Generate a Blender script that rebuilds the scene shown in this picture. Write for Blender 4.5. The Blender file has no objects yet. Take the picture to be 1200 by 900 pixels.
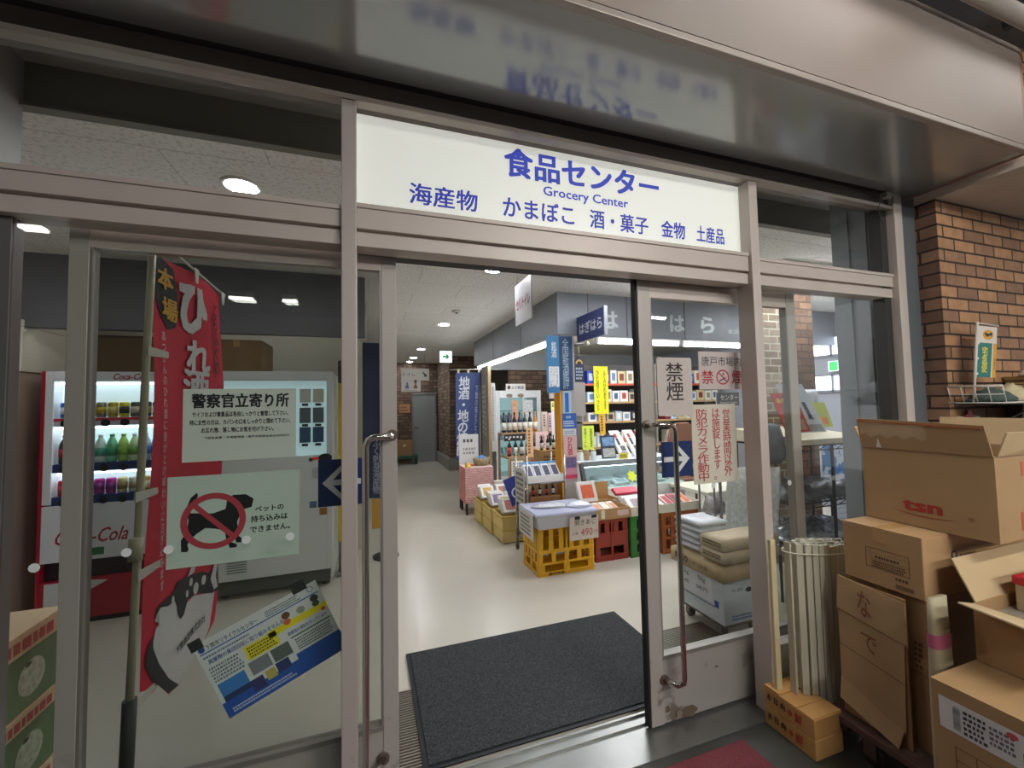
import bpy, math, random
from mathutils import Vector, Matrix
random.seed(7)
SC = bpy.context.scene
COL = SC.collection

# ------------------------------------------------------------------ camera, world, exposure
cam_d = bpy.data.cameras.new('camera')
cam = bpy.data.objects.new('camera', cam_d)
COL.objects.link(cam)
cam_d.sensor_width = 36.0
cam_d.lens = 490.49 / 1200 * 36
cam_d.clip_start = 0.02
_yw, _pt, _rl = 0.330557807, 0.0480916886, -0.0198699802
def _camrot():
    cy, sy = math.cos(_yw), math.sin(_yw)
    cp, sp = math.cos(_pt), math.sin(_pt)
    cr, sr = math.cos(_rl), math.sin(_rl)
    Ro = Matrix(((cr, -sr, 0), (sr, cr, 0), (0, 0, 1)))
    Rx = Matrix(((1, 0, 0), (0, cp, sp), (0, -sp, cp)))
    B = Matrix(((1, 0, 0), (0, 0, -1), (0, 1, 0)))
    Rw = Matrix(((cy, -sy, 0), (sy, cy, 0), (0, 0, 1)))
    R = Ro @ Rx @ B @ Rw
    m = Matrix((R[0], -R[1], -R[2])).transposed()
    return m
cam.matrix_world = Matrix.Translation((0, 0, 1.55)) @ _camrot().to_4x4()
SC.camera = cam
W = bpy.data.worlds.new('world')
SC.world = W
W.use_nodes = True
W.node_tree.nodes['Background'].inputs[0].default_value = (0.985, 0.985, 1.0, 1)
W.node_tree.nodes['Background'].inputs[1].default_value = 0.9
SC.view_settings.view_transform = 'Standard'
SC.view_settings.look = 'None'
SC.view_settings.gamma = 1
SC.view_settings.use_curve_mapping = False
SC.view_settings.exposure = 0.0
SC.cycles.use_denoising = True
SC.cycles.max_bounces = 10
SC.cycles.transparent_max_bounces = 24
SC.cycles.sample_clamp_indirect = 6.0
UNSEEN_HALL_TUBE = 100.0        # emission of the unseen hall lamps, mostly added as front fill
SHOP_TUBE = 22.0       # emission of the tubes under the shop fascia
DOWNLIGHT = 110.0       # emission of the round ceiling lights
FILL_PANEL = 27.0            # emission of the unseen ceiling lights added to brighten the interior
SIGN_GLOW = 0.44       # backlight of the shop sign
WINDOW_GLOW = 2.6      # daylight in the far windows

# ------------------------------------------------------------------ helpers
def lin(h):
    h = h.lstrip('#')
    out = []
    for i in (0, 2, 4):
        c = int(h[i:i+2], 16) / 255
        out.append(c / 12.92 if c <= 0.04045 else ((c + 0.055) / 1.055) ** 2.4)
    return (*out, 1)

MC = {}
def mat(h, rough=0.55, metal=0.0, var=0.0, vscale=6.0, emit=0.0, bump=0.0, bscale=40.0, spec=0.5, coat=0.0, stretch=None):
    """plain surface; var adds slow mottling of the colour, bump a fine grain"""
    key = (h, rough, metal, var, vscale, emit, bump, bscale, spec, coat, stretch)
    if key in MC:
        return MC[key]
    m = bpy.data.materials.new('surface_' + h.strip('#'))
    m.use_nodes = True
    nt = m.node_tree
    b = nt.nodes['Principled BSDF']
    b.inputs['Base Color'].default_value = lin(h)
    b.inputs['Roughness'].default_value = rough
    b.inputs['Metallic'].default_value = metal
    b.inputs['Specular IOR Level'].default_value = spec
    b.inputs['Coat Weight'].default_value = coat
    if emit:
        b.inputs['Emission Color'].default_value = lin(h)
        b.inputs['Emission Strength'].default_value = emit
    if var or bump:
        tc = nt.nodes.new('ShaderNodeTexCoord')
        vec = tc.outputs['Object']
        if stretch:
            mp = nt.nodes.new('ShaderNodeMapping')
            mp.inputs['Scale'].default_value = stretch
            nt.links.new(vec, mp.inputs['Vector'])
            vec = mp.outputs['Vector']
    if var:
        n = nt.nodes.new('ShaderNodeTexNoise')
        n.inputs['Scale'].default_value = vscale
        n.inputs['Detail'].default_value = 5
        nt.links.new(vec, n.inputs['Vector'])
        r = nt.nodes.new('ShaderNodeMapRange')
        r.inputs['From Min'].default_value = 0.3
        r.inputs['From Max'].default_value = 0.7
        r.inputs['To Min'].default_value = 1 - var
        r.inputs['To Max'].default_value = 1 + var
        nt.links.new(n.outputs['Fac'], r.inputs['Value'])
        hs = nt.nodes.new('ShaderNodeHueSaturation')
        hs.inputs['Color'].default_value = lin(h)
        nt.links.new(r.outputs['Result'], hs.inputs['Value'])
        nt.links.new(hs.outputs['Color'], b.inputs['Base Color'])
    if bump:
        n2 = nt.nodes.new('ShaderNodeTexNoise')
        n2.inputs['Scale'].default_value = bscale
        n2.inputs['Detail'].default_value = 4
        nt.links.new(vec, n2.inputs['Vector'])
        bp = nt.nodes.new('ShaderNodeBump')
        bp.inputs['Strength'].default_value = bump
        bp.inputs['Distance'].default_value = 0.004
        nt.links.new(n2.outputs['Fac'], bp.inputs['Height'])
        nt.links.new(bp.outputs['Normal'], b.inputs['Normal'])
    MC[key] = m
    return m

def two_tone(h1, h2, scale, lo, hi, rough=0.6, metal=0.0, detail=8, bump=0.0, rough2=None, mask_z=None):
    """h1 with irregular patches of h2 (wear, speckle); mask_z=(z0,z1) keeps the patches below z1"""
    key = ('2t', h1, h2, scale, lo, hi, rough, metal, detail, bump, mask_z)
    if key in MC:
        return MC[key]
    m = bpy.data.materials.new('worn_' + h1.strip('#'))
    m.use_nodes = True
    nt = m.node_tree
    b = nt.nodes['Principled BSDF']
    b.inputs['Roughness'].default_value = rough
    b.inputs['Metallic'].default_value = metal
    tc = nt.nodes.new('ShaderNodeNewGeometry')
    n = nt.nodes.new('ShaderNodeTexNoise')
    n.inputs['Scale'].default_value = scale
    n.inputs['Detail'].default_value = detail
    nt.links.new(tc.outputs['Position'], n.inputs['Vector'])
    r = nt.nodes.new('ShaderNodeMapRange')
    r.inputs['From Min'].default_value = lo
    r.inputs['From Max'].default_value = hi
    nt.links.new(n.outputs['Fac'], r.inputs['Value'])
    fac = r.outputs['Result']
    if mask_z:
        sx = nt.nodes.new('ShaderNodeSeparateXYZ')
        nt.links.new(tc.outputs['Position'], sx.inputs[0])
        r2 = nt.nodes.new('ShaderNodeMapRange')
        r2.inputs['From Min'].default_value = mask_z[1]
        r2.inputs['From Max'].default_value = mask_z[0]
        nt.links.new(sx.outputs['Z'], r2.inputs['Value'])
        mu = nt.nodes.new('ShaderNodeMath')
        mu.operation = 'MULTIPLY'
        nt.links.new(fac, mu.inputs[0])
        nt.links.new(r2.outputs['Result'], mu.inputs[1])
        fac = mu.outputs[0]
    mx = nt.nodes.new('ShaderNodeMix')
    mx.data_type = 'RGBA'
    mx.inputs['A'].default_value = lin(h1)
    mx.inputs['B'].default_value = lin(h2)
    nt.links.new(fac, mx.inputs['Factor'])
    nt.links.new(mx.outputs['Result'], b.inputs['Base Color'])
    if bump:
        bp = nt.nodes.new('ShaderNodeBump')
        bp.inputs['Strength'].default_value = bump
        bp.inputs['Distance'].default_value = 0.004
        nt.links.new(n.outputs['Fac'], bp.inputs['Height'])
        nt.links.new(bp.outputs['Normal'], b.inputs['Normal'])
    MC[key] = m
    return m

def grid_mat(c1, c2, cm, bw, rh, ms, axis='x', rough=0.7, bias=0.0, offset=0.5, bump=0.6, speck=0.0, z_axis='z'):
    """bricks or tiles laid out in metres on the wall plane (axis = horizontal direction)"""
    key = ('g', c1, c2, cm, bw, rh, ms, axis, rough, bias, offset, speck, z_axis)
    if key in MC:
        return MC[key]
    m = bpy.data.materials.new('courses_' + c1.strip('#'))
    m.use_nodes = True
    nt = m.node_tree
    b = nt.nodes['Principled BSDF']
    b.inputs['Roughness'].default_value = rough
    ge = nt.nodes.new('ShaderNodeNewGeometry')
    sx = nt.nodes.new('ShaderNodeSeparateXYZ')
    nt.links.new(ge.outputs['Position'], sx.inputs[0])
    cb = nt.nodes.new('ShaderNodeCombineXYZ')
    nt.links.new(sx.outputs[axis.upper()], cb.inputs['X'])
    nt.links.new(sx.outputs[z_axis.upper()], cb.inputs['Y'])
    br = nt.nodes.new('ShaderNodeTexBrick')
    br.offset = offset
    br.inputs['Scale'].default_value = 1
    br.inputs['Brick Width'].default_value = bw
    br.inputs['Row Height'].default_value = rh
    br.inputs['Mortar Size'].default_value = ms
    br.inputs['Mortar Smooth'].default_value = 0.1
    br.inputs['Bias'].default_value = bias
    br.inputs['Color1'].default_value = lin(c1)
    br.inputs['Color2'].default_value = lin(c2)
    br.inputs['Mortar'].default_value = lin(cm)
    nt.links.new(cb.outputs[0], br.inputs['Vector'])
    col = br.outputs['Color']
    n = nt.nodes.new('ShaderNodeTexNoise')
    n.inputs['Scale'].default_value = 48 if speck else 12
    n.inputs['Detail'].default_value = 5
    nt.links.new(ge.outputs['Position'], n.inputs['Vector'])
    r = nt.nodes.new('ShaderNodeMapRange')
    r.inputs['From Min'].default_value = 0.35 if speck else 0.25
    r.inputs['From Max'].default_value = 0.5 if speck else 0.75
    r.inputs['To Min'].default_value = 1 - (speck or 0.22)
    r.inputs['To Max'].default_value = 1.0 if speck else 1.2
    nt.links.new(n.outputs['Fac'], r.inputs['Value'])
    hs = nt.nodes.new('ShaderNodeHueSaturation')
    nt.links.new(col, hs.inputs['Color'])
    nt.links.new(r.outputs['Result'], hs.inputs['Value'])
    nt.links.new(hs.outputs['Color'], b.inputs['Base Color'])
    if bump:
        bp = nt.nodes.new('ShaderNodeBump')
        bp.inputs['Strength'].default_value = bump
        bp.inputs['Distance'].default_value = 0.006
        bp.invert = True
        nt.links.new(br.outputs['Fac'], bp.inputs['Height'])
        nt.links.new(bp.outputs['Normal'], b.inputs['Normal'])
    MC[key] = m
    return m

def glass_mat(tint='#eef4f2', gain=1.0, rough=0.0, haze=0.0, ior=1.5):
    key = ('glass', tint, gain, rough, haze)
    if key in MC:
        return MC[key]
    m = bpy.data.materials.new('glass_' + tint.strip('#'))
    m.use_nodes = True
    nt = m.node_tree
    nt.nodes.clear()
    out = nt.nodes.new('ShaderNodeOutputMaterial')
    tr = nt.nodes.new('ShaderNodeBsdfTransparent')
    tr.inputs[0].default_value = lin(tint)
    gl = nt.nodes.new('ShaderNodeBsdfGlossy')
    gl.inputs['Roughness'].default_value = rough
    ge = nt.nodes.new('ShaderNodeNewGeometry')
    def math_(op, a, b=None):
        n = nt.nodes.new('ShaderNodeMath')
        n.operation = op
        for i, q in enumerate((a, b)):
            if q is None: continue
            if isinstance(q, (int, float)): n.inputs[i].default_value = q
            else: nt.links.new(q, n.inputs[i])
        return n.outputs[0]
    dt = nt.nodes.new('ShaderNodeVectorMath')
    dt.operation = 'DOT_PRODUCT'
    nt.links.new(ge.outputs['Normal'], dt.inputs[0])
    nt.links.new(ge.outputs['Incoming'], dt.inputs[1])
    f0 = ((ior - 1) / (ior + 1)) ** 2
    gr = math_('POWER', math_('SUBTRACT', 1.0, math_('ABSOLUTE', dt.outputs['Value'])), 5.0)
    fac = math_('ADD', math_('MULTIPLY', gr, 1 - f0), f0)
    mu = nt.nodes.new('ShaderNodeMath')
    mu.operation = 'MULTIPLY'
    mu.inputs[1].default_value = gain
    nt.links.new(fac, mu.inputs[0])
    mx = nt.nodes.new('ShaderNodeMixShader')
    nt.links.new(mu.outputs[0], mx.inputs[0])
    src = tr.outputs[0]
    if haze:
        df = nt.nodes.new('ShaderNodeBsdfDiffuse')
        df.inputs[0].default_value = lin('#dfe3e0')
        m2 = nt.nodes.new('ShaderNodeMixShader')
        m2.inputs[0].default_value = haze
        nt.links.new(tr.outputs[0], m2.inputs[1])
        nt.links.new(df.outputs[0], m2.inputs[2])
        src = m2.outputs[0]
    nt.links.new(src, mx.inputs[1])
    nt.links.new(gl.outputs[0], mx.inputs[2])
    nt.links.new(mx.outputs[0], out.inputs[0])
    MC[key] = m
    return m

def tag(o, label=None, cat=None, group=None, kind=None):
    if label: o['label'] = label
    if cat: o['category'] = cat
    if group: o['group'] = group
    if kind: o['kind'] = kind
    return o

def thing(name, label, cat, loc=(0, 0, 0), rotz=0.0, group=None, kind=None):
    o = bpy.data.objects.new(name, None)
    o.empty_display_size = 0.05
    COL.objects.link(o)
    o.location = loc
    o.rotation_euler = (0, 0, rotz)
    return tag(o, label, cat, group, kind)

def base_of(o):
    p = Vector((0, 0, 0))
    while o is not None:
        p += o.location
        o = o.parent
    return p

class G:
    """collects shapes into one mesh, in world coordinates"""
    def __init__(s):
        s.v, s.f, s.sm = [], [], []
    def add(s, vs, fs, smooth=False):
        n = len(s.v)
        s.v += [tuple(v) for v in vs]
        s.f += [tuple(i + n for i in f) for f in fs]
        s.sm += [smooth] * len(fs)
        return s
    def box(s, x0, x1, y0, y1, z0, z1, rot=None, piv=None):
        x0, x1 = min(x0, x1), max(x0, x1)
        y0, y1 = min(y0, y1), max(y0, y1)
        z0, z1 = min(z0, z1), max(z0, z1)
        vs = [Vector(p) for p in ((x0,y0,z0),(x1,y0,z0),(x1,y1,z0),(x0,y1,z0),(x0,y0,z1),(x1,y0,z1),(x1,y1,z1),(x0,y1,z1))]
        if rot:
            M = Matrix.Identity(3)
            for ax, an in rot:
                M = Matrix.Rotation(an, 3, ax) @ M
            c = Vector(piv) if piv else Vector(((x0+x1)/2, (y0+y1)/2, (z0+z1)/2))
            vs = [M @ (v - c) + c for v in vs]
        return s.add(vs, ((0,3,2,1),(4,5,6,7),(0,1,5,4),(1,2,6,5),(2,3,7,6),(3,0,4,7)))
    def hexa(s, bottom, top):
        return s.add(list(bottom) + list(top), ((0,3,2,1),(4,5,6,7),(0,1,5,4),(1,2,6,5),(2,3,7,6),(3,0,4,7)))
    def cyl(s, p0, p1, r, r2=None, n=14, caps=True, smooth=True):
        p0, p1 = Vector(p0), Vector(p1)
        r2 = r if r2 is None else r2
        d = (p1 - p0).normalized()
        a = d.orthogonal().normalized()
        b = d.cross(a)
        vs = []
        for p, q in ((p0, r), (p1, r2)):
            for i in range(n):
                t = 2 * math.pi * i / n
                vs.append(p + (a * math.cos(t) + b * math.sin(t)) * q)
        s.add(vs, [(i, (i+1) % n, n + (i+1) % n, n + i) for i in range(n)], smooth)
        if caps:
            k = len(s.v) - 2 * n
            s.f.append(tuple(k + i for i in reversed(range(n)))); s.sm.append(False)
            s.f.append(tuple(k + n + i for i in range(n))); s.sm.append(False)
        return s
    def tube(s, pts, r, n=10, closed=False):
        pts = [Vector(p) for p in pts]
        m = len(pts)
        vs = []
        prev = None
        for i, p in enumerate(pts):
            if closed:
                d = pts[(i+1) % m] - pts[i-1]
            else:
                d = pts[min(i+1, m-1)] - pts[max(i-1, 0)]
            d.normalize()
            if prev is None:
                a = d.orthogonal().normalized()
            else:
                a = (prev - d * prev.dot(d)).normalized()
            prev = a
            b = d.cross(a)
            rr = r[i] if isinstance(r, (list, tuple)) else r
            for k in range(n):
                t = 2 * math.pi * k / n
                vs.append(p + (a * math.cos(t) + b * math.sin(t)) * rr)
        fs = []
        for i in range(m if closed else m - 1):
            j = (i + 1) % m
            for k in range(n):
                fs.append((i*n+k, i*n+(k+1) % n, j*n+(k+1) % n, j*n+k))
        s.add(vs, fs, True)
        if not closed:
            k = len(s.v) - m * n
            s.f.append(tuple(k + i for i in reversed(range(n)))); s.sm.append(False)
            s.f.append(tuple(k + (m-1)*n + i for i in range(n))); s.sm.append(False)
        return s
    def lathe(s, c, prof, n=20, axis='z'):
        c = Vector(c)
        vs = []
        for r, h in prof:
            for i in range(n):
                t = 2 * math.pi * i / n
                if axis == 'z': vs.append(c + Vector((r*math.cos(t), r*math.sin(t), h)))
                elif axis == 'y': vs.append(c + Vector((r*math.cos(t), h, r*math.sin(t))))
                else: vs.append(c + Vector((h, r*math.cos(t), r*math.sin(t))))
        fs = []
        for j in range(len(prof) - 1):
            for i in range(n):
                fs.append((j*n+i, j*n+(i+1) % n, (j+1)*n+(i+1) % n, (j+1)*n+i))
        s.add(vs, fs, True)
        k = len(s.v) - len(prof) * n
        s.f.append(tuple(k + i for i in reversed(range(n)))); s.sm.append(False)
        s.f.append(tuple(k + (len(prof)-1)*n + i for i in range(n))); s.sm.append(False)
        return s
    def prism(s, fr, pts, c0, c1):
        """polygon (a,b) points on frame fr, from height c0 to c1 above it"""
        n = len(pts)
        vs = [fr(a, b, c0) for a, b in pts] + [fr(a, b, c1) for a, b in pts]
        fs = [tuple(range(n, 2*n)), tuple(reversed(range(n)))]
        fs += [(i, (i+1) % n, n + (i+1) % n, n + i) for i in range(n)]
        return s.add(vs, fs)
    def sheet(s, fr, pts, c=0.0):
        return s.add([fr(a, b, c) for a, b in pts], [tuple(range(len(pts)))])
    def rect(s, fr, a0, a1, b0, b1, c=0.0):
        return s.sheet(fr, ((a0,b0),(a1,b0),(a1,b1),(a0,b1)), c)
    def obj(s, name, m, parent=None, bevel=0.0, seg=2, solid=0.0, sub=0):
        me = bpy.data.meshes.new(name)
        o = bpy.data.objects.new(name, me)
        COL.objects.link(o)
        off = Vector((0, 0, 0))
        if parent is not None:
            off = base_of(parent)
            o.parent = parent
        me.from_pydata([tuple(Vector(v) - off) for v in s.v], [], s.f)
        me.polygons.foreach_set('use_smooth', s.sm)
        me.materials.append(m)
        me.update()
        if solid:
            md = o.modifiers.new('thickness', 'SOLIDIFY'); md.thickness = solid; md.offset = 0
        if bevel:
            md = o.modifiers.new('rounded', 'BEVEL'); md.width = bevel; md.segments = seg; md.limit_method = 'ANGLE'
        if sub:
            md = o.modifiers.new('soft', 'SUBSURF'); md.levels = sub; md.render_levels = sub
        return o

class Fr:
    """a flat face in the place: origin, across, up; c is the height above the face"""
    def __init__(s, o, u=(1, 0, 0), v=(0, 0, 1)):
        s.o, s.u, s.v = Vector(o), Vector(u).normalized(), Vector(v).normalized()
        s.n = s.u.cross(s.v)
    def __call__(s, a, b, c=0.0):
        return s.o + s.u * a + s.v * b + s.n * c

def front(y, x=0.0, z=0.0): return Fr((x, y, z))                      # faces the street
def facing_left(x, y=0.0, z=0.0): return Fr((x, y, z), (0, -1, 0))    # faces -x; a runs towards the street
def facing_right(x, y=0.0, z=0.0): return Fr((x, y, z), (0, 1, 0))

TXT = {}
def text_geo(body, bold, shear, line, res=2):
    key = (body, bold, shear, line)
    if key in TXT:
        return TXT[key]
    cu = bpy.data.curves.new('lettering', 'FONT')
    cu.body = body
    cu.shear = shear
    cu.space_line = line
    cu.align_x = 'CENTER'
    cu.resolution_u = res
    o = bpy.data.objects.new('lettering', cu)
    COL.objects.link(o)
    dg = bpy.context.evaluated_depsgraph_get()
    dg.update()
    me = bpy.data.meshes.new_from_object(o.evaluated_get(dg))
    v0 = [(v.co.x, v.co.y) for v in me.vertices]
    f0 = [tuple(p.vertices) for p in me.polygons]
    bpy.data.meshes.remove(me)
    bpy.data.objects.remove(o)
    bpy.data.curves.remove(cu)
    vs, fs = [], []
    for dx, dy in (((0, 0),) if not bold else ((-bold, -bold*0.7), (bold, -bold*0.7), (-bold, bold*0.7), (bold, bold*0.7), (0, 0))):
        n = len(vs)
        vs += [(x + dx, y + dy, n // max(1, len(v0)) * 0.00012) for x, y in v0]
        fs += [tuple(i + n for i in f) for f in f0]
    TXT[key] = (vs, fs)
    return TXT[key]

def letters(g, fr, body, ca, cb, w=None, h=None, bold=0.0, shear=0.0, vert=False, rot=0.0, c=0.0012, line=0.86, rise=None):
    """flat print centred at (ca, cb), fitted into w x h; rise = slope of a line of print"""
    if vert:
        body = '\n'.join(body)
    vs, fs = text_geo(body, bold, shear, line if vert else 1.0)
    if not vs:
        return g
    x0, x1 = min(v[0] for v in vs), max(v[0] for v in vs)
    y0, y1 = min(v[1] for v in vs), max(v[1] for v in vs)
    sx = w / (x1 - x0) if w else None
    sy = h / (y1 - y0) if h else None
    sx = sx or sy; sy = sy or sx
    cr, sr = math.cos(rot), math.sin(rot)
    out = []
    for x, y, dz in vs:
        a, b = (x - (x0+x1)/2) * sx, (y - (y0+y1)/2) * sy
        a, b = a*cr - b*sr, a*sr + b*cr
        if rise: b += a * rise
        out.append(fr(ca + a, cb + b, c + dz))
    return g.add(out, fs)

def write(parent, fr, body, ca, cb, w=None, h=None, col='#222222', name='lettering', m=None, **k):
    g = letters(G(), fr, body, ca, cb, w, h, **k)
    return g.obj(name, m or mat(col, 0.6), parent)

def fine_print(parent, fr, a0, a1, b0, b1, rows, col='#444444', c=0.0012, fill=0.6, seed=1, name='fine_print', vert=False):
    """rows of small marks where the photo's print is too small to read"""
    rnd = random.Random(seed)
    g = G()
    if vert:
        cw = (a1 - a0) / rows
        for i in range(rows):
            b = b1
            while b > b0:
                l = rnd.uniform(0.6, 1.0) * cw * fill
                if b - l < b0: break
                g.rect(fr, a0 + i*cw, a0 + i*cw + cw*fill, b - l, b, c)
                b -= l + cw * 0.25
    else:
        rh = (b1 - b0) / rows
        for i in range(rows):
            a = a0
            end = a1 - rnd.uniform(0, 0.15) * (a1 - a0)
            while a < end:
                l = rnd.uniform(0.5, 1.1) * rh * fill
                if a + l > a1: break
                g.rect(fr, a, a + l, b0 + i*rh, b0 + i*rh + rh*fill, c)
                a += l + rh * 0.22
    return g.obj(name, mat(col, 0.7), parent)

def copy_tree(o, parent=None):
    c = o.copy()
    COL.objects.link(c)
    if parent is not None:
        c.parent = parent
    for ch in [x for x in COL.objects if x.parent == o]:
        copy_tree(ch, c)
    return c

def place(o, loc, rotz=0.0, label=None, group=None):
    o.location = loc
    o.rotation_euler = (0, 0, rotz)
    if label: o['label'] = label
    if group: o['group'] = group
    return o

def struct(name, g, m, label=None, cat=None, bevel=0.0, parent=None):
    o = g.obj(name, m, parent, bevel=bevel)
    if parent is None:
        tag(o, label, cat, kind='structure')
    return o
# ================================================================== the setting
FRAME = mat('#cabeb5', 0.42, 0.1, 0.05, 3.0)
FRAME_D = mat('#7d756f', 0.5, 0.2, 0.06, 3.0)
FRAME_W = two_tone('#b3ada6', '#6b5a4c', 9.0, 0.60, 0.66, 0.45, 0.15, mask_z=(0.0, 0.55))
STEEL = mat('#b9b9b6', 0.28, 0.85, 0.06, 12.0)
CHROME = mat('#c9c6c2', 0.12, 1.0)
DARK = mat('#1c1b1a', 0.7)
GREYP = mat('#6d7478', 0.35, 0.2, 0.05, 3.0)
GLASS = glass_mat('#fbfcfb', 0.75)
GLASSL = glass_mat('#dedfdd', 0.65, haze=0.008)

# floors
struct('floor', G().box(-3.4, 10.2, 1.86, 12.6, -0.08, 0.0), mat('#c9c4b6', 0.22, 0.0, 0.05, 0.9, spec=0.4), 'pale beige polished shop floor inside the doors', 'floor')
g = G().box(-9, 10, -7, 1.61, -0.08, -0.012)
struct('pavement', g, two_tone('#4a4b47', '#34352f', 2.5, 0.35, 0.65, 0.38, bump=0.12), 'dark worn concrete ground of the market hall', 'ground')
# threshold with two raised rails
g = G().box(-3.2, 3.2, 1.60, 1.86, -0.05, -0.004)
for y in (1.785, 1.842):
    g.box(-3.2, 3.2, y - 0.006, y + 0.006, -0.01, 0.006)
struct('trim_1', g, mat('#8b8c89', 0.3, 0.75, 0.08, 6.0), 'steel door track set in the threshold', 'threshold')

# columns and transoms of the shopfront
struct('trim_2', G().box(-0.092, -0.040, 1.60, 1.70, -0.01, 2.685), two_tone('#bcb2ab', '#6a4a38', 14.0, 0.64, 0.68, 0.42, 0.2, mask_z=(0.3, 1.0)), 'slim metal post between fixed pane and doorway', 'post', 0.003)
struct('trim_3', G().box(1.866, 1.922, 1.60, 1.70, -0.01, 2.685), FRAME, 'slim metal post between doorway and right fixed pane', 'post', 0.003)
def transom(n, x0, x1, top):
    g = G().box(x0, x1, 1.620, 1.715, 2.213, top)
    g.box(x0, x1, 1.626, 1.715, 2.148, 2.202)
    g.box(x0, x1, 1.645, 1.71, 2.20, 2.215)
    g.box(x0, x1, 1.613, 1.64, top - 0.018, top)
    struct('trim_%d' % n, g, FRAME, None, 'transom', 0.002)
transom(4, -1.6, -0.092, 2.292)
transom(5, -0.040, 1.866, 2.308)
transom(6, 1.922, 3.02, 2.292)
# recess over the doorway behind the transom
struct('trim_7', G().box(-0.04, 1.866, 1.70, 1.80, 2.155, 2.31), mat('#35322f', 0.6), 'dark door track housing', 'housing')
# head rail of the shopfront
g = G().box(-2.4, 3.10, 1.598, 1.645, 2.688, 2.708)
struct('trim_8', g, mat('#aba096', 0.4, 0.3, 0.08, 5.0), 'pale metal lip above the shop sign', 'head rail', 0.003)
g = G().box(-2.4, 3.10, 1.620, 1.72, 2.724, 2.782)
g.box(-2.4, 3.10, 1.635, 1.70, 2.705, 2.73)
struct('trim_9', g, mat('#756a64', 0.45, 0.2, 0.07, 4.0), 'brownish metal head rail under the canopy', 'head rail')
struct('trim_10', G().box(-2.4, 3.30, 1.64, 1.74, 2.782, 3.0), DARK, 'black board painted as the shade above the head rail', 'slot')  # near-black box puts the shade of the open gap into colour
# jambs at the brick wall
struct('trim_11', G().box(3.012, 3.085, 1.590, 1.70, -0.01, 2.80), FRAME, 'metal jamb post by the brick wall', 'post', 0.003)
g = G().box(3.095, 3.232, 1.605, 1.74, -0.01, 2.845)
g.box(3.085, 3.10, 1.63, 1.70, -0.01, 2.84)
struct('trim_12', g, GREYP, 'grey cover strip beside the brick wall', 'post')
struct('trim_13', G().box(2.955, 3.012, 1.635, 1.70, -0.01, 2.70), mat('#33322f', 0.5), 'dark gasket strip at the jamb', 'gasket')
g = G().box(3.0, 3.10, 1.70, 1.95, 0, 2.95)
g.box(2.99, 3.0, 1.735, 1.74, 0, 2.95); g.box(2.99, 3.0, 1.84, 1.85, 0, 2.95)
struct('wall_reveal', g, mat('#7f878a', 0.35, 0.1, 0.04, 3), 'grey side panel inside the fixed pane', 'wall')
g = G().box(-1.30, -1.02, 1.66, 1.71, -0.01, 2.15)
struct('trim_14', g, mat('#6e6c69', 0.4, 0.2), 'grey jamb at the end of the shopfront', 'post')

# the long canopy over the pavement side of the shopfront
g = G().box(-4.2, 3.165, 1.108, 1.585, 2.778, 2.82)
struct('canopy', g, mat('#a4a5a4', 0.14, 0.35, 0.05, 1.4, spec=0.7), 'glossy grey underside of the canopy above the sign', 'canopy')
g = G().box(-4.2, 3.165, 1.102, 1.16, 2.815, 3.33)
struct('trim_15', g, mat('#94877e', 0.5, 0.0, 0.07, 1.7), 'beige fascia of the canopy', 'fascia')
g = G().box(-4.2, 3.170, 1.090, 1.118, 2.774, 2.799)
struct('trim_16', g, mat('#aca097', 0.35, 0.2), 'pale lip along the canopy edge', 'edge', 0.003)
g = G().box(3.165, 3.20, 1.105, 1.585, 2.778, 3.33)
struct('trim_17', g, mat('#8b6a5c', 0.6), 'reddish end cap of the canopy', 'edge')
struct('trim_18', G().box(-4.2, 3.165, 1.1, 1.106, 2.80, 2.807), mat('#4c443e', 0.7), 'dark joint above the canopy lip', 'joint')

# ceiling of the market hall outside
struct('ceiling_outside', G().box(-9, 10, -7, 1.6, 3.62, 3.72), two_tone('#4b4b4d', '#3a3a3d', 2.0, 0.4, 0.6, 0.7), 'dark hall ceiling above the canopy', 'ceiling')
g = G()
for x in (2.6, 3.3, 4.0, 4.7):
    g.box(x, x + 0.04, -2, 1.2, 3.55, 3.62)
struct('trim_19', g, mat('#232225', 0.7), 'dark ceiling bars of the hall', 'bars')

struct('wall_unseen_block', G().box(-9.2, -9, -7, 1.6, -0.01, 3.62), mat('#5d5a57', 0.7), 'unseen grey end wall added to block side light', 'wall')  # added out of view to keep side light off the boxes
struct('wall_unseen_backdrop', G().box(-9, 10, -7.2, -7, -0.01, 3.62), two_tone('#6a6764', '#4a4844', 0.6, 0.4, 0.6, 0.7), 'unseen grey far wall added to darken the glass reflections', 'wall')  # added behind the camera so the panes reflect something dark
# brick wall beside the shopfront
BRF = grid_mat('#b98c64', '#775a4b', '#3b2d25', 0.212, 0.0737, 0.0065, 'x', 0.75, bias=-0.3)
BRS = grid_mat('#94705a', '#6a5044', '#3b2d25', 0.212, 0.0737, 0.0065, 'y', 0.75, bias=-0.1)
struct('wall_right', G().box(3.232, 6.5, 1.5, 1.8, -0.01, 2.735), BRF, 'brown brick wall beside the shopfront', 'wall')
struct('trim_20', G().box(3.2315, 3.2325, 1.5, 1.605, 0, 2.735), BRS, 'brick return at the wall corner', 'wall')
struct('soffit', G().box(3.232, 6.5, 1.09, 1.75, 2.737, 2.80), mat('#d9cbbe', 0.7, 0, 0.05), 'beige soffit over the brick wall', 'soffit')
g = G()
for i in range(9):
    x = 3.22 + i * 0.09
    g.box(x, x + 0.022, 0.62, 1.09, 2.745, 2.765)
g.box(3.2, 4.5, 0.90, 0.93, 2.765, 2.79)
struct('trim_21', g, mat('#1f1a18', 0.7), 'dark louvre bars beside the soffit', 'louvre')
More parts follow.
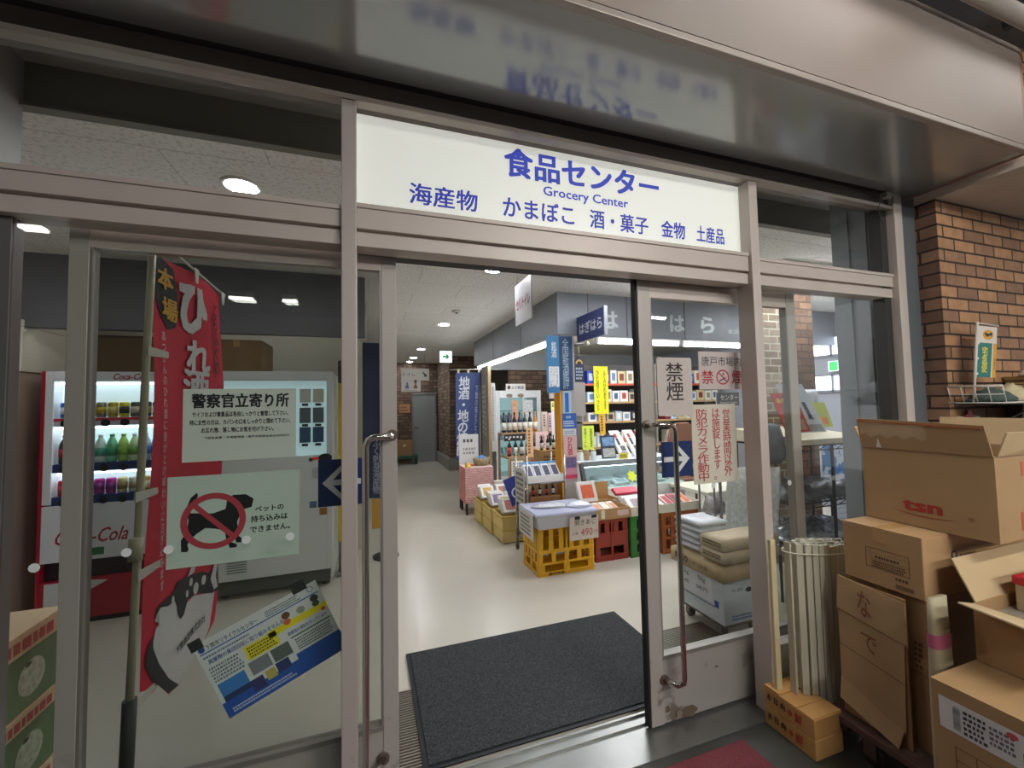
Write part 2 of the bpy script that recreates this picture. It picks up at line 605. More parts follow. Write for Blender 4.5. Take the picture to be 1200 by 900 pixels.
struct('wall_upper', G().box(3.24, 6.5, 1.28, 1.5, 2.84, 3.64), BRF, 'brick wall above the soffit', 'wall')
struct('trim_22', G().box(3.4, 6.5, 0.55, 1.05, 2.80, 2.83), mat('#b08a6c', 0.7), 'warm panel over the louvre', 'panel')
# the rest of the shopfront's wall beyond the picture
struct('wall_front', G().box(-9, -1.30, 1.62, 1.75, -0.01, 3.0), mat('#6f6d6a', 0.6), 'grey wall beyond the shopfront', 'wall')

# ------------------------------------------------------------------ interior shell
CEIL = grid_mat('#efede8', '#e9e7e2', '#c0bdb6', 0.91, 0.455, 0.003, 'x', 0.8, bump=0.0, speck=0.26, z_axis='y')
struct('ceiling', G().box(-3.4, 10.2, 2.12, 12.6, 2.75, 2.83), CEIL, 'off-white speckled ceiling boards of the shop', 'ceiling')
g = G().box(-3.4, 10.2, 2.10, 2.125, 2.745, 3.0)
g.box(-3.4, 10.2, 2.08, 2.13, 2.742, 2.755)
struct('trim_23', g, mat('#77746a', 0.6), 'ceiling edge of the cove behind the upper panes', 'cove')
struct('ceiling_cove', G().box(-3.4, 10.2, 1.70, 2.12, 2.93, 3.0), mat('#a5a29c', 0.6), 'grey top of the cove', 'ceiling')
struct('wall_cove', G().box(-1.32, -1.27, 1.72, 2.1, 2.3, 2.95), mat('#8f8d89', 0.6), 'grey end of the cove', 'wall')
struct('wall_left', G().box(-3.5, -3.4, 1.7, 12.6, 0, 3.0), mat('#cfcabb', 0.7), 'cream wall past the vending machines', 'wall')
struct('wall_machines', G().box(-3.4, -0.04, 4.95, 5.05, 0, 2.75), mat('#dcd7c4', 0.7), 'cream wall behind the vending machines', 'wall')
struct('wall_passage', G().box(-0.10, -0.02, 5.05, 11.9, 0, 2.75), mat('#cfcabb', 0.7), 'cream passage wall', 'wall')
g = G().box(-3.4, -0.03, 4.05, 4.13, 2.19, 2.75)
struct('trim_24', g, mat('#66676a', 0.5, 0, 0.05), 'dark grey header above the vending machines', 'header')
BRI = grid_mat('#8a715d', '#5b4a40', '#4a3d35', 0.23, 0.085, 0.008, 'x', 0.8)
BRIY = grid_mat('#8a715d', '#5b4a40', '#4a3d35', 0.23, 0.085, 0.008, 'y', 0.8)
struct('wall_back', G().box(-0.1, 2.7, 11.9, 12.1, 0, 2.75), BRI, 'brown brick wall at the end of the passage', 'wall')
struct('wall_pillar', G().box(1.86, 2.66, 10.05, 11.9, 0, 2.75), BRI, 'brown brick pillar at the passage end', 'pillar')
struct('trim_25', G().box(1.852, 1.86, 10.06, 11.9, 0.0, 2.75), grid_mat('#9a8a76', '#6b5646', '#58493d', 0.23, 0.085, 0.008, 'y', 0.9, speck=0.4), 'rough speckled side of the brick pillar', 'pillar')
struct('baseboard_1', G().box(1.80, 2.70, 10.0, 11.9, 0, 0.28), mat('#8d8f8b', 0.6), 'grey plinth of the brick pillar', 'baseboard', 0.01)
struct('wall_shop', G().box(2.66, 6.2, 7.8, 8.0, 0, 2.75), BRI, 'brick wall at the back of the shop', 'wall')
struct('trim_26', G().box(2.0, 6.2, 7.74, 7.80, 2.22, 2.75), mat('#a3a4a5', 0.6), 'grey band above the brick wall', 'band')
struct('wall_deep', G().box(2.66, 10.2, 12.5, 12.6, 0, 2.75), mat('#b9b6ac', 0.7))
# shop fascia (header) that turns the corner
FASC = mat('#7f848b', 0.42, 0.15, 0.03, 2.0)
g = G().box(1.92, 2.0, 4.1205, 7.8, 2.285, 2.75)
struct('trim_27', g, FASC, 'grey header along the passage side of the shop', 'header')
g = G().box(1.92, 6.2, 4.05, 4.12, 2.285, 2.75)
struct('trim_28', g, FASC, 'grey header along the front of the shop', 'header')
g = G()
for y in (5.2, 6.5):
    g.box(1.917, 1.93, y - 0.004, y + 0.004, 2.285, 2.75)
for x in (2.29, 2.79, 3.6, 4.8):
    g.box(x - 0.004, x + 0.004, 4.047, 4.06, 2.285, 2.75)
struct('trim_29', g, mat('#4d5157', 0.6), 'panel joints of the header', 'joint')
struct('ceiling_shop', G().box(2.0, 6.2, 4.12, 7.8, 2.56, 2.6), mat('#e4dfcd', 0.7), 'cream ceiling inside the shop', 'ceiling')
# corner post of the shop
struct('pillar', G().box(1.945, 2.115, 4.06, 4.2, 0, 2.285), mat('#a9a5a0', 0.5, 0.1, 0.03), 'grey corner post of the shop', 'pillar', 0.004)
struct('trim_30', G().box(1.925, 1.945, 4.05, 4.2, 0, 1.75), mat('#d8941c', 0.5), 'orange edge strip of the corner post', 'strip')
# brick pillar behind the right fixed pane
struct('wall_dark_pillar', G().box(3.98, 4.27, 3.0, 3.09, 0, 2.75), grid_mat('#80634f', '#5d493c', '#4f4036', 0.21, 0.072, 0.007, 'x', 0.8), 'dark brown brick pillar behind the leaflets', 'pillar')
struct('wall_brick_pillar', G().box(3.58, 3.86, 3.0, 3.09, 0, 2.75), grid_mat('#a89a88', '#75624f', '#c2bbab', 0.21, 0.072, 0.007, 'x', 0.8), 'brick pillar behind the right fixed pane', 'pillar')
# far right wall with daylight windows
struct('wall_far', G().box(6.2, 6.3, 2.0, 12.5, 0, 2.75), mat('#8f929c', 0.7), 'grey wall with daylight windows', 'wall')
def window(n, y0, y1, z0, z1):
    t = thing('window_%d' % n, 'bright daylight window in the far wall', 'window', (6.19, (y0+y1)/2, z0), kind='structure')
    G().box(6.185, 6.195, y0, y1, z0, z1).obj('pane', mat('#dfe9ff', 0.4, emit=WINDOW_GLOW), t)
    g = G()
    for a, b in ((y0 - 0.03, y0), (y1, y1 + 0.03), ((y0+y1)/2 - 0.012, (y0+y1)/2 + 0.012)):
        g.box(6.165, 6.19, a, b, z0 - 0.03, z1 + 0.03)
    for a, b in ((z0 - 0.03, z0), (z1, z1 + 0.03)):
        g.box(6.165, 6.19, y0, y1, a, b)
    g.obj('window_frame', mat('#7f828c', 0.5), t)
window(5, 3.75, 4.45, 2.16, 2.40)
window(6, 3.75, 4.45, 1.66, 1.86)
struct('wall_right_end', G().box(3.232, 10.2, 1.8, 1.9, 0, 3.0), mat('#a5a39c', 0.7))

# ------------------------------------------------------------------ glazing of the shopfront
def fixed_pane(n, label, x0, x1, z0, z1, gl, y=1.668, sill=None):
    t = thing('window_%d' % n, label, 'window', ((x0+x1)/2, y, z0), kind='structure')
    G().box(x0, x1, y - 0.003, y + 0.003, z0, z1).obj('glass_pane', gl, t)
    if sill:
        G().box(x0, x1, y - 0.03, y + 0.03, 0, sill).obj('window_sill', FRAME_W, t, 0.002)
    return t
fixed_pane(1, 'large fixed glass pane beside the doorway', -1.02, -0.092, 0.16, 2.148, GLASS, sill=0.16)
fixed_pane(2, 'clear glass pane above the left fixed pane', -1.6, -0.092, 2.292, 2.71, GLASS)
fixed_pane(3, 'tall fixed glass pane beside the brick wall', 1.922, 2.96, 0.3, 2.148, GLASS, sill=0.3)
fixed_pane(4, 'clear glass pane above the right fixed pane', 1.922, 2.96, 2.292, 2.71, GLASS)

def pull_handle(t, hx, ax, z0, z1):
    g = G()
    y0, y1 = 1.736, 1.665
    pts = [(ax, y0, z1), (ax, y1 + 0.02, z1)]
    s = 1 if hx > ax else -1
    pts = []
    for (px, pz, sg) in ((ax, z1, 1),):
        pts += [(ax, y0, z1 + 0.0), (ax + s*0.01, y1 + 0.01, z1), (ax + s*0.03, y1, z1)]
    pts += [(hx - s*0.035, y1, z1), (hx - s*0.010, y1, z1 - 0.010), (hx, y1, z1 - 0.035)]
    pts += [(hx, y1, z0 + 0.035), (hx - s*0.004, y1, z0 + 0.012), (hx - s*0.03, y1 + 0.01, z0), (hx - s*0.06, y0, z0)]
    g.tube(pts, 0.0125, 12)
    h = g.obj('pull_handle', CHROME, t)
    f = G()
    f.cyl((ax, y0 - 0.006, z1), (ax, y0, z1), 0.022)
    f.cyl((hx - s*0.06, y0 - 0.006, z0), (hx - s*0.06, y0, z0), 0.024)
    f.obj('handle_rose', mat('#8d7f74', 0.35, 0.8), h)

def leaf(n, label, s0, s1, t0, t1, rail0, kick, hx, ax, gl):
    """sliding leaf: s0..s1 and t0..t1 are its two stiles"""
    t = thing('door_%d' % n, label, 'door', ((s0+t1)/2, 1.757, 0), kind='structure')
    y0, y1 = 1.737, 1.779
    G().box(s0, s1, y0, y1, 0.008, 2.17).obj('stile', FRAME_W, t, 0.002)
    G().box(t0, t1, y0, y1, 0.008, 2.17).obj('stile', FRAME_W, t, 0.002)
    G().box(s1, t0, y0 + 0.003, y1 - 0.003, rail0, 2.168).obj('top_rail', FRAME, t)
    k = G().box(s1, t0, y0 + 0.004, y1 - 0.004, 0.010, kick)
    kp = k.obj('kick_panel', two_tone('#a8a49e', '#6f5f4f', 7.0, 0.62, 0.66, 0.4, 0.1, mask_z=(0.0, 0.35)), t)
    b = G().box(s1, t0, y0 - 0.001, y1 + 0.001, kick, kick + 0.018)
    b.box(s1, s1 + 0.008, y0 + 0.002, y1, kick, rail0); b.box(t0 - 0.008, t0, y0 + 0.002, y1, kick, rail0)
    b.obj('glazing_bead', mat('#8f8b86', 0.45, 0.4), t)
    G().box(s1, t0, 1.754, 1.760, kick, rail0).obj('glass_pane', gl, t)
    pull_handle(t, hx, ax, 0.215, 1.437)
    return t, kp
L1, K1 = leaf(1, 'sliding glass door leaf with long chrome handle, slid behind the left pane', -0.925, -0.872, 0.050, 0.107, 2.098, 0.315, -0.012, 0.088, GLASSL)
L2, K2 = leaf(2, 'sliding glass door leaf with worn kick panel beside the mat', 1.262, 1.336, 2.27, 2.335, 2.072, 0.305, 1.398, 1.285, GLASS)
G().box(1.250, 1.262, 1.742, 1.775, 0.008, 2.17).obj('edge_gasket', DARK, L2)
# worn patches on the kick panel of the right leaf, and its floor bolts
fr = front(1.740)
gg = G()
def blob(g, fr, ca, cb, ra, rb, seed, c=0.0011, n=22, j=0.35):
    r = random.Random(seed)
    g.sheet(fr, [(ca + ra*math.cos(2*math.pi*i/n)*(1 - j*r.random()), cb + rb*math.sin(2*math.pi*i/n)*(1 - j*r.random())) for i in range(n)], c)
blob(gg, fr, 1.475, 0.030, 0.065, 0.034, 3)
blob(gg, fr, 1.355, 0.07, 0.016, 0.02, 5)
blob(gg, fr, 1.66, 0.205, 0.014, 0.007, 6)
gg.obj('worn_patch', mat('#6b5b4c', 0.7), L2)
gg = G()
gg.cyl(fr(1.42, 0.035, 0), fr(1.42, 0.035, 0.006), 0.017)
gg.obj('floor_bolt', mat('#a69a8d', 0.4, 0.6), L2)

# service door at the end of the passage
t = thing('door_3', 'plain grey service door at the end of the passage', 'door', (1.46, 11.88, 0), kind='structure')
G().box(1.17, 1.76, 11.86, 11.9, 0.0, 1.87).obj('door_panel', mat('#8f9493', 0.5), t)
g = G().box(1.13, 1.17, 11.84, 11.9, 0, 1.92); g.box(1.76, 1.80, 11.84, 11.9, 0, 1.92); g.box(1.17, 1.76, 11.84, 11.9, 1.87, 1.92)
g.obj('door_frame', mat('#7d817f', 0.5), t)
g = G().cyl((1.22, 11.86, 0.95), (1.22, 11.80, 0.95), 0.02); g.cyl((1.22, 11.80, 0.95), (1.30, 11.80, 0.95), 0.012)
g.obj('door_handle', CHROME, t)

# floor grille behind the threshold
g = G()
def grille(x0, x1, y0, y1):
    g.box(x0, x1, y0, y1, -0.02, 0.002)
grille(0.11, 2.2, 1.90, 2.42)
t = thing('drain_grille', 'long metal floor grille partly covered by the black mat', 'floor grille', (1.1, 2.16, 0))
g.obj('tray', mat('#4b463e', 0.6, 0.3), t)
g = G()
y = 1.91
while y < 2.42:
    g.box(0.12, 2.19, y, y + 0.007, 0.002, 0.006)
    y += 0.017
g.obj('grate', mat('#8f897d', 0.4, 0.6), t)

# ------------------------------------------------------------------ lamps
def unseen_hall_lamp(x, y, z, l, label):
    t = thing('unseen_hall_lamp', label, 'lamp', (x, y, z + 0.1), group='hall lamps')
    G().box(x - l/2, x + l/2, y - 0.07, y + 0.07, z + 0.03, z + 0.1).obj('lamp_housing', mat('#d9d9d4', 0.5), t)
    G().box(x - l/2, x + l/2, y - 0.05, y + 0.05, z, z + 0.03).obj('lamp_tube', mat('#fbf8f4', 0.5, emit=UNSEEN_HALL_TUBE * (0.08 if y > 0.5 else 0.3 if x < 0 else 1)), t)
    G().cyl((x, y, z + 0.1), (x, y, 3.63), 0.01).obj('lamp_rod', mat('#8a8a86', 0.5), t)
for i, (x, y, l) in enumerate(((-1.80, -3.84, 0.3), (-1.15, -3.84, 0.2), (-2.85, -1.55, 0.16), (2.0, -0.9, 1.5), (1.1, -2.8, 1.5), (3.0, -2.8, 1.5), (4.9, -3.4, 1.5), (-1.4, 0.82, 1.2), (0.2, 0.82, 1.2), (1.8, 0.82, 1.2), (3.5, 0.82, 1.2))):  # short lamps give the glints in the glass; long ones are added fill
    unseen_hall_lamp(x, y, 3.42 if y > 0.8 else 3.2, l, 'unseen lamp under the hall ceiling')
def downlight(i, x, y, z=2.75, r=0.075):
    t = thing('ceiling_light', ['round ceiling light next to the doorway', 'round ceiling light second from the doorway', 'round ceiling light third from the doorway', 'round ceiling light fourth from the doorway', 'round ceiling light furthest along the passage', 'round ceiling light seen through the upper pane beside the sign'][i], 'ceiling light', (x, y, z), group='round lights of the passage')
    G().lathe((x, y, z - 0.012), [(r + 0.02, 0.012), (r + 0.02, 0.004), (r + 0.006, 0.0), (r, 0.004), (r, 0.012)], 24).obj('trim_ring', mat('#e6e4de', 0.5), t)
    G().lathe((x, y, z - 0.013), [(r, 0.0), (r, 0.006)], 24).obj('diffuser', mat('#f8f9ff', 0.5, emit=DOWNLIGHT), t)
for i, y in enumerate((3.5, 6.1, 8.9, 10.5, 11.5)):
    downlight(i, 1.05, y)
downlight(5, -0.64, 2.53)
def unseen_ceiling_tube(x, y, l, rot, label, z=2.75, e=None, group=None):
    t = thing('unseen_ceiling_light', label, 'ceiling light', (x, y, z), group=group)
    dx, dy = (l/2, 0.09) if not rot else (0.09, l/2)
    G().box(x - dx - 0.02, x + dx + 0.02, y - dy - 0.02, y + dy + 0.02, z - 0.03, z).obj('fixture_body', mat('#e6e4de', 0.5), t)
    G().box(x - dx, x + dx, y - dy, y + dy, z - 0.045, z - 0.03).obj('diffuser', mat('#f8f9ff', 0.5, emit=e or FILL_PANEL), t)
for x, y in ((-2.2, 2.9), (-0.9, 2.9), (2.3, 3.1), (4.0, 2.7), (5.2, 3.2)):  # fill lights added out of view to brighten the entrance
    unseen_ceiling_tube(x, y, 1.2, False, 'unseen ceiling light added over the entrance as fill', e=FILL_PANEL * (0.24 if x < 0 else 1.0), group='added entrance fill lights')
for x, y in ((3.0, 4.55), (4.6, 4.55), (3.0, 5.3), (4.6, 5.3)):  # fill lights added behind the header, hidden from the camera
    unseen_ceiling_tube(x, y, 1.2, False, 'unseen ceiling light added inside the shop as fill', 2.56, e=FILL_PANEL * 0.65, group='added shop fill lights')
unseen_ceiling_tube(-1.2, 4.55, 1.6, False, 'ceiling light behind the grey header', 2.75, 3.0)
def fascia_tube(label, p0, p1, w=0.075):
    x0, y0 = p0; x1, y1 = p1
    t = thing('strip_light', label, 'strip light', ((x0+x1)/2, (y0+y1)/2, 2.285))
    d = 0.04
    if x0 == x1:
        G().box(x0 - d, x0 + d, y0, y1, 2.265, 2.285).obj('lamp_housing', mat('#e3e3e0', 0.5), t)
        G().cyl((x0, y0 + 0.03, 2.245), (x0, y1 - 0.03, 2.245), 0.034).obj('lamp_tube', mat('#f7fbff', 0.5, emit=SHOP_TUBE), t)
        caps = (G().box(x0 - 0.03, x0 + 0.03, y0, y0 + 0.03, 2.21, 2.27), G().box(x0 - 0.03, x0 + 0.03, y1 - 0.03, y1, 2.21, 2.27))
    else:
        G().box(x0, x1, y0 - d, y0 + d, 2.265, 2.285).obj('lamp_housing', mat('#e3e3e0', 0.5), t)
        G().cyl((x0 + 0.03, y0, 2.245), (x1 - 0.03, y0, 2.245), 0.034).obj('lamp_tube', mat('#f4fbff', 0.5, emit=SHOP_TUBE), t)
        caps = (G().box(x0, x0 + 0.03, y0 - 0.03, y0 + 0.03, 2.21, 2.27), G().box(x1 - 0.03, x1, y0 - 0.03, y0 + 0.03, 2.21, 2.27))
    for g in caps:
        g.obj('end_cap', mat('#c9c9c6', 0.5), t)
fascia_tube('strip light along the passage header near the corner post', (1.97, 4.35), (1.97, 5.8))
fascia_tube('strip light along the passage header far from the corner post', (1.97, 5.82), (1.97, 7.65))
fascia_tube('strip light under the front header beside the projecting sign', (2.40, 4.10), (3.55, 4.10))
fascia_tube('strip light under the front header behind the no smoking signs', (3.57, 4.10), (4.75, 4.10))
fascia_tube('strip light under the front header behind the metal post', (4.77, 4.10), (5.95, 4.10))

# ------------------------------------------------------------------ the shop sign
t = thing('shop_sign', 'long backlit white sign with blue lettering above the doorway', 'sign', (0.91, 1.67, 2.31))
fr = front(1.664, 0.0, 0.0)
G().box(-0.04, 1.866, 1.664, 1.70, 2.308, 2.682).obj('sign_panel', mat('#e4e6de', 0.35, emit=SIGN_GLOW), t)
BL = '#2433a0'
write(t, fr, '食品センター', 0.955, 2.597, w=0.80, h=0.132, m=mat('#2c3fae', 0.5, emit=0.42), bold=0.03)
write(t, fr, 'Grocery Center', 0.955, 2.487, w=0.44, h=0.056, m=mat('#2c3fae', 0.5, emit=0.42), bold=0.016)
for s, a0, a1 in (('海産物', 0.155, 0.435), ('かまぼこ', 0.545, 0.885), ('酒・菓子', 0.965, 1.285), ('金物', 1.36, 1.505), ('土産品', 1.575, 1.755)):
    write(t, fr, s, (a0+a1)/2, 2.397, w=a1-a0, h=0.088 if a0 < 1.3 else 0.085, m=mat(BL, 0.5, emit=0.42), bold=0.018)
# ================================================================== outside, beside the doorway
CARD = mat('#a98a62', 0.75, 0, 0.06, 9.0, bump=0.05)
CARD2 = mat('#9d7d57', 0.75, 0, 0.07, 7.0, bump=0.05)
CARD3 = mat('#b3956b', 0.78, 0, 0.06, 8.0, bump=0.05)
CARDIN = mat('#c0a680', 0.8, 0, 0.05, 8.0)
TAPE = mat('#b7925f', 0.25, 0, 0.04, 20, spec=0.6)

# mats
t = thing('floor_mat', 'charcoal rubber-edged door mat lying in the doorway', 'door mat', (0.95, 2.33, 0))
g = G().box(0.24, 1.685, 1.888, 2.735, 0.006, 0.018)
g.obj('pile', mat('#323537', 0.95, 0, 0.8, 130.0, bump=0.6, bscale=300), t)
g = G().box(0.215, 1.705, 1.865, 2.758, 0.006, 0.012)
g.obj('rubber_edge', mat('#14161a', 0.6), t)
m = G().box(0.2, 1.615, 0.7, 1.552, -0.012, -0.002).obj('floor_mat', mat('#6d2f35', 0.9, 0, 0.25, 120, bump=0.5, bscale=300))
tag(m, 'dark red mat on the pavement in front of the doorway', 'door mat')

# platform cart
t = thing('platform_cart', 'low wooden platform cart under the pile of cardboard boxes', 'cart', (2.35, 0.9, 0))
for i in range(4):
    x0 = 1.965 + i * 0.20
    G().box(x0, x0 + 0.193, 0.30, 1.42, 0.118, 0.148).obj('deck_board', two_tone('#5a3f38', '#8a7466', 9, 0.55, 0.68, 0.75, bump=0.3), t, 0.004)
g = G().box(1.97, 2.76, 0.36, 0.41, 0.095, 0.118); g.box(1.97, 2.76, 1.30, 1.35, 0.095, 0.118)
for gg in (G().box(1.97, 2.76, 0.36, 0.41, 0.095, 0.118), G().box(1.97, 2.76, 1.33, 1.38, 0.095, 0.118)):
    gg.obj('cross_beam', mat('#4a352e', 0.8), t)
def caster(t, x, y, r=0.05, zt=0.095, m1='#3b2f2b', steel='#6d5d54'):
    w = G().lathe((x, y, r), [(r*0.55, -0.018), (r, -0.014), (r, 0.014), (r*0.55, 0.018)], 20, axis='x').obj('wheel', mat(m1, 0.7), t)
    G().lathe((x, y, r), [(r*0.3, -0.02), (r*0.3, 0.02)], 12, axis='x').obj('wheel_hub', mat('#8a7f78', 0.4, 0.7), w)
    g = G().box(x - 0.026, x - 0.021, y - r*0.5, y + r*0.5, r*0.7, zt); g.box(x + 0.021, x + 0.026, y - r*0.5, y + r*0.5, r*0.7, zt)
    g.box(x - 0.026, x + 0.026, y - r*0.5, y + r*0.5, zt - 0.006, zt); g.cyl((x - 0.03, y, r), (x + 0.03, y, r), 0.006)
    g.obj('wheel_fork', mat(steel, 0.5, 0.6), t)
for x, y in ((2.02, 1.26), (2.02, 0.5), (2.68, 1.26), (2.68, 0.5)):
    caster(t, x, y, 0.048, 0.118)

def carton(label, x0, x1, y0, y1, z0, z1, m=None, lid=True, name='cardboard_box', group=None, tape='x', rotz=0.0, cat='box'):
    t = thing(name, label, cat, ((x0+x1)/2, (y0+y1)/2, z0), group=group)
    G().box(x0, x1, y0, y1, z0, z1 - (0.003 if lid else 0)).obj('box_body', m or CARD, t, 0.004)
    if lid:
        ym = (y0 + y1) / 2; xm = (x0 + x1) / 2
        for a, b in (((x0, x1, y0, ym - 0.0015), 0), ((x0, x1, ym + 0.0015, y1), 0)) if tape == 'x' else (((x0, xm - 0.0015, y0, y1), 0), ((xm + 0.0015, x1, y0, y1), 0)):
            G().box(*a, z1 - 0.003, z1).obj('top_flap', m or CARD, t)
        if tape == 'x':
            g = G().box(x0 - 0.001, x1 + 0.001, ym - 0.024, ym + 0.024, z1, z1 + 0.0008)
            g.box(x0 - 0.0012, x0 - 0.0002, ym - 0.024, ym + 0.024, z1 - 0.06, z1)
        else:
            g = G().box(xm - 0.024, xm + 0.024, y0 - 0.001, y1 + 0.001, z1, z1 + 0.0008)
            g.box(xm - 0.024, xm + 0.024, y0 - 0.0012, y0 - 0.0002, z1 - 0.06, z1)
        g.obj('packing_tape', TAPE, t)
    return t

# lowest and middle boxes of the pile
carton('brown box at the very bottom of the pile, standing on the cart deck', 2.072, 2.62, 1.075, 1.37, 0.148, 0.450, CARD2)
t = carton('brown box behind the folded cardboard, under the box with the printed frame', 2.068, 2.62, 1.07, 1.37, 0.451, 0.752, CARD2)
fine_print(t, facing_left(2.068), -1.12, -1.085, 0.47, 0.58, 5, '#6b4d33', seed=3)
t = carton('brown box with a printed frame, under the large open box', 2.035, 2.66, 1.055, 1.345, 0.753, 0.995, mat('#b08d63', 0.72, 0, 0.05, 9, bump=0.05))
fr = facing_left(2.035)
g = G()
for a0, a1, b0, b1 in ((-1.255, -1.10, 0.905, 0.907), (-1.255, -1.10, 0.825, 0.827), (-1.255, -1.253, 0.825, 0.907), (-1.102, -1.10, 0.825, 0.907), (-1.235, -1.234, 0.827, 0.905), (-1.255, -1.10, 0.887, 0.888), (-1.235, -1.10, 0.862, 0.863)):
    g.rect(fr, a0, a1, b0, b1, 0.0012)
g.obj('printed_frame', mat('#5c4630', 0.8), t)
fine_print(t, fr, -1.23, -1.108, 0.83, 0.86, 3, '#5c4630', seed=5)
fine_print(t, fr, -1.22, -1.12, 0.868, 0.884, 1, '#5c4630', seed=6)
fine_print(t, fr, -1.15, -1.10, 0.80, 0.818, 1, '#5c4630', seed=7)
g = G().rect(fr, -1.15, -1.09, 0.768, 0.785, 0.0012)
g.obj('printed_bar', mat('#7c6044', 0.8), t)
fr = front(1.055)
g = G()
g.prism(fr, [(2.235 + 0.020*math.cos(i*math.pi/10), 0.905 + 0.020*math.sin(i*math.pi/10)) for i in range(20)], 0.0002, 0.0012)
g.obj('printed_emblem', mat('#2b3350', 0.7), t)
g = G()
g.prism(fr, [(2.232 + 0.011*math.cos(i*math.pi/8), 0.908 + 0.010*math.sin(i*math.pi/8)) for i in range(16)], 0.0013, 0.0016)
g.obj('printed_emblem', mat('#b08d63', 0.7), t)
fine_print(t, fr, 2.27, 2.38, 0.895, 0.915, 1, '#6b5034', seed=8)

# large open box with red print
def open_box(t, x0, x1, y0, y1, z0, z1, m, w=0.006, inner=None):
    g = G().box(x0, x1, y0, y1, z0, z0 + w)
    g.box(x0, x0 + w, y0, y1, z0 + w, z1); g.box(x1 - w, x1, y0, y1, z0 + w, z1)
    g.box(x0 + w, x1 - w, y0, y0 + w, z0 + w, z1); g.box(x0 + w, x1 - w, y1 - w, y1, z0 + w, z1)
    return g.obj('box_body', m, t)
t = thing('cardboard_box', 'large open cardboard box with red print, topmost on the pile', 'box', (2.5, 1.12, 0.997))
X0, X1, Y0, Y1, Z0, Z1 = 2.20, 2.78, 0.905, 1.345, 0.998, 1.318
MT = mat('#a98961', 0.72, 0, 0.05, 5, bump=0.05)
open_box(t, X0, X1, Y0, Y1, Z0, Z1, MT)
def flap(t, quad, m, th=0.005, name='flap'):
    a, b, c, d = [Vector(p) for p in quad]
    n = (b - a).cross(d - a).normalized() * th
    return G().hexa([a, b, c, d], [a + n, b + n, c + n, d + n]).obj(name, m, t)
flap(t, ((X0, Y1, Z1), (X0, Y0, Z1), (X0 - 0.02, Y0 + 0.012, 1.435), (X0 - 0.02, Y1 + 0.004, 1.452)), MT)
flap(t, ((X1, Y0, Z1), (X1, Y1, Z1), (X1 + 0.03, Y1, 1.44), (X1 + 0.03, Y0, 1.44)), CARDIN)
flap(t, ((X0 + 0.012, Y0, Z1), (X1 - 0.012, Y0, Z1), (X1 - 0.02, Y0 - 0.05, 1.405), (X0 + 0.012, Y0 - 0.03, 1.41)), CARDIN)
flap(t, ((X1 - 0.012, Y1, Z1), (X0 + 0.012, Y1, Z1), (X0 + 0.02, Y1 + 0.04, 1.41), (X1 - 0.02, Y1 + 0.04, 1.41)), CARDIN)
# tape along the long flap, its torn strip and the red tape at the end
frf = Fr((X0 - 0.0201, 0, 1.445), (0, -1, -0.032), (0.16, 0.0, 1))
G().box(X0 - 0.0275, X0 - 0.0175, Y0 + 0.02, Y1 - 0.0, 1.4275, 1.4335, rot=(('X', 0.037),), piv=(X0, (Y0+Y1)/2, 1.4365)).obj('tape_edge', mat('#a35f35', 0.4, 0, 0.1, 20), t)
def flap_pt(a, f): # along the long flap; f 0..1 up
    return Vector((X0 - 0.02*f - 0.0066, a, Z1 + f*(1.435 + (a - Y0)/(Y1 - Y0)*0.017 - Z1)))
g = G()
N = 12
for i in range(N):
    a, b = Y1 - 0.005 - i*0.0205, Y1 - 0.005 - (i+1)*0.0205
    lo0 = 0.42 + 0.08*math.sin(i*2.1) ; lo1 = 0.42 + 0.08*math.sin((i+1)*2.1)
    g.add([flap_pt(a, lo0), flap_pt(b, lo1), flap_pt(b, 0.93), flap_pt(a, 0.93)], [(0, 1, 2, 3)])
g.obj('packing_tape', mat('#bfa481', 0.22, 0, 0.05, 15, spec=0.7), t)
g = G().add([flap_pt(1.283, 0.02), flap_pt(1.262, 0.02), flap_pt(1.272, 0.36)], [(0, 1, 2)])
g.obj('torn_paper', mat('#dcd8cf', 0.8), t)
fr = facing_left(X0)
RED = '#a8322b'
write(t, fr, 'tsn', -1.132, 1.083, w=0.135, h=0.043, col=RED, bold=0.035)
g = G()
pts = [(-1.245 + 0.235*i/24, 1.058 - 0.012*math.sin(math.pi*i/24) - 0.004*i/24) for i in range(25)]
for i in range(24):
    (a0, b0), (a1, b1) = pts[i], pts[i+1]
    w0 = 0.0016*math.sin(math.pi*i/24) + 0.0004; w1 = 0.0016*math.sin(math.pi*(i+1)/24) + 0.0004
    g.sheet(fr, ((a0, b0 - w0), (a1, b1 - w1), (a1, b1 + w1), (a0, b0 + w0)), 0.0012)
g.obj('printed_swoosh', mat('#94392c', 0.7), t)
fine_print(t, fr, -0.985, -0.965, 1.062, 1.078, 2, '#8c6a45', seed=11)
for g in (G().box(2.372, 2.50, Y0 - 0.0012, Y0, 1.235, 1.29), G().box(2.352, 2.50, Y0 - 0.0012, Y0, 1.03, 1.10)):
    g.obj('red_tape', mat('#b4552e', 0.4), t)

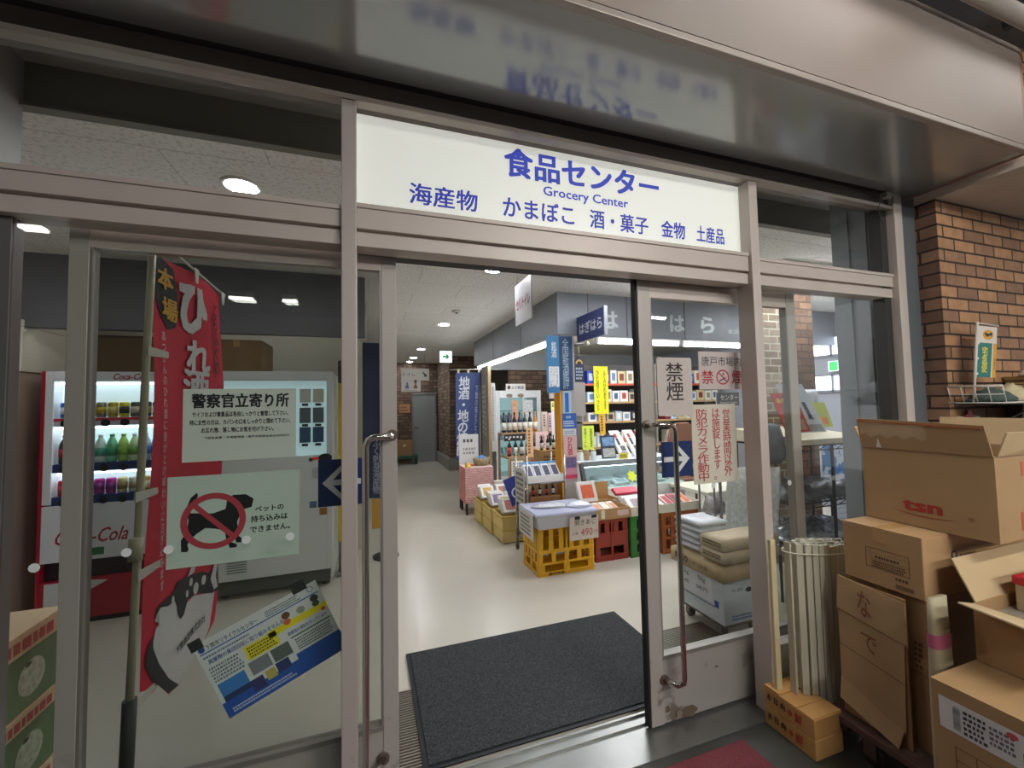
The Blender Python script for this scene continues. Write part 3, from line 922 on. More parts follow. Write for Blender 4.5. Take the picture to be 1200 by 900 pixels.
# folded cardboard standing against the boxes
t = thing('folded_cardboard', 'flattened carton with brown handwriting, leaning on the boxes', 'cardboard', (2.03, 1.24, 0.148))
C4 = mat('#ad8f68', 0.78, 0, 0.06, 10, bump=0.08)
g = G().hexa([(2.012, 1.375, 0.600), (2.012, 1.115, 0.560), (2.020, 1.115, 0.560), (2.020, 1.375, 0.600)], [(2.020, 1.37, 0.744), (2.020, 1.118, 0.722), (2.028, 1.118, 0.722), (2.028, 1.37, 0.744)])
g.obj('flap', C4, t)
g = G().hexa([(2.014, 1.372, 0.300), (2.014, 1.135, 0.212), (2.022, 1.135, 0.212), (2.022, 1.372, 0.300)], [(2.018, 1.372, 0.592), (2.018, 1.125, 0.556), (2.026, 1.125, 0.556), (2.026, 1.372, 0.592)])
g.obj('panel', C4, t)
g = G().hexa([(1.990, 1.365, 0.215), (1.990, 1.150, 0.1495), (1.998, 1.150, 0.1495), (1.998, 1.365, 0.215)], [(2.012, 1.37, 0.302), (2.012, 1.14, 0.216), (2.020, 1.14, 0.216), (2.020, 1.37, 0.302)])
g.obj('flap', C4, t)
g = G().box(2.024, 2.034, 1.12, 1.372, 0.149, 0.735)
g.obj('back_panel', mat('#9c7850', 0.8, 0, 0.05), t)
g = G().tube([(2.0155, 1.372, 0.4455), (2.0155, 1.13, 0.402)], 0.0015, 6)
g.obj('crease', mat('#8d6b45', 0.8), t)
fr = Fr((2.0135, 0, 0), (0, -1, 0), (0.055, 0, 1))
gw = letters(G(), Fr((2.018, 0, 0.6), (0, -1, -0.12), (0.06, 0, 1)), 'な', -1.268, -0.09, w=0.05, h=0.105, c=0.004, rise=-0.1)
gw.obj('handwriting', mat('#7c4432', 0.8), t)
gw = letters(G(), Fr((2.0145, 0, 0.4), (0, -1, -0.12), (0.014, 0, 1)), 'で', -1.255, -0.045, w=0.06, h=0.07, c=0.008, rise=-0.1)
gw.obj('handwriting', mat('#7c4432', 0.8), t)

# small paper sack with pink band stuck between the boxes
t = thing('paper_sack', 'narrow printed paper sack with a pink band, squeezed between the boxes', 'sack', (1.99, 0.995, 0.15))
g = G()
P_ = []
for k in range(9):
    f = k / 8
    z = 0.150 + 0.66*f
    x = 1.99 - 0.012*math.sin(f*2.2)
    q = 1 - 0.25*max(0, f - 0.8)*5
    ring = []
    for i in range(14):
        ca, sa = math.cos(2*math.pi*i/14), math.sin(2*math.pi*i/14)
        ring.append((x + 0.048*math.copysign(abs(ca)**0.6, ca), 0.992 + (0.034 - 0.02*f)*q*math.copysign(abs(sa)**0.6, sa), z))
    P_.append(ring)
vs = [p for r_ in P_ for p in r_]
fs = [(k*14+i, k*14+(i+1) % 14, (k+1)*14+(i+1) % 14, (k+1)*14+i) for k in range(8) for i in range(14)] + [tuple(range(112, 126)), tuple(reversed(range(14)))]
g.add(vs, fs, True).obj('sack_body', mat('#aaa183', 0.6, 0, 0.08, 12), t)
g = G()
for z_ in (0.635, 0.685):
    g.add([(x + (0.0012 if x > 1.99 else -0.0012), y + (0.0015 if y > 0.992 else -0.0015), z_) for x, y, z in P_[6]], [])
g.f = [(i, (i+1) % 14, 14+(i+1) % 14, 14+i) for i in range(14)]; g.sm = [True]*14
g.obj('pink_band', mat('#b35f7d', 0.6), t)
write(t, front(0.966, 0, 0), '1100', 1.978, 0.712, w=0.045, h=0.012, col='#3a3530')

# big lower box with a white shipping label, and the open box on it
t = carton('large brown box with white shipping label, nearest the street', 1.80, 2.62, 0.40, 0.935, 0.149, 0.598, mat('#a5845b', 0.74, 0, 0.06, 8, bump=0.06), tape='y')
fr = facing_left(1.80)
g = G().rect(fr, -0.915, -0.66, 0.455, 0.555, 0.0012)
g.obj('shipping_label', mat('#d6d5d2', 0.5), t)
fine_print(t, fr, -0.855, -0.80, 0.465, 0.545, 5, '#3c3c40', c=0.0018, seed=21)
fine_print(t, fr, -0.795, -0.735, 0.48, 0.54, 4, '#6b6b70', c=0.0018, seed=22)
g = G()
rnd = random.Random(4)
b = 0.468
while b < 0.54:
    h = rnd.choice((0.0015, 0.0025, 0.004)); g.rect(fr, -0.88, -0.862, b, b + h, 0.0018); b += h + 0.003
a = -0.725
while a < -0.67:
    h = rnd.choice((0.0015, 0.0025, 0.004)); g.rect(fr, a, a + h, 0.475, 0.505, 0.0018); a += h + 0.003
g.obj('barcode', mat('#2b2b2e', 0.7), t)
g = G().prism(fr, [(-0.745 + 0.013*math.cos(i*math.pi/8), 0.538 + 0.009*math.sin(i*math.pi/8)) for i in range(16)], 0.0013, 0.0019)
g.obj('red_stamp', mat('#c0504e', 0.7), t)
g = G()
for (a0, a1, b0, b1) in ((-0.88, -0.78, 0.41, 0.412), (-0.88, -0.78, 0.33, 0.332), (-0.88, -0.878, 0.33, 0.412), (-0.782, -0.78, 0.33, 0.412), (-0.88, -0.78, 0.37, 0.372), (-0.83, -0.828, 0.33, 0.412)):
    g.rect(fr, a0, a1, b0, b1, 0.0012)
g.obj('printed_table', mat('#5f472f', 0.8), t)

t = thing('cardboard_box', 'open cardboard box with spread flaps, on the box with the white label', 'box', (2.36, 0.86, 0.6))
MB_ = mat('#a6855c', 0.75, 0, 0.05, 7, bump=0.05)
x0, x1, y0, y1, z0, z1 = 2.06, 2.66, 0.66, 0.93, 0.6, 0.80
open_box(t, x0, x1, y0, y1, z0, z1, MB_)
flap(t, ((x0, y1, z1), (x0, y0, z1), (x0 - 0.13, y0 + 0.0, 0.815), (x0 - 0.13, y1 - 0.02, 0.835)), mat('#c8b28c', 0.8, 0, 0.04))
flap(t, ((x0, y0, z1), (x1, y0, z1), (x1 - 0.03, y0 - 0.09, 0.77), (x0 - 0.01, y0 - 0.10, 0.78)), mat('#c8b28c', 0.8, 0, 0.04))
flap(t, ((x1, y1, z1), (x0 + 0.02, y1, z1), (x0 + 0.04, y1 + 0.07, 0.93), (x1, y1 + 0.07, 0.93)), mat('#bea67f', 0.8, 0, 0.04))
flap(t, ((x1, y0, z1), (x1, y1, z1), (x1 + 0.1, y1, 0.86), (x1 + 0.1, y0, 0.86)), CARDIN)
G().box(x0 + 0.008, x1 - 0.008, y0 + 0.008, y1 - 0.008, z0 + 0.15, z0 + 0.155).obj('crumpled_liner', mat('#8c8478', 0.5, 0, 0.2, 30, bump=0.8, bscale=30), t)

# white carton with red lid standing on edge inside that open box
t = thing('gift_box', 'small pale box with red lid, tucked in the open box', 'box', (2.42, 0.80, 0.756))
G().box(2.26, 2.55, 0.70, 0.90, 0.756, 0.862).obj('box_body', mat('#b9a384', 0.6, 0, 0.05), t, 0.003)
G().box(2.254, 2.556, 0.694, 0.906, 0.850, 0.880).obj('lid', mat('#b5202c', 0.4), t, 0.004)
G().box(2.275, 2.535, 0.715, 0.885, 0.8795, 0.8805).obj('lid_panel', mat('#d8b48a', 0.5), t)

# two long cartons lying by the post, one on the other
def long_carton(label, z0, z1, top):
    t = thing('cardboard_box', label, 'box', (1.895, 1.48, z0), group='long cartons by the post')
    m = mat('#bd8e54', 0.72, 0, 0.05, 9, bump=0.05)
    G().box(1.812, 1.985, 1.358, 1.602, z0, z1 - 0.004).obj('box_body', m, t, 0.003)
    ys = (1.358, 1.436, 1.52, 1.602)
    for i in range(3):
        d = (0.0, 0.0, 0.006)[i] if top else 0
        G().box(1.813, 1.984, ys[i] + 0.003, ys[i+1] - 0.003, z1 - 0.004, z1 + d).obj('top_flap', mat('#c9995c', 0.7, 0, 0.06, 9), t)
    fr = facing_left(1.812)
    zc = (z0 + z1) / 2
    write(t, fr, '本', -1.575, zc + 0.004, w=0.022, h=0.032, col='#2b2118', bold=0.03)
    write(t, fr, '日', -1.54, zc + 0.004, w=0.018, h=0.030, col='#2b2118', bold=0.03)
    write(t, fr, '向', -1.505, zc + 0.004, w=0.022, h=0.030, col='#2b2118', bold=0.03)
    g = G().prism(fr, [(-1.468 + 0.010*math.cos(i*math.pi/6), zc + 0.012*math.sin(i*math.pi/6)) for i in range(12)], 0.0004, 0.0012)
    g.obj('red_mark', mat('#b8452f', 0.7), t)
    write(t, fr, '鮮', -1.43, zc, w=0.036, h=0.046, col='#b8452f', bold=0.02)
    return t
long_carton('long carton with black and red print, lower of two by the post', -0.011, 0.076, False)
long_carton('long carton with gaping top flaps, upper of two by the post', 0.077, 0.163, True)

# rolled slatted bath lid, wrapped in film
t = thing('rolled_slat_cover', 'bundle of pale slats rolled upright beside the metal post', 'slat roll', (2.1, 1.51, 0.02))
g = G()
rnd = random.Random(5)
k = 0
a = 0.0
while a < 2 * math.pi * 2.05:
    rr = 1.0 - 0.26 * a / (2 * math.pi)
    cx, cy = 2.105 + 0.205 * rr * math.cos(a + math.pi), 1.512 + 0.062 * rr * math.sin(a + math.pi)
    tx, ty = -0.205*math.sin(a + math.pi), 0.062*math.cos(a + math.pi)
    ang = math.atan2(ty, tx)
    w = 0.034
    if cx < 1.995: z0 = 0.1655
    else: z0 = max(0.02, 0.1655 - (cx - 1.995) * 3)
    zt = 0.862 - (cx - 1.9) * 0.12 + rnd.uniform(-0.004, 0.004)
    g.box(cx - w/2 + 0.0015, cx + w/2 - 0.0015, cy - 0.006, cy + 0.006, z0, zt, rot=(('Z', ang),))
    a += w / math.hypot(tx * rr, ty * rr)
g.obj('slats', mat('#bdb9a4', 0.5, 0, 0.08, 5, stretch=(30, 30, 0.6)), t, 0.002)
g = G().box(1.832, 1.866, 1.545, 1.562, 0.164, 0.868)
g.obj('end_slat', mat('#d3c49a', 0.5), t, 0.003)
pts = [(2.105 + 0.225*math.cos(i*math.pi/16), 1.512 + 0.074*math.sin(i*math.pi/16), 0.80 - 0.02*math.cos(i*math.pi/16)) for i in range(32)]
g = G().tube(pts, 0.003, 6, closed=True)
g.obj('tie_string', mat('#d9d8c8', 0.3), t)
g = G()
for i in range(5):
    x = 1.97 + i * 0.065
    g.tube([(x, 1.46, 0.852 - i*0.008), (x + 0.03, 1.51, 0.868 - i*0.008), (x + 0.05, 1.565, 0.85 - i*0.008)], 0.0022, 6)
g.tube([(1.93, 1.50, 0.86), (2.1, 1.47, 0.85), (2.28, 1.52, 0.83)], 0.0022, 6)
g.obj('film_fold', mat('#e9e8dc', 0.2), t)

# ------------------------------------------------------------------ on the brick wall
t = thing('wire_shelf', 'white wire basket shelf fixed to the brick wall', 'shelf', (3.6, 1.40, 1.50))
g = G()
X0, X1, Y0, Y1, Z0, Z1 = 3.215, 4.3, 1.27, 1.495, 1.505, 1.60
R_ = 0.0035
g.tube([(X0, Y0, Z1), (X0, Y1, Z1)], R_); g.tube([(X0, Y1, Z1), (X1, Y1, Z1)], R_)
g.tube([(X0, Y0, Z0), (X1, Y0, Z0)], 0.005); g.tube([(X0, Y0, Z0), (X0, Y1, Z0)], R_); g.tube([(X0, Y1, Z0), (X1, Y1, Z0)], R_)
for i in range(5):
    y = Y0 + (Y1 - Y0) * i / 4
    g.tube([(X0 + 0.03, y, Z0), (X0, y, Z1)], 0.0025)
g.tube([(X0 + 0.015, Y0, (Z0+Z1)/2), (X0 + 0.015, Y1, (Z0+Z1)/2)], 0.0025)
for i in range(24):
    x = X0 + 0.03 + i * 0.044
    g.tube([(x, Y0, Z0), (x, Y1, Z0)], 0.002)
g.obj('wire_frame', mat('#d8d4cb', 0.35), t)
g = G().box(3.30, 4.3, 1.28, 1.49, 1.494, 1.500)
g.obj('shelf_board', mat('#3b3734', 0.7), t)
for x in (3.80, 4.15):
    G().hexa([(x, 1.497, 1.36), (x, 1.47, 1.36), (x + 0.02, 1.47, 1.36), (x + 0.02, 1.497, 1.36)], [(x, 1.497, 1.494), (x, 1.30, 1.494), (x + 0.02, 1.30, 1.494), (x + 0.02, 1.497, 1.494)]).obj('bracket', mat('#4a4542', 0.6, 0.5), t)
# crumpled net bags and papers lying in it
def crumple(name, label, cat, c, rx, ry, rz, seed, m, n=14, k=8, group=None):
    r = random.Random(seed)
    vs, fs = [], []
    for j in range(k + 1):
        ph = math.pi / 2 * j / k
        for i in range(n):
            th = 2 * math.pi * i / n
            q = 1 + r.uniform(-0.16, 0.16)
            vs.append((c[0] + rx*q*math.cos(th)*math.cos(ph), c[1] + ry*q*math.sin(th)*math.cos(ph), c[2] + rz*math.sin(ph)*(1 + r.uniform(-0.12, 0.12))))
    for j in range(k):
        for i in range(n):
            fs.append((j*n+i, j*n+(i+1) % n, (j+1)*n+(i+1) % n, (j+1)*n+i))
    fs.append(tuple(reversed(range(n)))); fs.append(tuple(k*n + i for i in range(n)))
    o = G().add(vs, fs, True).obj(name, m)
    return tag(o, label, cat, group)
crumple('net_bag', 'dark green crumpled net in the wire shelf', 'net', (3.36, 1.375, 1.5085), 0.12, 0.09, 0.075, 1, mat('#47564f', 0.8, 0, 0.3, 40, bump=0.6))
crumple('paper_sheets', 'creased cream papers piled in the wire shelf', 'paper', (3.55, 1.375, 1.5085), 0.095, 0.08, 0.10, 2, mat('#cdbf9b', 0.8, 0, 0.12, 20, bump=0.3))
t = thing('folded_sheet', 'white plastic sheets sliding over the wire shelf front', 'plastic sheet', (3.7, 1.36, 1.508))
for i, (dx, z) in enumerate(((0, 0), (0.07, 0.008), (0.13, 0.016))):
    G().hexa([(3.66 + dx, 1.27, 1.530 + z - i*0.002), (3.95, 1.262, 1.515 + z), (3.95, 1.48, 1.515 + z), (3.68 + dx, 1.48, 1.530 + z)], [(3.66 + dx, 1.27, 1.535 + z - i*0.002), (3.95, 1.262, 1.520 + z), (3.95, 1.48, 1.520 + z), (3.68 + dx, 1.48, 1.535 + z)]).obj('sheet', mat(('#c9cbb8', '#dedfd2', '#b7bca8')[i], 0.3), t)
t = thing('woven_basket', 'tan woven basket on the wire shelf', 'basket', (4.02, 1.40, 1.548))
BK = grid_mat('#c2a878', '#a88c5c', '#6f5a38', 0.022, 0.014, 0.003, 'x', 0.7, bump=0.8)
G().hexa([(3.82, 1.30, 1.548), (4.24, 1.30, 1.548), (4.24, 1.48, 1.548), (3.82, 1.48, 1.548)], [(3.79, 1.285, 1.655), (4.27, 1.285, 1.655), (4.27, 1.49, 1.655), (3.79, 1.49, 1.655)]).obj('basket_body', BK, t)
G().tube([(3.79, 1.285, 1.655), (4.27, 1.285, 1.655), (4.27, 1.49, 1.655), (3.79, 1.49, 1.655)], 0.007, 8, closed=True).obj('basket_rim', mat('#b99c68', 0.7), t)
for nm, lab, x, col in (('plastic_packet', 'white packet on the woven basket', 3.80, '#dcd9d4'), ('plastic_packet', 'dark blue packet on the woven basket', 3.90, '#2c2f78'), ('plastic_packet', 'pink packet on the woven basket', 4.02, '#d07a9a'), ('plastic_packet', 'yellow packet on the woven basket', 4.14, '#d7c23a')):
    crumple(nm, lab, 'packet', (x, 1.37, 1.663), 0.055, 0.06, 0.035, int(x*100), mat(col, 0.4))
# coat hanger with a pale cloth
t = thing('coat_hanger', 'black coat hanger hooked under the wire shelf', 'hanger', (3.64, 1.36, 1.49))
g = G().tube([(3.64, 1.30, 1.502), (3.652, 1.30, 1.513), (3.665, 1.30, 1.500), (3.652, 1.31, 1.482), (3.648, 1.34, 1.462)], 0.004)
g.obj('hook', mat('#1a1716', 0.4), t)
g = G().tube([(3.648, 1.34, 1.462), (3.54, 1.38, 1.405), (3.525, 1.39, 1.392), (3.56, 1.395, 1.385), (3.78, 1.30, 1.372), (3.80, 1.29, 1.382), (3.78, 1.295, 1.395)], 0.005, 8, closed=True)
g.obj('hanger_arms', mat('#1a1716', 0.4), t)
o = G().hexa([(3.76, 1.40, 1.30), (3.95, 1.38, 1.28), (3.97, 1.40, 1.28), (3.78, 1.43, 1.30)], [(3.74, 1.36, 1.493), (3.96, 1.36, 1.493), (3.97, 1.40, 1.493), (3.75, 1.40, 1.493)]).obj('cloth', mat('#a9a9a8', 0.8, 0, 0.1, 12))
tag(o, 'grey cloth hanging under the wire shelf behind the hanger', 'cloth')
# first aid card
t = thing('first_aid_card', 'white card with a red cross on the brick wall', 'card', (3.37, 1.49, 1.33))
G().box(3.29, 3.50, 1.488, 1.497, 1.33, 1.425).obj('card', mat('#ded7d0', 0.6), t)
g = G().box(3.345, 3.435, 1.482, 1.488, 1.395, 1.435); g.box(3.37, 3.41, 1.4815, 1.4875, 1.375, 1.455)
g.obj('red_cross', mat('#c01f3a', 0.5), t)
# little courier banner
t = thing('mini_banner', 'small green and white courier banner on a thin pole over the wire shelf', 'banner', (3.25, 1.40, 1.505))
fr = Fr((3.245, 1.40, 1.505), (1, 0, 0), (0.20, 0, 1))
g = G().cyl(fr(0.0, 0.0), fr(0.0, 0.475), 0.006); g.cyl(fr(0, 0.470), fr(0.215, 0.462), 0.004)
g.obj('pole', mat('#ddd6cd', 0.4), t)
fb = Fr(fr(0.015, 0.15), (1, 0, -0.02), (0.20, 0, 1))
G().prism(fb, ((0, 0), (0.185, 0), (0.185, 0.305), (0, 0.305)), -0.001, 0.001).obj('banner_cloth', mat('#e3d8cc', 0.7), t)
G().prism(fb, ((0.0, 0.0), (0.135, 0.0), (0.140, 0.205), (0.0, 0.205)), 0.001, 0.0015).obj('green_field', mat('#1f7a70', 0.6), t)
G().prism(fb, ((0.150, 0.0), (0.185, 0.0), (0.185, 0.205), (0.152, 0.205)), 0.001, 0.0015).obj('yellow_edge', mat('#e0a532', 0.6), t)
write(t, fb, '宅急便', 0.068, 0.105, w=0.058, h=0.155, col='#e2d24c', vert=True, bold=0.03, c=0.002)
write(t, fb, '取扱店', 0.169, 0.08, w=0.014, h=0.07, col='#6b4b1c', vert=True, c=0.002)
g = G().prism(fb, [(0.095 + 0.052*math.cos(i*math.pi/12), 0.255 + 0.030*math.sin(i*math.pi/12)) for i in range(24)], 0.001, 0.0016)
g.obj('emblem_oval', mat('#d8a338', 0.6), t)
cat_ = [(-0.040, 0.004), (-0.030, 0.016), (-0.018, 0.010), (0.012, 0.008), (0.028, 0.018), (0.042, 0.014), (0.036, 0.0), (0.030, -0.010), (0.024, -0.002), (0.010, -0.004), (-0.010, -0.014), (-0.014, -0.004), (-0.026, -0.012), (-0.026, 0.0)]
G().prism(fb, [(0.095 + a, 0.254 + b) for a, b in cat_], 0.0017, 0.0021).obj('emblem_mark', mat('#1e1a16', 0.6), t)
for b in (0.02, 0.11, 0.20, 0.29):
    G().box(*sum([[fr(0.0, 0.15 + b)[0] - 0.008, fr(0.0, 0.15 + b)[0] + 0.022], [1.396, 1.404], [fr(0, 0.15 + b)[2] - 0.006, fr(0, 0.15 + b)[2] + 0.006]], [])).obj('banner_tab', mat('#ddd6cd', 0.5), t)
# sensor with trailing wires under the canopy
t = thing('door_sensor', 'small beige junction box with loose wires under the canopy edge', 'sensor', (2.93, 1.58, 2.735))
G().box(2.905, 2.955, 1.565, 1.60, 2.735, 2.765).obj('sensor_body', mat('#b9b3a4', 0.5), t, 0.004)
G().box(2.925, 2.935, 1.575, 1.583, 2.765, 2.778).obj('bracket', mat('#5a5652', 0.5), t)
g = G().tube([(2.905, 1.58, 2.745), (2.87, 1.57, 2.73), (2.86, 1.575, 2.70), (2.862, 1.59, 2.66), (2.88, 1.59, 2.60), (2.91, 1.59, 2.575)], 0.0022, 6)
g.tube([(2.955, 1.58, 2.745), (2.98, 1.57, 2.74), (2.965, 1.57, 2.725), (2.99, 1.58, 2.72), (2.985, 1.59, 2.70)], 0.0022, 6)
g.tube([(2.905, 1.585, 2.75), (2.80, 1.60, 2.765), (2.70, 1.61, 2.775)], 0.0025, 6)
g.obj('wire', mat('#23211f', 0.5), t)
# pipe under the hall ceiling
t = thing('overhead_pipe', 'pale pipe running under the hall ceiling', 'pipe', (3.0, 1.0, 3.35))
G().cyl((1.9, 1.0, 3.33), (6.0, 1.0, 3.33), 0.035).obj('pipe_run', mat('#b5ada3', 0.5), t)
for x in (2.2, 3.6):
    G().box(x - 0.015, x + 0.015, 0.99, 1.01, 3.36, 3.62).obj('hanger_strap', mat('#565250', 0.5), t)
# ================================================================== signs and stickers on the glass
Y_L = 1.7535
def paper_sign(name, label, cat, x0, x1, z0, z1, col, th=0.0012, rot=0.0, y=Y_L, rough=0.6, corner=0.0, n=6):
    t = thing(name, label, cat, ((x0+x1)/2, y, z0))
    fr = front(y, 0, 0)
    if corner:
        pts = []
        for cx, cz, a0 in ((x1-corner, z0+corner, -90), (x1-corner, z1-corner, 0), (x0+corner, z1-corner, 90), (x0+corner, z0+corner, 180)):
            for i in range(n + 1):
                a = math.radians(a0 + 90*i/n)
                pts.append((cx + corner*math.cos(a), cz + corner*math.sin(a)))
    else:
        pts = [(x0, z0), (x1, z0), (x1, z1), (x0, z1)]
    G().prism(fr, pts, 0.0, th).obj('sheet', mat(col, rough), t)
    return t, Fr((0, y - th, 0))

# police notice
t, fr = paper_sign('notice', 'white notice sheet with bold black heading, above the no pets sign', 'notice', -0.612, -0.258, 1.37, 1.625, '#d4ded2')
K = '#23262a'
write(t, fr, '警察官立寄り所', -0.434, 1.583, w=0.305, h=0.052, col=K, bold=0.03)
write(t, fr, 'サイフおよび貴重品は各自しっかりと管理して下さい。', -0.434, 1.535, w=0.30, h=0.019, col=K, bold=0.018)
write(t, fr, '特に女性の方は、カバンの口をしっかりと閉めて下さい。', -0.434, 1.507, w=0.315, h=0.019, col=K, bold=0.018)
write(t, fr, 'お忘れ物、落し物にお気を付け下さい。', -0.444, 1.479, w=0.225, h=0.019, col=K, bold=0.018)
write(t, fr, '下関警察署・市場管理課・唐戸市場業者連合協同組合', -0.414, 1.452, w=0.27, h=0.009, col=K)
# no pets
t, fr = paper_sign('notice', 'pale green no pets sign with a crossed-out black dog', 'notice', -0.652, -0.245, 1.012, 1.322, '#c3d6c8')
dog = [(-0.602,1.200),(-0.584,1.248),(-0.566,1.264),(-0.563,1.253),(-0.581,1.216),(-0.584,1.195),(-0.518,1.188),(-0.480,1.200),(-0.477,1.226),(-0.458,1.247),(-0.418,1.246),(-0.394,1.228),(-0.400,1.199),(-0.429,1.192),(-0.445,1.151),(-0.440,1.119),(-0.438,1.10),(-0.425,1.087),(-0.425,1.078),(-0.446,1.078),(-0.452,1.10),(-0.462,1.118),(-0.468,1.10),(-0.462,1.082),(-0.444,1.072),(-0.446,1.062),(-0.466,1.062),(-0.478,1.098),(-0.482,1.125),(-0.510,1.134),(-0.540,1.140),(-0.566,1.122),(-0.585,1.102),(-0.592,1.088),(-0.588,1.072),(-0.592,1.064),(-0.609,1.066),(-0.611,1.104),(-0.595,1.132),(-0.589,1.173)]
G().sheet(fr, dog, 0.0008).obj('dog_silhouette', mat('#16191a', 0.7), t)
cx, cz = -0.5155, 1.162
g = G()
for i in range(48):
    a, b = 2*math.pi*i/48, 2*math.pi*(i+1)/48
    g.sheet(fr, [(cx + 0.098*math.cos(a), cz + 0.097*math.sin(a)), (cx + 0.098*math.cos(b), cz + 0.097*math.sin(b)), (cx + 0.078*math.cos(b), cz + 0.077*math.sin(b)), (cx + 0.078*math.cos(a), cz + 0.077*math.sin(a))], 0.0012)
g.sheet(fr, [(cx - 0.064, cz + 0.052), (cx - 0.050, cz + 0.062), (cx + 0.064, cz - 0.052), (cx + 0.050, cz - 0.062)], 0.0013)
g.obj('prohibition_ring', mat('#b2404b', 0.6), t)
write(t, fr, 'ペットの', -0.343, 1.190, w=0.092, h=0.021, col='#16191a', bold=0.02, rise=0.02)
write(t, fr, '持ち込みは', -0.343, 1.156, w=0.118, h=0.024, col='#16191a', bold=0.02, rise=0.02)
write(t, fr, 'できません。', -0.340, 1.119, w=0.128, h=0.022, col='#16191a', bold=0.02, rise=0.02)
# arrow plates
def arrow_sign(label, x0, x1, z0, z1, d):
    t, fr = paper_sign('arrow_sign', label, 'sign', x0, x1, z0, z1, '#1f3566', rough=0.4)
    cx, cz, s = (x0+x1)/2, (z0+z1)/2, (x1-x0)/2
    P = [(-0.82, 0), (-0.05, 0.76), (0.22, 0.76), (-0.36, 0.13), (0.86, 0.13), (0.86, -0.13), (-0.36, -0.13), (0.22, -0.76), (-0.05, -0.76)]
    pts = [(cx - d*a*s*-1 if d < 0 else cx - a*s, cz + b*s) for a, b in P]
    if d < 0:
        pts = [(cx + a*s, cz + b*s) for a, b in P]
    G().sheet(fr, pts, 0.0008).obj('arrow', mat('#dfe3e2', 0.5), t)
arrow_sign('blue square with white arrow, partly hidden by the metal post', -0.182, -0.018, 1.175, 1.352, -1)
arrow_sign('blue square with white arrow, behind the chrome door handle', 1.383, 1.572, 1.168, 1.345, 1)
# no smoking plate
t, fr = paper_sign('no_smoking_plate', 'grey plate with two black characters, above the arrow sign on the door leaf', 'sign', 1.372, 1.588, 1.475, 1.772, '#cfc4bd', th=0.004, corner=0.012)
write(t, fr, '禁煙', 1.478, 1.648, w=0.105, h=0.195, col='#2a2624', vert=True, bold=0.006, line=0.95)
# market no smoking sign
t, fr = paper_sign('no_smoking_sign', 'pinkish grey sign with red cigarette ring, beside the two-character plate', 'sign', 1.638, 1.945, 1.607, 1.808, '#cdbfbc', th=0.002)
write(t, fr, '唐戸市場内', 1.79, 1.757, w=0.27, h=0.052, col='#3d3f49')
write(t, fr, '禁', 1.692, 1.672, w=0.076, h=0.072, col='#b3343f', bold=0.012)
write(t, fr, '煙', 1.895, 1.672, w=0.076, h=0.072, col='#b3343f', bold=0.012)
g = G()
for i in range(32):
    a, b = 2*math.pi*i/32, 2*math.pi*(i+1)/32
    g.sheet(fr, [(1.794 + 0.044*math.cos(a), 1.672 + 0.040*math.sin(a)), (1.794 + 0.044*math.cos(b), 1.672 + 0.040*math.sin(b)), (1.794 + 0.037*math.cos(b), 1.672 + 0.033*math.sin(b)), (1.794 + 0.037*math.cos(a), 1.672 + 0.033*math.sin(a))], 0.0012)
g.sheet(fr, [(1.764, 1.694), (1.769, 1.699), (1.824, 1.650), (1.819, 1.645)], 0.0014)
g.obj('prohibition_ring', mat('#b3343f', 0.6), t)
g = G().sheet(fr, [(1.770, 1.655), (1.812, 1.672), (1.815, 1.666), (1.773, 1.649)], 0.0009)
g.sheet(fr, [(1.795, 1.678), (1.803, 1.690), (1.800, 1.698), (1.792, 1.686)], 0.0009)
g.obj('cigarette', mat('#3d3f49', 0.6), t)
# opening hours notice
t, fr = paper_sign('notice', 'cream paper with red vertical writing, taped beside the second arrow sign', 'notice', 1.578, 1.872, 1.118, 1.528, '#d9d3c3')
R2 = '#b7373b'
write(t, fr, '営業時間以外', 1.806, 1.325, w=0.052, h=0.355, col=R2, vert=True, bold=0.004)
write(t, fr, 'は施錠します。', 1.735, 1.320, w=0.052, h=0.375, col=R2, vert=True, bold=0.004)
write(t, fr, '防犯カメラ作動中', 1.642, 1.318, w=0.075, h=0.375, col=R2, vert=True, bold=0.004)
# recycling poster, taped askew
t = thing('poster', 'blue and yellow recycling poster taped askew low on the glass', 'poster', (-0.34, Y_L, 0.48))
A = math.radians(23.5)
fp = Fr((-0.460, Y_L, 0.478), (math.cos(A), 0, math.sin(A)), (-math.sin(A), 0, math.cos(A)))
PW, PH = 0.418, 0.288
G().prism(fp, ((0, 0), (PW, 0), (PW, PH), (0, PH)), 0, 0.001).obj('sheet', mat('#cfd8d3', 0.35), t)
def pr(a0, a1, b0, b1, col, name, c=0.0014):
    return G().rect(fp, a0*PW, a1*PW, b0*PH, b1*PH, c).obj(name, mat(col, 0.5), t)
pr(0, 1, 0, 0.20, '#2a58a6', 'blue_band'); pr(0.62, 1, 0.2, 0.27, '#2a58a6', 'blue_band')
pr(0.02, 0.98, 0.845, 0.86, '#3d63ad', 'blue_rule')
pr(0.30, 0.56, 0.50, 0.68, '#e3d92c', 'yellow_panel'); pr(0.50, 1.0, 0.615, 0.70, '#e3d92c', 'yellow_panel')
pr(0.64, 0.98, 0.475, 0.495, '#577a62', 'green_rule')
pr(0.03, 0.24, 0.235, 0.44, '#3f7fc0', 'picture', 0.0016); pr(0.03, 0.24, 0.20, 0.27, '#2d4066', 'picture', 0.0018)
pr(0.28, 0.44, 0.31, 0.48, '#7b8386', 'picture', 0.0016); pr(0.46, 0.61, 0.31, 0.48, '#5d6a63', 'picture', 0.0016)
pr(0.24, 0.34, 0.12, 0.27, '#3b3f6b', 'picture', 0.0018); pr(0.36, 0.44, 0.16, 0.28, '#b3ad5a', 'picture', 0.0018); pr(0.45, 0.56, 0.17, 0.30, '#35406c', 'picture', 0.0018)
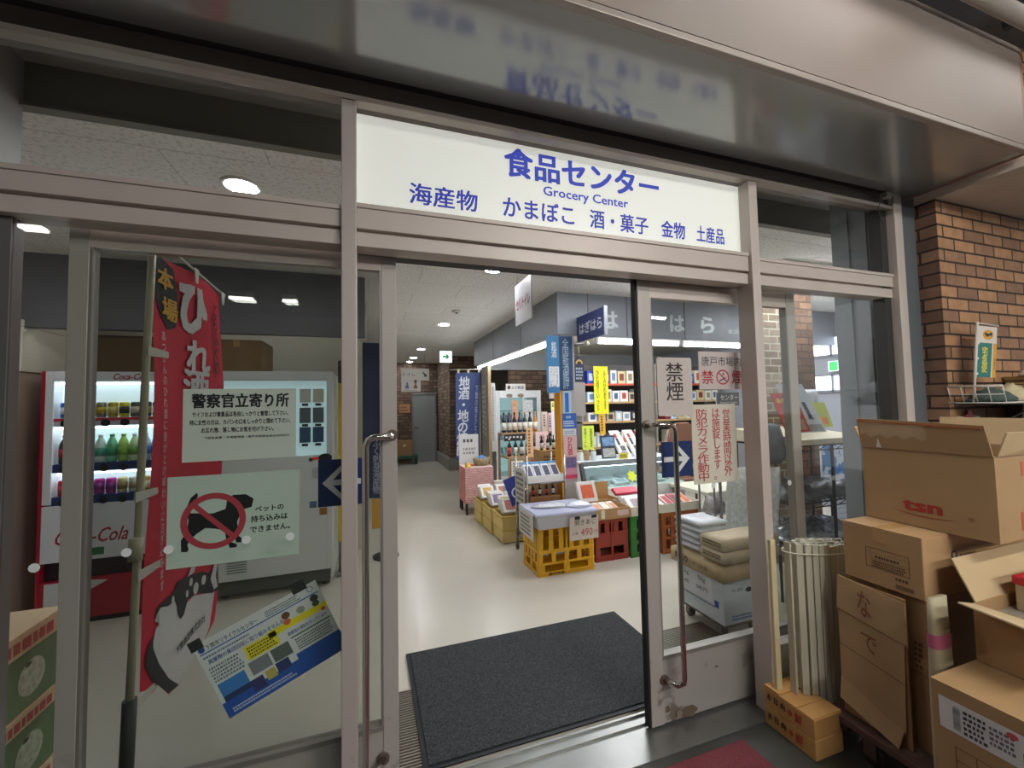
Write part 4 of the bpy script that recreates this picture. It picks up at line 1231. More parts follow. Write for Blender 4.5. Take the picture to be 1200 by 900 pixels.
for a, b, r_, col in ((0.68, 0.78, 0.034, '#6b4a38'), (0.67, 0.70, 0.03, '#c8683e'), (0.80, 0.75, 0.035, '#8f9a8a'), (0.93, 0.80, 0.034, '#38443c'), (0.925, 0.73, 0.03, '#3d5a3f'), (0.96, 0.62, 0.02, '#d0603a')):
    G().prism(fp, [(a*PW + r_*PW*math.cos(i*math.pi/8), b*PH + r_*PH*1.3*math.sin(i*math.pi/8)) for i in range(16)], 0.0014, 0.0018).obj('drawing', mat(col, 0.6), t)
G().prism(fp, [(0.045*PW + 0.010*math.cos(i*math.pi/8), 0.905*PH + 0.010*math.sin(i*math.pi/8)) for i in range(16)], 0.001, 0.0016).obj('round_mark', mat('#2a4a94', 0.6), t)
g = G()
for i in range(20):
    a, b = 2*math.pi*i/20, 2*math.pi*(i+1)/20
    g.sheet(fp, [(0.93*PW + q*math.cos(s_), 0.93*PH + q*math.sin(s_)) for q, s_ in ((0.011, a), (0.011, b), (0.009, b), (0.009, a))], 0.0014)
g.obj('round_mark', mat('#4a5560', 0.6), t)
write(t, fp, '下関市リサイクルセンター', 0.28*PW, 0.905*PH, w=0.40*PW, h=0.065*PH, col='#26324e', bold=0.01)
write(t, fp, '廃棄物の集団回収に取り組みませんか？', 0.36*PW, 0.735*PH, w=0.62*PW, h=0.06*PH, col='#2f4a8e', bold=0.015)
write(t, fp, '廃棄物の買取を行っています', 0.80*PW, 0.545*PH, w=0.34*PW, h=0.05*PH, col='#2f4a8e', bold=0.015)
write(t, fp, '下関市リサイクルセンター', 0.80*PW, 0.165*PH, w=0.34*PW, h=0.05*PH, col='#c7d5ea')
fine_print(t, fp, 0.32*PW, 0.54*PW, 0.52*PH, 0.67*PH, 4, '#5d5a28', c=0.0018, seed=31)
fine_print(t, fp, 0.03*PW, 0.27*PW, 0.47*PH, 0.68*PH, 5, '#6a7880', c=0.0016, seed=32)
fine_print(t, fp, 0.66*PW, 0.97*PW, 0.30*PH, 0.46*PH, 5, '#50645a', c=0.0016, seed=33)
fine_print(t, fp, 0.55*PW, 0.85*PW, 0.875*PH, 0.96*PH, 3, '#66727c', c=0.0016, seed=34)
fine_print(t, fp, 0.05*PW, 0.60*PW, 0.04*PH, 0.11*PH, 2, '#b9c8e2', c=0.0018, seed=35)
fine_print(t, fp, 0.03*PW, 0.40*PW, 0.79*PH, 0.825*PH, 1, '#4a5f94', c=0.0016, seed=36)
pr(-0.02, 0.075, 0.93, 1.06, '#2b3230', 'tape', 0.002); pr(0.80, 0.92, 0.96, 1.10, '#2b3230', 'tape', 0.002)
# round white markers on the fixed panes
for i, (x, z, lab) in enumerate(((-0.942, 1.092, 'left of the flag pole'), (-0.722, 1.108, 'on the line of the flag pole'), (-0.612, 1.103, 'by the no pets sign corner'), (-0.395, 1.108, 'at the crossed-out dog feet'), (-0.262, 1.103, 'under the no pets writing'), (1.70, 1.105, 'under the red vertical writing'), (2.13, 1.10, 'on the far door stile'), (2.47, 1.10, 'before the black trays'))):
    y = 1.6635 if not 1 < x < 1.9 else 1.7505
    lab = lab.replace('left of the flag pole', 'beside the outer door stile')
    o = G().cyl((x, y, z), (x, y - 0.0012, z), 0.0135, n=20).obj('round_marker', mat('#dfe6e2', 0.5))
    tag(o, 'round white glass marker ' + lab, 'sticker', 'round white markers on the glass')

# ================================================================== inside, behind the left pane
# tall flag on a pole with a water-filled foot
fo = Fr((-0.78, 1.97, 0.0), (0.086, 0.996, 0), (0, 0, 1))
t = thing('nobori_flag', 'tall red flag with white and gold brush writing and a puffer fish', 'flag', tuple(fo(0.0, 0.5)))
cl = [(0.009, 2.160), (0.10, 2.172), (0.30, 2.178), (0.565, 2.150), (0.575, 1.8), (0.587, 1.46), (0.58, 1.0), (0.575, 0.60), (0.55, 0.50), (0.45, 0.445), (0.30, 0.435), (0.18, 0.415), (0.10, 0.43), (0.05, 0.52), (0.0, 0.50), (-0.03, 0.53), (-0.070, 0.549), (-0.05, 1.0), (-0.018, 1.654)]
def wavy(a, b):
    return 0.012*math.sin(a*9 + b*2.0) + 0.008*math.sin(b*5)
def flag_sheet(pts, c, m, name, parent):
    """fills an outline with a fine grid so that it follows the cloth's waves"""
    import bmesh
    bm = bmesh.new()
    vs = [bm.verts.new((a, b, 0)) for a, b in pts]
    bm.faces.new(vs)
    for ax, lo, hi, st in (((1, 0, 0), -0.1, 0.65, 0.025), ((0, 1, 0), 0.4, 2.2, 0.06)):
        q = lo
        while q < hi:
            bmesh.ops.bisect_plane(bm, geom=bm.verts[:] + bm.edges[:] + bm.faces[:], plane_co=(q, q, 0), plane_no=ax)
            q += st
    bmesh.ops.triangulate(bm, faces=bm.faces[:])
    bm.verts.index_update()
    g = G()
    g.add([fo(v.co.x, v.co.y, wavy(v.co.x, v.co.y) + c) for v in bm.verts], [tuple(v.index for v in f.verts) for f in bm.faces])
    flip = [f for f in g.f]
    bm.free()
    return g.obj(name, m, parent)
RF = mat('#cf1236', 0.65, 0, 0.04, 4)
flag_sheet(cl, 0, RF, 'flag_cloth', t)
WH = mat('#d9d6d4', 0.65); BK_ = mat('#231f22', 0.65); GD = mat('#dca625', 0.6)
flag_sheet([(0.000,2.150),(0.06,2.170),(0.139,2.148),(0.164,2.082),(0.188,1.964),(0.155,1.900),(0.104,1.883),(0.047,1.934),(0.012,2.017),(-0.004,2.095)], 0.004, BK_, 'black_oval', t)
def flag_text(body, ca, cb, w, h, m, bold=0.0, name='lettering', **k):
    g = letters(G(), Fr((0, 0, 0), (1, 0, 0), (0, 1, 0)), body, ca, cb, w, h, bold=bold, c=0, **k)
    g.v = [tuple(fo(x, y, wavy(x, y) + 0.009 + z)) for x, y, z in g.v]
    return g.obj(name, m, t)
flag_text('本', 0.078, 2.088, 0.11, 0.088, GD, 0.035)
flag_text('場', 0.108, 1.967, 0.115, 0.095, GD, 0.03)
flag_text('ひ', 0.280, 2.005, 0.215, 0.225, WH, 0.045)
flag_text('れ', 0.315, 1.795, 0.18, 0.145, WH, 0.035)
flag_text('酒', 0.30, 1.655, 0.20, 0.16, WH, 0.03)
flag_text('とらふぐの', 0.475, 1.905, 0.055, 0.36, BK_, 0.02, vert=True)
flag_text('あつかんのひれ酒に身がとけ味わいに注ぎ込みます', 0.055, 1.36, 0.034, 1.02, WH, 0.0, vert=True, line=1.0)
flag_sheet([(0.016,0.720),(0.039,0.736),(0.015,0.754),(0.048,0.799),(0.111,0.778),(0.165,0.776),(0.205,0.72),(0.233,0.690),(0.285,0.700),(0.366,0.702),(0.46,0.67),(0.545,0.645),(0.498,0.493),(0.444,0.446),(0.309,0.440),(0.177,0.422),(0.096,0.493),(0.032,0.585),(-0.005,0.666)], 0.003, WH, 'fish_belly', t)
flag_sheet([(-0.006,0.712),(-0.043,0.667),(-0.046,0.618),(0.0,0.539),(0.085,0.442),(0.177,0.418),(0.096,0.493),(0.032,0.585),(-0.002,0.66)], 0.005, BK_, 'fish_back', t)
flag_sheet([(0.003,0.767),(0.031,0.804),(0.098,0.800),(0.178,0.802),(0.205,0.825),(0.312,0.812),(0.433,0.786),(0.490,0.756),(0.569,0.771),(0.574,0.640),(0.513,0.650),(0.383,0.705),(0.300,0.712),(0.255,0.668),(0.218,0.666),(0.195,0.703),(0.195,0.745),(0.165,0.765),(0.111,0.768),(0.05,0.79)], 0.006, BK_, 'fish_head', t)
for a, b, r_ in ((0.330, 0.777, 0.016), (0.443, 0.742, 0.02), (0.291, 0.742, 0.014), (0.373, 0.732, 0.024), (0.05, 0.745, 0.022), (0.15, 0.775, 0.014)):
    flag_sheet([(a + r_*math.cos(i*math.pi/6), b + r_*1.1*math.sin(i*math.pi/6)) for i in range(12)], 0.008, WH, 'fish_spot', t)
flag_sheet([(0.30, 0.81), (0.36, 0.86), (0.39, 0.85), (0.36, 0.81)], 0.008, WH, 'fish_fin', t)
flag_sheet([(0.50, 0.72), (0.54, 0.80), (0.57, 0.80), (0.545, 0.72), (0.565, 0.66), (0.53, 0.66)], 0.008, WH, 'fish_fin', t)
flag_text('下関酒造株式会社', 0.30, 0.563, 0.30, 0.034, BK_, 0.015, name='maker_name')
for k, (a, b, dz) in enumerate(((-0.055, 1.774, 0), (-0.085, 0.965, 0), (-0.11, 1.247, 0), (-0.09, 0.52, 0.0))):
    G().prism(fo, [(a - 0.02, b - 0.018), (a + 0.115, b - 0.012), (a + 0.115, b + 0.012), (a - 0.02, b + 0.018)], 0.010, 0.016).obj('flag_loop', mat('#cfcdbd', 0.6), t)
g = G()
pt = [fo(-0.03, 2.20), fo(-0.055, 1.774), fo(-0.085, 1.0), fo(-0.11, 0.52), fo(-0.12, 0.20)]
p = thing('flag_pole', 'ivory flag pole with a joint, standing in a dark plastic foot', 'flag pole', tuple(fo(-0.12, 0.0)))
G().tube(pt[:4], 0.0125, 12).obj('pole', mat('#c9c3a6', 0.4), p)
G().tube([fo(0.164 - 0.19, 2.205), fo(0.164, 2.208), fo(0.621, 2.159)], 0.005, 8).obj('cross_arm', mat('#d5d2c2', 0.4), p)
G().tube([fo(-0.0915, 1.10), fo(-0.0965, 1.02)], 0.021, 14).obj('pole_joint', mat('#c2bb9c', 0.4), p)
G().tube([fo(-0.108, 0.55), fo(-0.125, 0.16)], 0.021, 14).obj('foot_socket', mat('#2f3334', 0.5), p)
for a, b in ((0.283, 2.186), (0.563, 2.152)):
    G().prism(fo, [(a - 0.02, b + 0.012), (a + 0.02, b + 0.008), (a + 0.012, b - 0.055), (a - 0.008, b - 0.055)], 0.012, 0.015).obj('arm_loop', mat('#d6d3cb', 0.6), p)
c = fo(-0.125, 0)
G().hexa([(c.x-0.22, c.y-0.10, 0), (c.x+0.16, c.y-0.10, 0), (c.x+0.16, c.y+0.28, 0), (c.x-0.22, c.y+0.28, 0)], [(c.x-0.06, c.y-0.03, 0.20), (c.x+0.06, c.y-0.03, 0.20), (c.x+0.06, c.y+0.14, 0.22), (c.x-0.06, c.y+0.14, 0.22)]).obj('weighted_foot', mat('#77776c', 0.35, 0, 0.08, 8), p, 0.015, 3)

# green produce cartons stacked at the end of the glass
def produce_carton(label, z0, z1, rise):
    t = thing('produce_carton', label, 'carton', (-1.36, 2.0, z0), group='green produce cartons')
    x0, x1, y0, y1 = -1.60, -1.152, 1.80, 2.20
    zl = z1 - rise
    G().box(x0, x1, y0, y1, z0, zl).obj('carton_body', mat('#5f7a52', 0.65, 0, 0.2, 8), t, 0.003)
    G().box(x0 - 0.004, x1 + 0.004, y0 - 0.004, y1 + 0.004, zl, z1).obj('lid', mat('#c7b08c', 0.7, 0, 0.06), t, 0.003)
    fr = facing_right(x1)
    G().prism(fr, [(2.04 + 0.065*math.cos(i*math.pi/10), (z0+zl)/2 + 0.062*math.sin(i*math.pi/10)) for i in range(20)], 0.0005, 0.0012).obj('printed_rosette', mat('#a9b59b', 0.7, 0, 0.3, 60), t)
    blob(gb := G(), fr, 2.02, (z0+zl)/2 + 0.05, 0.018, 0.010, 3, 0.0016); gb.obj('printed_bird', mat('#4b4238', 0.7), t)
    fr2 = facing_right(x1 + 0.004)
    fine_print(t, fr2, 1.83, 2.16, zl + rise*0.2, zl + rise*0.75, 1, '#a24b42', c=0.0015, seed=int(z0*100), fill=0.9)
produce_carton('green printed carton at the bottom of the stack by the grey jamb', 0.0, 0.245, 0.06)
produce_carton('green printed carton in the middle of the stack by the grey jamb', 0.247, 0.505, 0.06)
produce_carton('green printed carton on top of the stack by the grey jamb', 0.507, 0.785, 0.078)

# drinks vending machine, red
t = thing('vending_machine', 'red and white drinks vending machine with lit display of sample drinks', 'vending machine', (-1.78, 4.35, 0))
XA, XB, YF = -2.27, -1.27, 4.02
RM = mat('#a3142c', 0.35); WM = mat('#d9dcdf', 0.35)
g = G().box(XA, XB, YF + 0.12, 4.75, 0.04, 1.86)
g.obj('cabinet', RM, t, 0.008)
g = G().box(XA + 0.02, XA + 0.07, YF, YF + 0.12, 0.88, 1.86); g.box(XB - 0.07, XB - 0.02, YF, YF + 0.12, 0.88, 1.86)
g.box(XA + 0.07, XB - 0.07, YF, YF + 0.12, 1.785, 1.86)
g.obj('door_frame', WM, t, 0.004)
G().box(XA, XA + 0.02, YF, YF + 0.12, 0.04, 1.86).obj('door_edge', RM, t)
G().box(XB - 0.02, XB, YF, YF + 0.12, 0.04, 1.86).obj('door_edge', RM, t)
G().box(XA + 0.07, XB - 0.07, YF + 0.10, YF + 0.12, 0.88, 1.785).obj('lit_back', mat('#d3e8f2', 0.5, emit=1.1), t)
for z in (1.782, 1.448, 1.108):
    G().cyl((XA + 0.09, YF + 0.03, z - 0.012), (XB - 0.09, YF + 0.03, z - 0.012), 0.008, n=8).obj('lamp_tube', mat('#f2fbff', 0.5, emit=9.0), t)  # unseen tubes added to brighten the sample drinks
for z0, z1, col in ((1.45, 1.51, '#c8ccd4'), (1.11, 1.17, '#27386e'), (0.87, 0.93, '#27386e')):
    G().box(XA + 0.07, XB - 0.07, YF + 0.01, YF + 0.10, z0, z1).obj('shelf_strip', mat(col, 0.4), t)
    for i in range(7):
        x = XA + 0.14 + i * 0.118
        G().cyl((x, YF + 0.011, z0 + 0.02), (x, YF + 0.0, z0 + 0.02), 0.028, n=16).obj('push_button', mat('#1b1d22', 0.3), t)
g = G().box(XA + 0.07, XB - 0.07, YF + 0.006, YF + 0.009, 1.487, 1.51)
g.obj('price_strip', mat('#c8394a', 0.5), t)
G().box(XA + 0.02, XB - 0.02, YF, YF + 0.12, 0.46, 0.87).obj('lower_panel', WM, t, 0.004)
G().box(XA + 0.02, XB - 0.02, YF + 0.05, YF + 0.12, 0.32, 0.46).obj('delivery_slot', mat('#2c1c1f', 0.4), t)
G().box(XA + 0.02, XB - 0.02, YF, YF + 0.12, 0.04, 0.32).obj('base_panel', RM, t, 0.004)
fr = front(YF)
G().sheet(fr, [(XA + 0.05, 0.10), (XA + 0.42, 0.30), (XA + 0.30, 0.315), (XA + 0.05, 0.315)], 0.001).obj('white_wave', mat('#cfcfcd', 0.4), t)
write(t, fr, 'Coca-Cola', -1.74, 1.822, w=0.22, h=0.048, col='#a3142c', shear=0.35, bold=0.025)
write(t, fr, 'Coca-Cola', -1.95, 0.635, w=0.43, h=0.105, col='#a3142c', shear=0.4, bold=0.012)
G().rect(fr, -2.0, -1.88, 0.49, 0.545, 0.0012).obj('green_sticker', mat('#2f7a4c', 0.5), t)
G().box(XA + 0.06, XB - 0.06, YF + 0.02, YF + 0.11, 0.0, 0.04).obj('plinth', mat('#241e1e', 0.7), t)
# sample drinks in the display
def can(col, band):
    c = thing('drink_can', 'x', 'drink')
    G().lathe((0, 0, 0), [(0.026, 0), (0.033, 0.008), (0.033, 0.112), (0.027, 0.122)], 14).obj('can_body', mat(col, 0.3, 0.3), c)
    G().lathe((0, 0, 0), [(0.0335, 0.03), (0.0335, 0.085)], 14).obj('can_label', mat(band, 0.4), c)
    return c
def pet(col, band, cap):
    c = thing('drink_bottle', 'x', 'drink')
    G().lathe((0, 0, 0), [(0.03, 0), (0.035, 0.01), (0.035, 0.13), (0.03, 0.16), (0.014, 0.195), (0.014, 0.205)], 14).obj('bottle_body', mat(col, 0.15), c)
    G().lathe((0, 0, 0), [(0.0358, 0.05), (0.0358, 0.115)], 14).obj('bottle_label', mat(band, 0.4), c)
    G().lathe((0, 0, 0), [(0.016, 0.203), (0.016, 0.222)], 12).obj('cap', mat(cap, 0.4), c)
    return c
rows = (
    (1.51, 'upper', [('c', '#2f6fc0', '#dfe4ea'), ('c', '#8d8478', '#c8b23c'), ('c', '#b39a2c', '#e0d27a'), ('c', '#d5c53d', '#3c3428'), ('c', '#5f5b58', '#c8c2b4'), ('c', '#34302e', '#c9a23c'), ('c', '#3a3634', '#d6d0c6')]),
    (1.17, 'middle', [('p', '#3d3b3a', '#a3142c', '#a3142c'), ('p', '#cfe4dd', '#4fa890', '#e8ecea'), ('p', '#7cc9a4', '#2f9a6c', '#2f9a6c'), ('p', '#a4cf6a', '#7fb23c', '#8fbf4a'), ('p', '#c5e0b0', '#6aa844', '#e8ecea'), ('p', '#b5d5e8', '#4f8fd0', '#e8ecea'), ('p', '#a8cbe6', '#3f78c8', '#3f78c8')]),
    (0.93, 'lower', [('c', '#b0202f', '#c03848'), ('c', '#b5329c', '#8c2a86'), ('c', '#b5329c', '#8c2a86'), ('c', '#d9cf9a', '#8d7a4c'), ('c', '#d0cfc8', '#9a8c6c'), ('c', '#c7a64a', '#efe6c0'), ('c', '#2f6fc0', '#dfe4ea')]))
places = ['first', 'second', 'third', 'fourth', 'fifth', 'sixth', 'seventh', 'eighth', 'ninth', 'tenth', 'eleventh', 'twelfth']
for z, rn, items in rows:
    for i, it in enumerate(items[:3] + items[1:] + items[2:5]):
        o = can(*it[1:]) if it[0] == 'c' else pet(*it[1:])
        o.scale = (0.95, 0.95, 0.95)
        place(o, (XA + 0.115 + i*0.0705, YF + 0.055, z + 0.001), 0, 'sample drink, %s on the red vending machine shelf in the %s row' % (places[i], rn), 'sample drinks of the %s shelf' % rn)
# boxes on top of the red machine
carton('long brown carton lying on the red vending machine', -2.08, -1.29, 4.16, 4.55, 1.861, 2.16, mat('#5f4a2e', 0.75, 0, 0.08, 6))
carton('tan carton set askew beside it above the gap between the machines', -1.26, -0.88, 4.14, 4.6, 1.872, 2.15, mat('#7d623c', 0.75, 0, 0.08, 6), tape='y')

# white token machine
t = thing('vending_machine', 'plain white vending machine with a column of buttons, behind the notices', 'vending machine', (-0.745, 4.35, 0))
XA, XB = -1.19, -0.30
WM2 = mat('#d3d6d3', 0.4, 0, 0.03)
G().box(XA, XB, YF + 0.08, 4.75, 0.05, 1.87).obj('cabinet', WM2, t, 0.008)
g = G().box(XA, XA + 0.05, YF, YF + 0.08, 0.16, 1.87); g.box(XB - 0.05, XB, YF, YF + 0.08, 0.16, 1.87); g.box(XA + 0.05, XB - 0.05, YF, YF + 0.08, 1.79, 1.87); g.box(XA + 0.05, XB - 0.05, YF, YF + 0.08, 0.16, 1.14)
g.obj('door_panel', WM2, t, 0.004)
G().box(XA + 0.05, XB - 0.05, YF + 0.05, YF + 0.08, 1.14, 1.79).obj('lit_panel', mat('#b9d6dc', 0.4, emit=0.85), t)
G().box(XA + 0.08, XB - 0.30, YF + 0.045, YF + 0.05, 1.25, 1.6).obj('info_board', mat('#c9d3cc', 0.5), t)
fr = front(YF + 0.05)
for k, (z, col) in enumerate(((1.60, '#bcc6c0'), (1.42, '#5d6b70'), (1.25, '#3c5c7c'))):
    for j in range(2):
        x = XB - 0.27 + j*0.105
        G().box(x, x + 0.088, YF + 0.04, YF + 0.05, z, z + (0.12 if k == 0 else 0.135)).obj('product_card', mat(('#d8d6c0' if j else '#cfd2c6') if k == 0 else col, 0.4), t)
        G().box(x + 0.02, x + 0.068, YF + 0.033, YF + 0.045, z - 0.03, z - 0.008).obj('select_button', mat('#2b2f33', 0.3), t)
fr = front(YF)
G().prism(fr, [(-0.36 + 0.055*math.cos(i*math.pi/10), 1.115 + 0.038*math.sin(i*math.pi/10)) for i in range(20)], 0.0, 0.006).obj('coin_slot', mat('#25282a', 0.3), t)
G().rect(fr, -0.46, -0.41, 1.10, 1.125, 0.0012).obj('red_display', mat('#c22a30', 0.4, emit=0.5), t)
G().rect(fr, -0.49, -0.46, 1.09, 1.12, 0.0012).obj('dark_slot', mat('#2a2d2f', 0.4), t)
fine_print(t, fr, -0.46, -0.33, 0.94, 1.04, 5, '#8b918f', seed=41)
for x, z, r_, col in ((-0.455, 0.72, 0.028, '#4c6a86'), (-0.375, 0.655, 0.03, '#a06a34')):
    G().box(x - r_, x + r_, YF - 0.004, YF, z - r_, z + r_).obj('return_flap', mat(col, 0.4), t, 0.003)
G().rect(fr, -0.47, -0.45, 0.70, 0.74, 0.0015).obj('sticker', mat('#cdd3d0', 0.4), t)
g = G()
for i in range(6):
    g.box(XA + 0.10, XA + 0.24, YF - 0.002, YF, 0.22 + i*0.02, 0.23 + i*0.02)
g.obj('vent_slats', mat('#80847f', 0.5), t)
G().box(XA + 0.02, XB - 0.02, YF + 0.02, YF + 0.08, 0.05, 0.155).obj('base_recess', mat('#4d5047', 0.6), t)
for x in (XA + 0.06, XB - 0.06):
    G().cyl((x, YF + 0.12, 0), (x, YF + 0.12, 0.05), 0.03).obj('levelling_foot', mat('#4b4c48', 0.6), t)

# things past the white machine
t = thing('standing_sign', 'narrow yellow standing board between the white machine and the door post', 'sign board', (-0.21, 4.3, 0))
G().box(-0.275, -0.14, 4.28, 4.30, 0.30, 1.78).obj('board', mat('#d8ba1e', 0.5), t)
G().box(-0.275, -0.14, 4.275, 4.31, 1.78, 2.0).obj('hood', mat('#38302a', 0.8, 0, 0.2, 30), t, 0.02)
G().box(-0.28, -0.13, 4.22, 4.38, 0.0, 0.02).obj('foot_plate', mat('#7b7f80', 0.5), t)
g = G()
for x in (-0.26, -0.155):
    G().cyl((x, 4.305, 0.02), (x, 4.305, 1.8), 0.009).obj('upright', mat('#8d9194', 0.3, 0.7), t)
G().prism(front(4.28), [(-0.19 + 0.03*math.cos(i*math.pi/8), 0.72 + 0.06*math.sin(i*math.pi/8)) for i in range(16)], 0.0, 0.001).obj('printed_spot', mat('#b0702a', 0.6), t)
t = thing('nobori_flag', 'dark navy flag with pale brush writing behind the door handle', 'flag', (0.06, 4.6, 0))
fr = front(4.6)
G().prism(fr, ((-0.06, 0.62), (0.155, 0.60), (0.150, 2.22), (-0.06, 2.22)), 0, 0.002).obj('flag_cloth', mat('#23304f', 0.65, 0, 0.15, 5), t)
G().prism(fr, ((0.03, 0.30), (0.13, 0.30), (0.13, 0.60), (0.03, 0.60)), 0, 0.002).obj('yellow_hem', mat('#cf9a35', 0.6), t)
write(t, fr, 'ふく刺身海産物', 0.075, 0.93, w=0.075, h=0.56, col='#aebccd', vert=True, bold=0.005, c=0.003)
G().cyl((0.165, 4.605, 0.04), (0.165, 4.605, 2.25), 0.011).obj('pole', mat('#c9c9c0', 0.4), t)
G().cyl((-0.07, 4.605, 2.235), (0.17, 4.605, 2.235), 0.006).obj('cross_arm', mat('#c9c9c0', 0.4), t)
G().lathe((0.165, 4.605, 0), [(0.13, 0), (0.13, 0.02), (0.03, 0.06)], 20).obj('foot', mat('#3b3f40', 0.5), t)
for nm, lab, x0, x1, z1, col in (('locker', 'tall beige locker beside the red vending machine', -2.98, -2.42, 1.86, '#b5a594'), ('storage_case', 'cream case on top of the beige locker', -2.90, -2.40, 2.24, '#e0dcc8')):
    t = thing(nm, lab, 'locker' if nm == 'locker' else 'case', ((x0+x1)/2, 4.3, 0 if nm == 'locker' else 1.861))
    z0 = 0.0 if nm == 'locker' else 1.861
    G().box(x0, x1, 4.04, 4.6, z0, z1).obj('case_body', mat(col, 0.5, 0, 0.04), t, 0.006)
    if nm == 'locker':
        for a, b in ((x0 + 0.01, (x0+x1)/2 - 0.003), ((x0+x1)/2 + 0.003, x1 - 0.01)):
            d = G().box(a, b, 4.028, 4.04, 0.05, z1 - 0.03).obj('locker_door', mat('#b9aa99', 0.5), t, 0.003)
        G().box((x0+x1)/2 - 0.04, (x0+x1)/2 - 0.02, 4.01, 4.028, 0.9, 1.05).obj('handle', CHROME, t)
    else:
        G().box(x0 - 0.006, x1 + 0.006, 4.034, 4.606, z1 - 0.05, z1 + 0.002).obj('lid', mat('#d6d1bb', 0.5), t, 0.005)
# ================================================================== the shop beyond the doorway
ORD = ['first', 'second', 'third', 'fourth', 'fifth', 'sixth', 'seventh', 'eighth', 'ninth', 'tenth', 'eleventh', 'twelfth', 'thirteenth', 'fourteenth', 'fifteenth', 'sixteenth']

def slot_wall(g, fr, w, h, t, rails, bars):
    """one side of a crate: rails = (z0,z1) bands, bars = (z0,z1,[a0,a1]...)"""
    for z0, z1 in rails:
        g.prism(fr, ((0, z0), (w, z0), (w, z1), (0, z1)), -t, 0)
    for z0, z1, cols in bars:
        for a0, a1 in cols:
            g.prism(fr, ((a0, z0), (a1, z0), (a1, z1), (a0, z1)), -t, 0)
def crate(name, label, x0, x1, y0, y1, z0, col, rails, barsets, h, group=None, ribs=True):
    t = thing(name, label, 'crate', ((x0+x1)/2, (y0+y1)/2, z0), group=group)
    m = mat(col, 0.4, 0, 0.05, 5)
    g = G()
    w, d = x1 - x0, y1 - y0
    for fr, l in ((Fr((x0, y0, z0)), w), (Fr((x1, y1, z0), (-1, 0, 0)), w), (Fr((x0, y1, z0), (0, -1, 0)), d), (Fr((x1, y0, z0), (0, 1, 0)), d)):
        bs = []
        for b0, b1, n, bw in barsets:
            cols = [(0, bw), (l - bw, l)] + [((l - bw) * i / n, (l - bw) * i / n + bw) for i in range(1, n)]
            bs.append((b0, b1, cols))
        slot_wall(g, fr, l, h, 0.012, rails, bs)
    g.box(x0 + 0.01, x1 - 0.01, y0 + 0.01, y1 - 0.01, z0 + 0.005, z0 + 0.02)
    g.obj('crate_body', m, t)
    if ribs:
        r_ = G()
        for a, b in rails[:-1]:
            r_.box(x0 - 0.006, x1 + 0.006, y0 - 0.006, y0, z0 + b - 0.012, z0 + b); r_.box(x0 - 0.006, x0, y0 - 0.006, y1 + 0.006, z0 + b - 0.012, z0 + b)
        for x in (x0, (x0+x1)/2 - 0.01, x1 - 0.02):
            r_.box(x, x + 0.02, y0 - 0.005, y0, z0, z0 + h)
        for y in (y0, y1 - 0.02):
            r_.box(x0 - 0.005, x0, y, y + 0.02, z0, z0 + h)
        r_.obj('stiffening_ribs', m, t)
    return t
YC = '#e6ae1c'
# yellow crates with the tub
t = crate('bottle_crate', 'yellow plastic crate on the floor, under another yellow crate', 1.43, 1.985, 3.53, 3.90, 0.0, YC, [(0, 0.04), (0.10, 0.122), (0.20, 0.213)], [(0.04, 0.10, 2, 0.06), (0.122, 0.20, 4, 0.042)], 0.213)
write(t, front(3.525), '唐戸水産', 1.60, 0.022, w=0.16, h=0.026, col='#3a2d14', bold=0.02)
crate('bottle_crate', 'yellow plastic crate under the tub with the price sign', 1.43, 1.985, 3.53, 3.90, 0.2135, YC, [(0, 0.02), (0.195, 0.212)], [(0.02, 0.195, 5, 0.045)], 0.212)
t = thing('storage_tub', 'lilac lidded tub on the yellow crates', 'tub', (1.69, 3.66, 0.426))
g = G().hexa([(1.42, 3.49, 0.426), (1.96, 3.49, 0.426), (1.96, 3.86, 0.426), (1.42, 3.86, 0.426)], [(1.39, 3.45, 0.555), (1.985, 3.45, 0.555), (1.985, 3.89, 0.555), (1.39, 3.89, 0.555)])
g.obj('tub_body', mat('#d0d1da', 0.3), t, 0.008)
G().hexa([(1.375, 3.435, 0.556), (2.0, 3.435, 0.556), (2.0, 3.90, 0.556), (1.375, 3.90, 0.556)], [(1.385, 3.445, 0.578), (1.99, 3.445, 0.578), (1.99, 3.89, 0.578), (1.385, 3.89, 0.578)]).obj('lid', mat('#bfc4dd', 0.12, 0, 0.05, 5), t, 0.006)
crumple('packet', 'clear packets piled on the lilac tub lid', 'packet', (1.62, 3.68, 0.580), 0.18, 0.10, 0.03, 8, mat('#c9cdd2', 0.15, 0, 0.15, 30))
crumple('packet', 'white plastic packet lying at the end of the lilac tub near the red crate', 'packet', (1.88, 3.60, 0.580), 0.12, 0.10, 0.04, 9, mat('#e2e6f2', 0.15, 0, 0.1, 30))
t = thing('price_card', 'white price card with black and red writing on the lilac tub', 'price card', (1.84, 3.44, 0.31))
fr = Fr((1.70, 3.442, 0.315), (1, 0, 0), (0, -0.03, 1))
G().prism(fr, ((0, 0), (0.29, 0.0), (0.29, 0.205), (0, 0.205)), -0.002, 0.0).obj('card', mat('#dccfc4', 0.6), t)
write(t, fr, '開きあじ', 0.155, 0.155, w=0.21, h=0.05, col='#34302d')
write(t, fr, '490', 0.170, 0.065, w=0.12, h=0.065, col='#c9544e')
write(t, fr, '１枚', 0.055, 0.062, w=0.06, h=0.03, col='#5b5450')
write(t, fr, '円', 0.262, 0.062, w=0.03, h=0.032, col='#c9544e')
for a in (0.05, 0.22):
    G().prism(fr, ((a, 0.185), (a + 0.05, 0.185), (a + 0.05, 0.212), (a, 0.212)), 0.0005, 0.004).obj('black_clip', mat('#1f1d1c', 0.5), t)
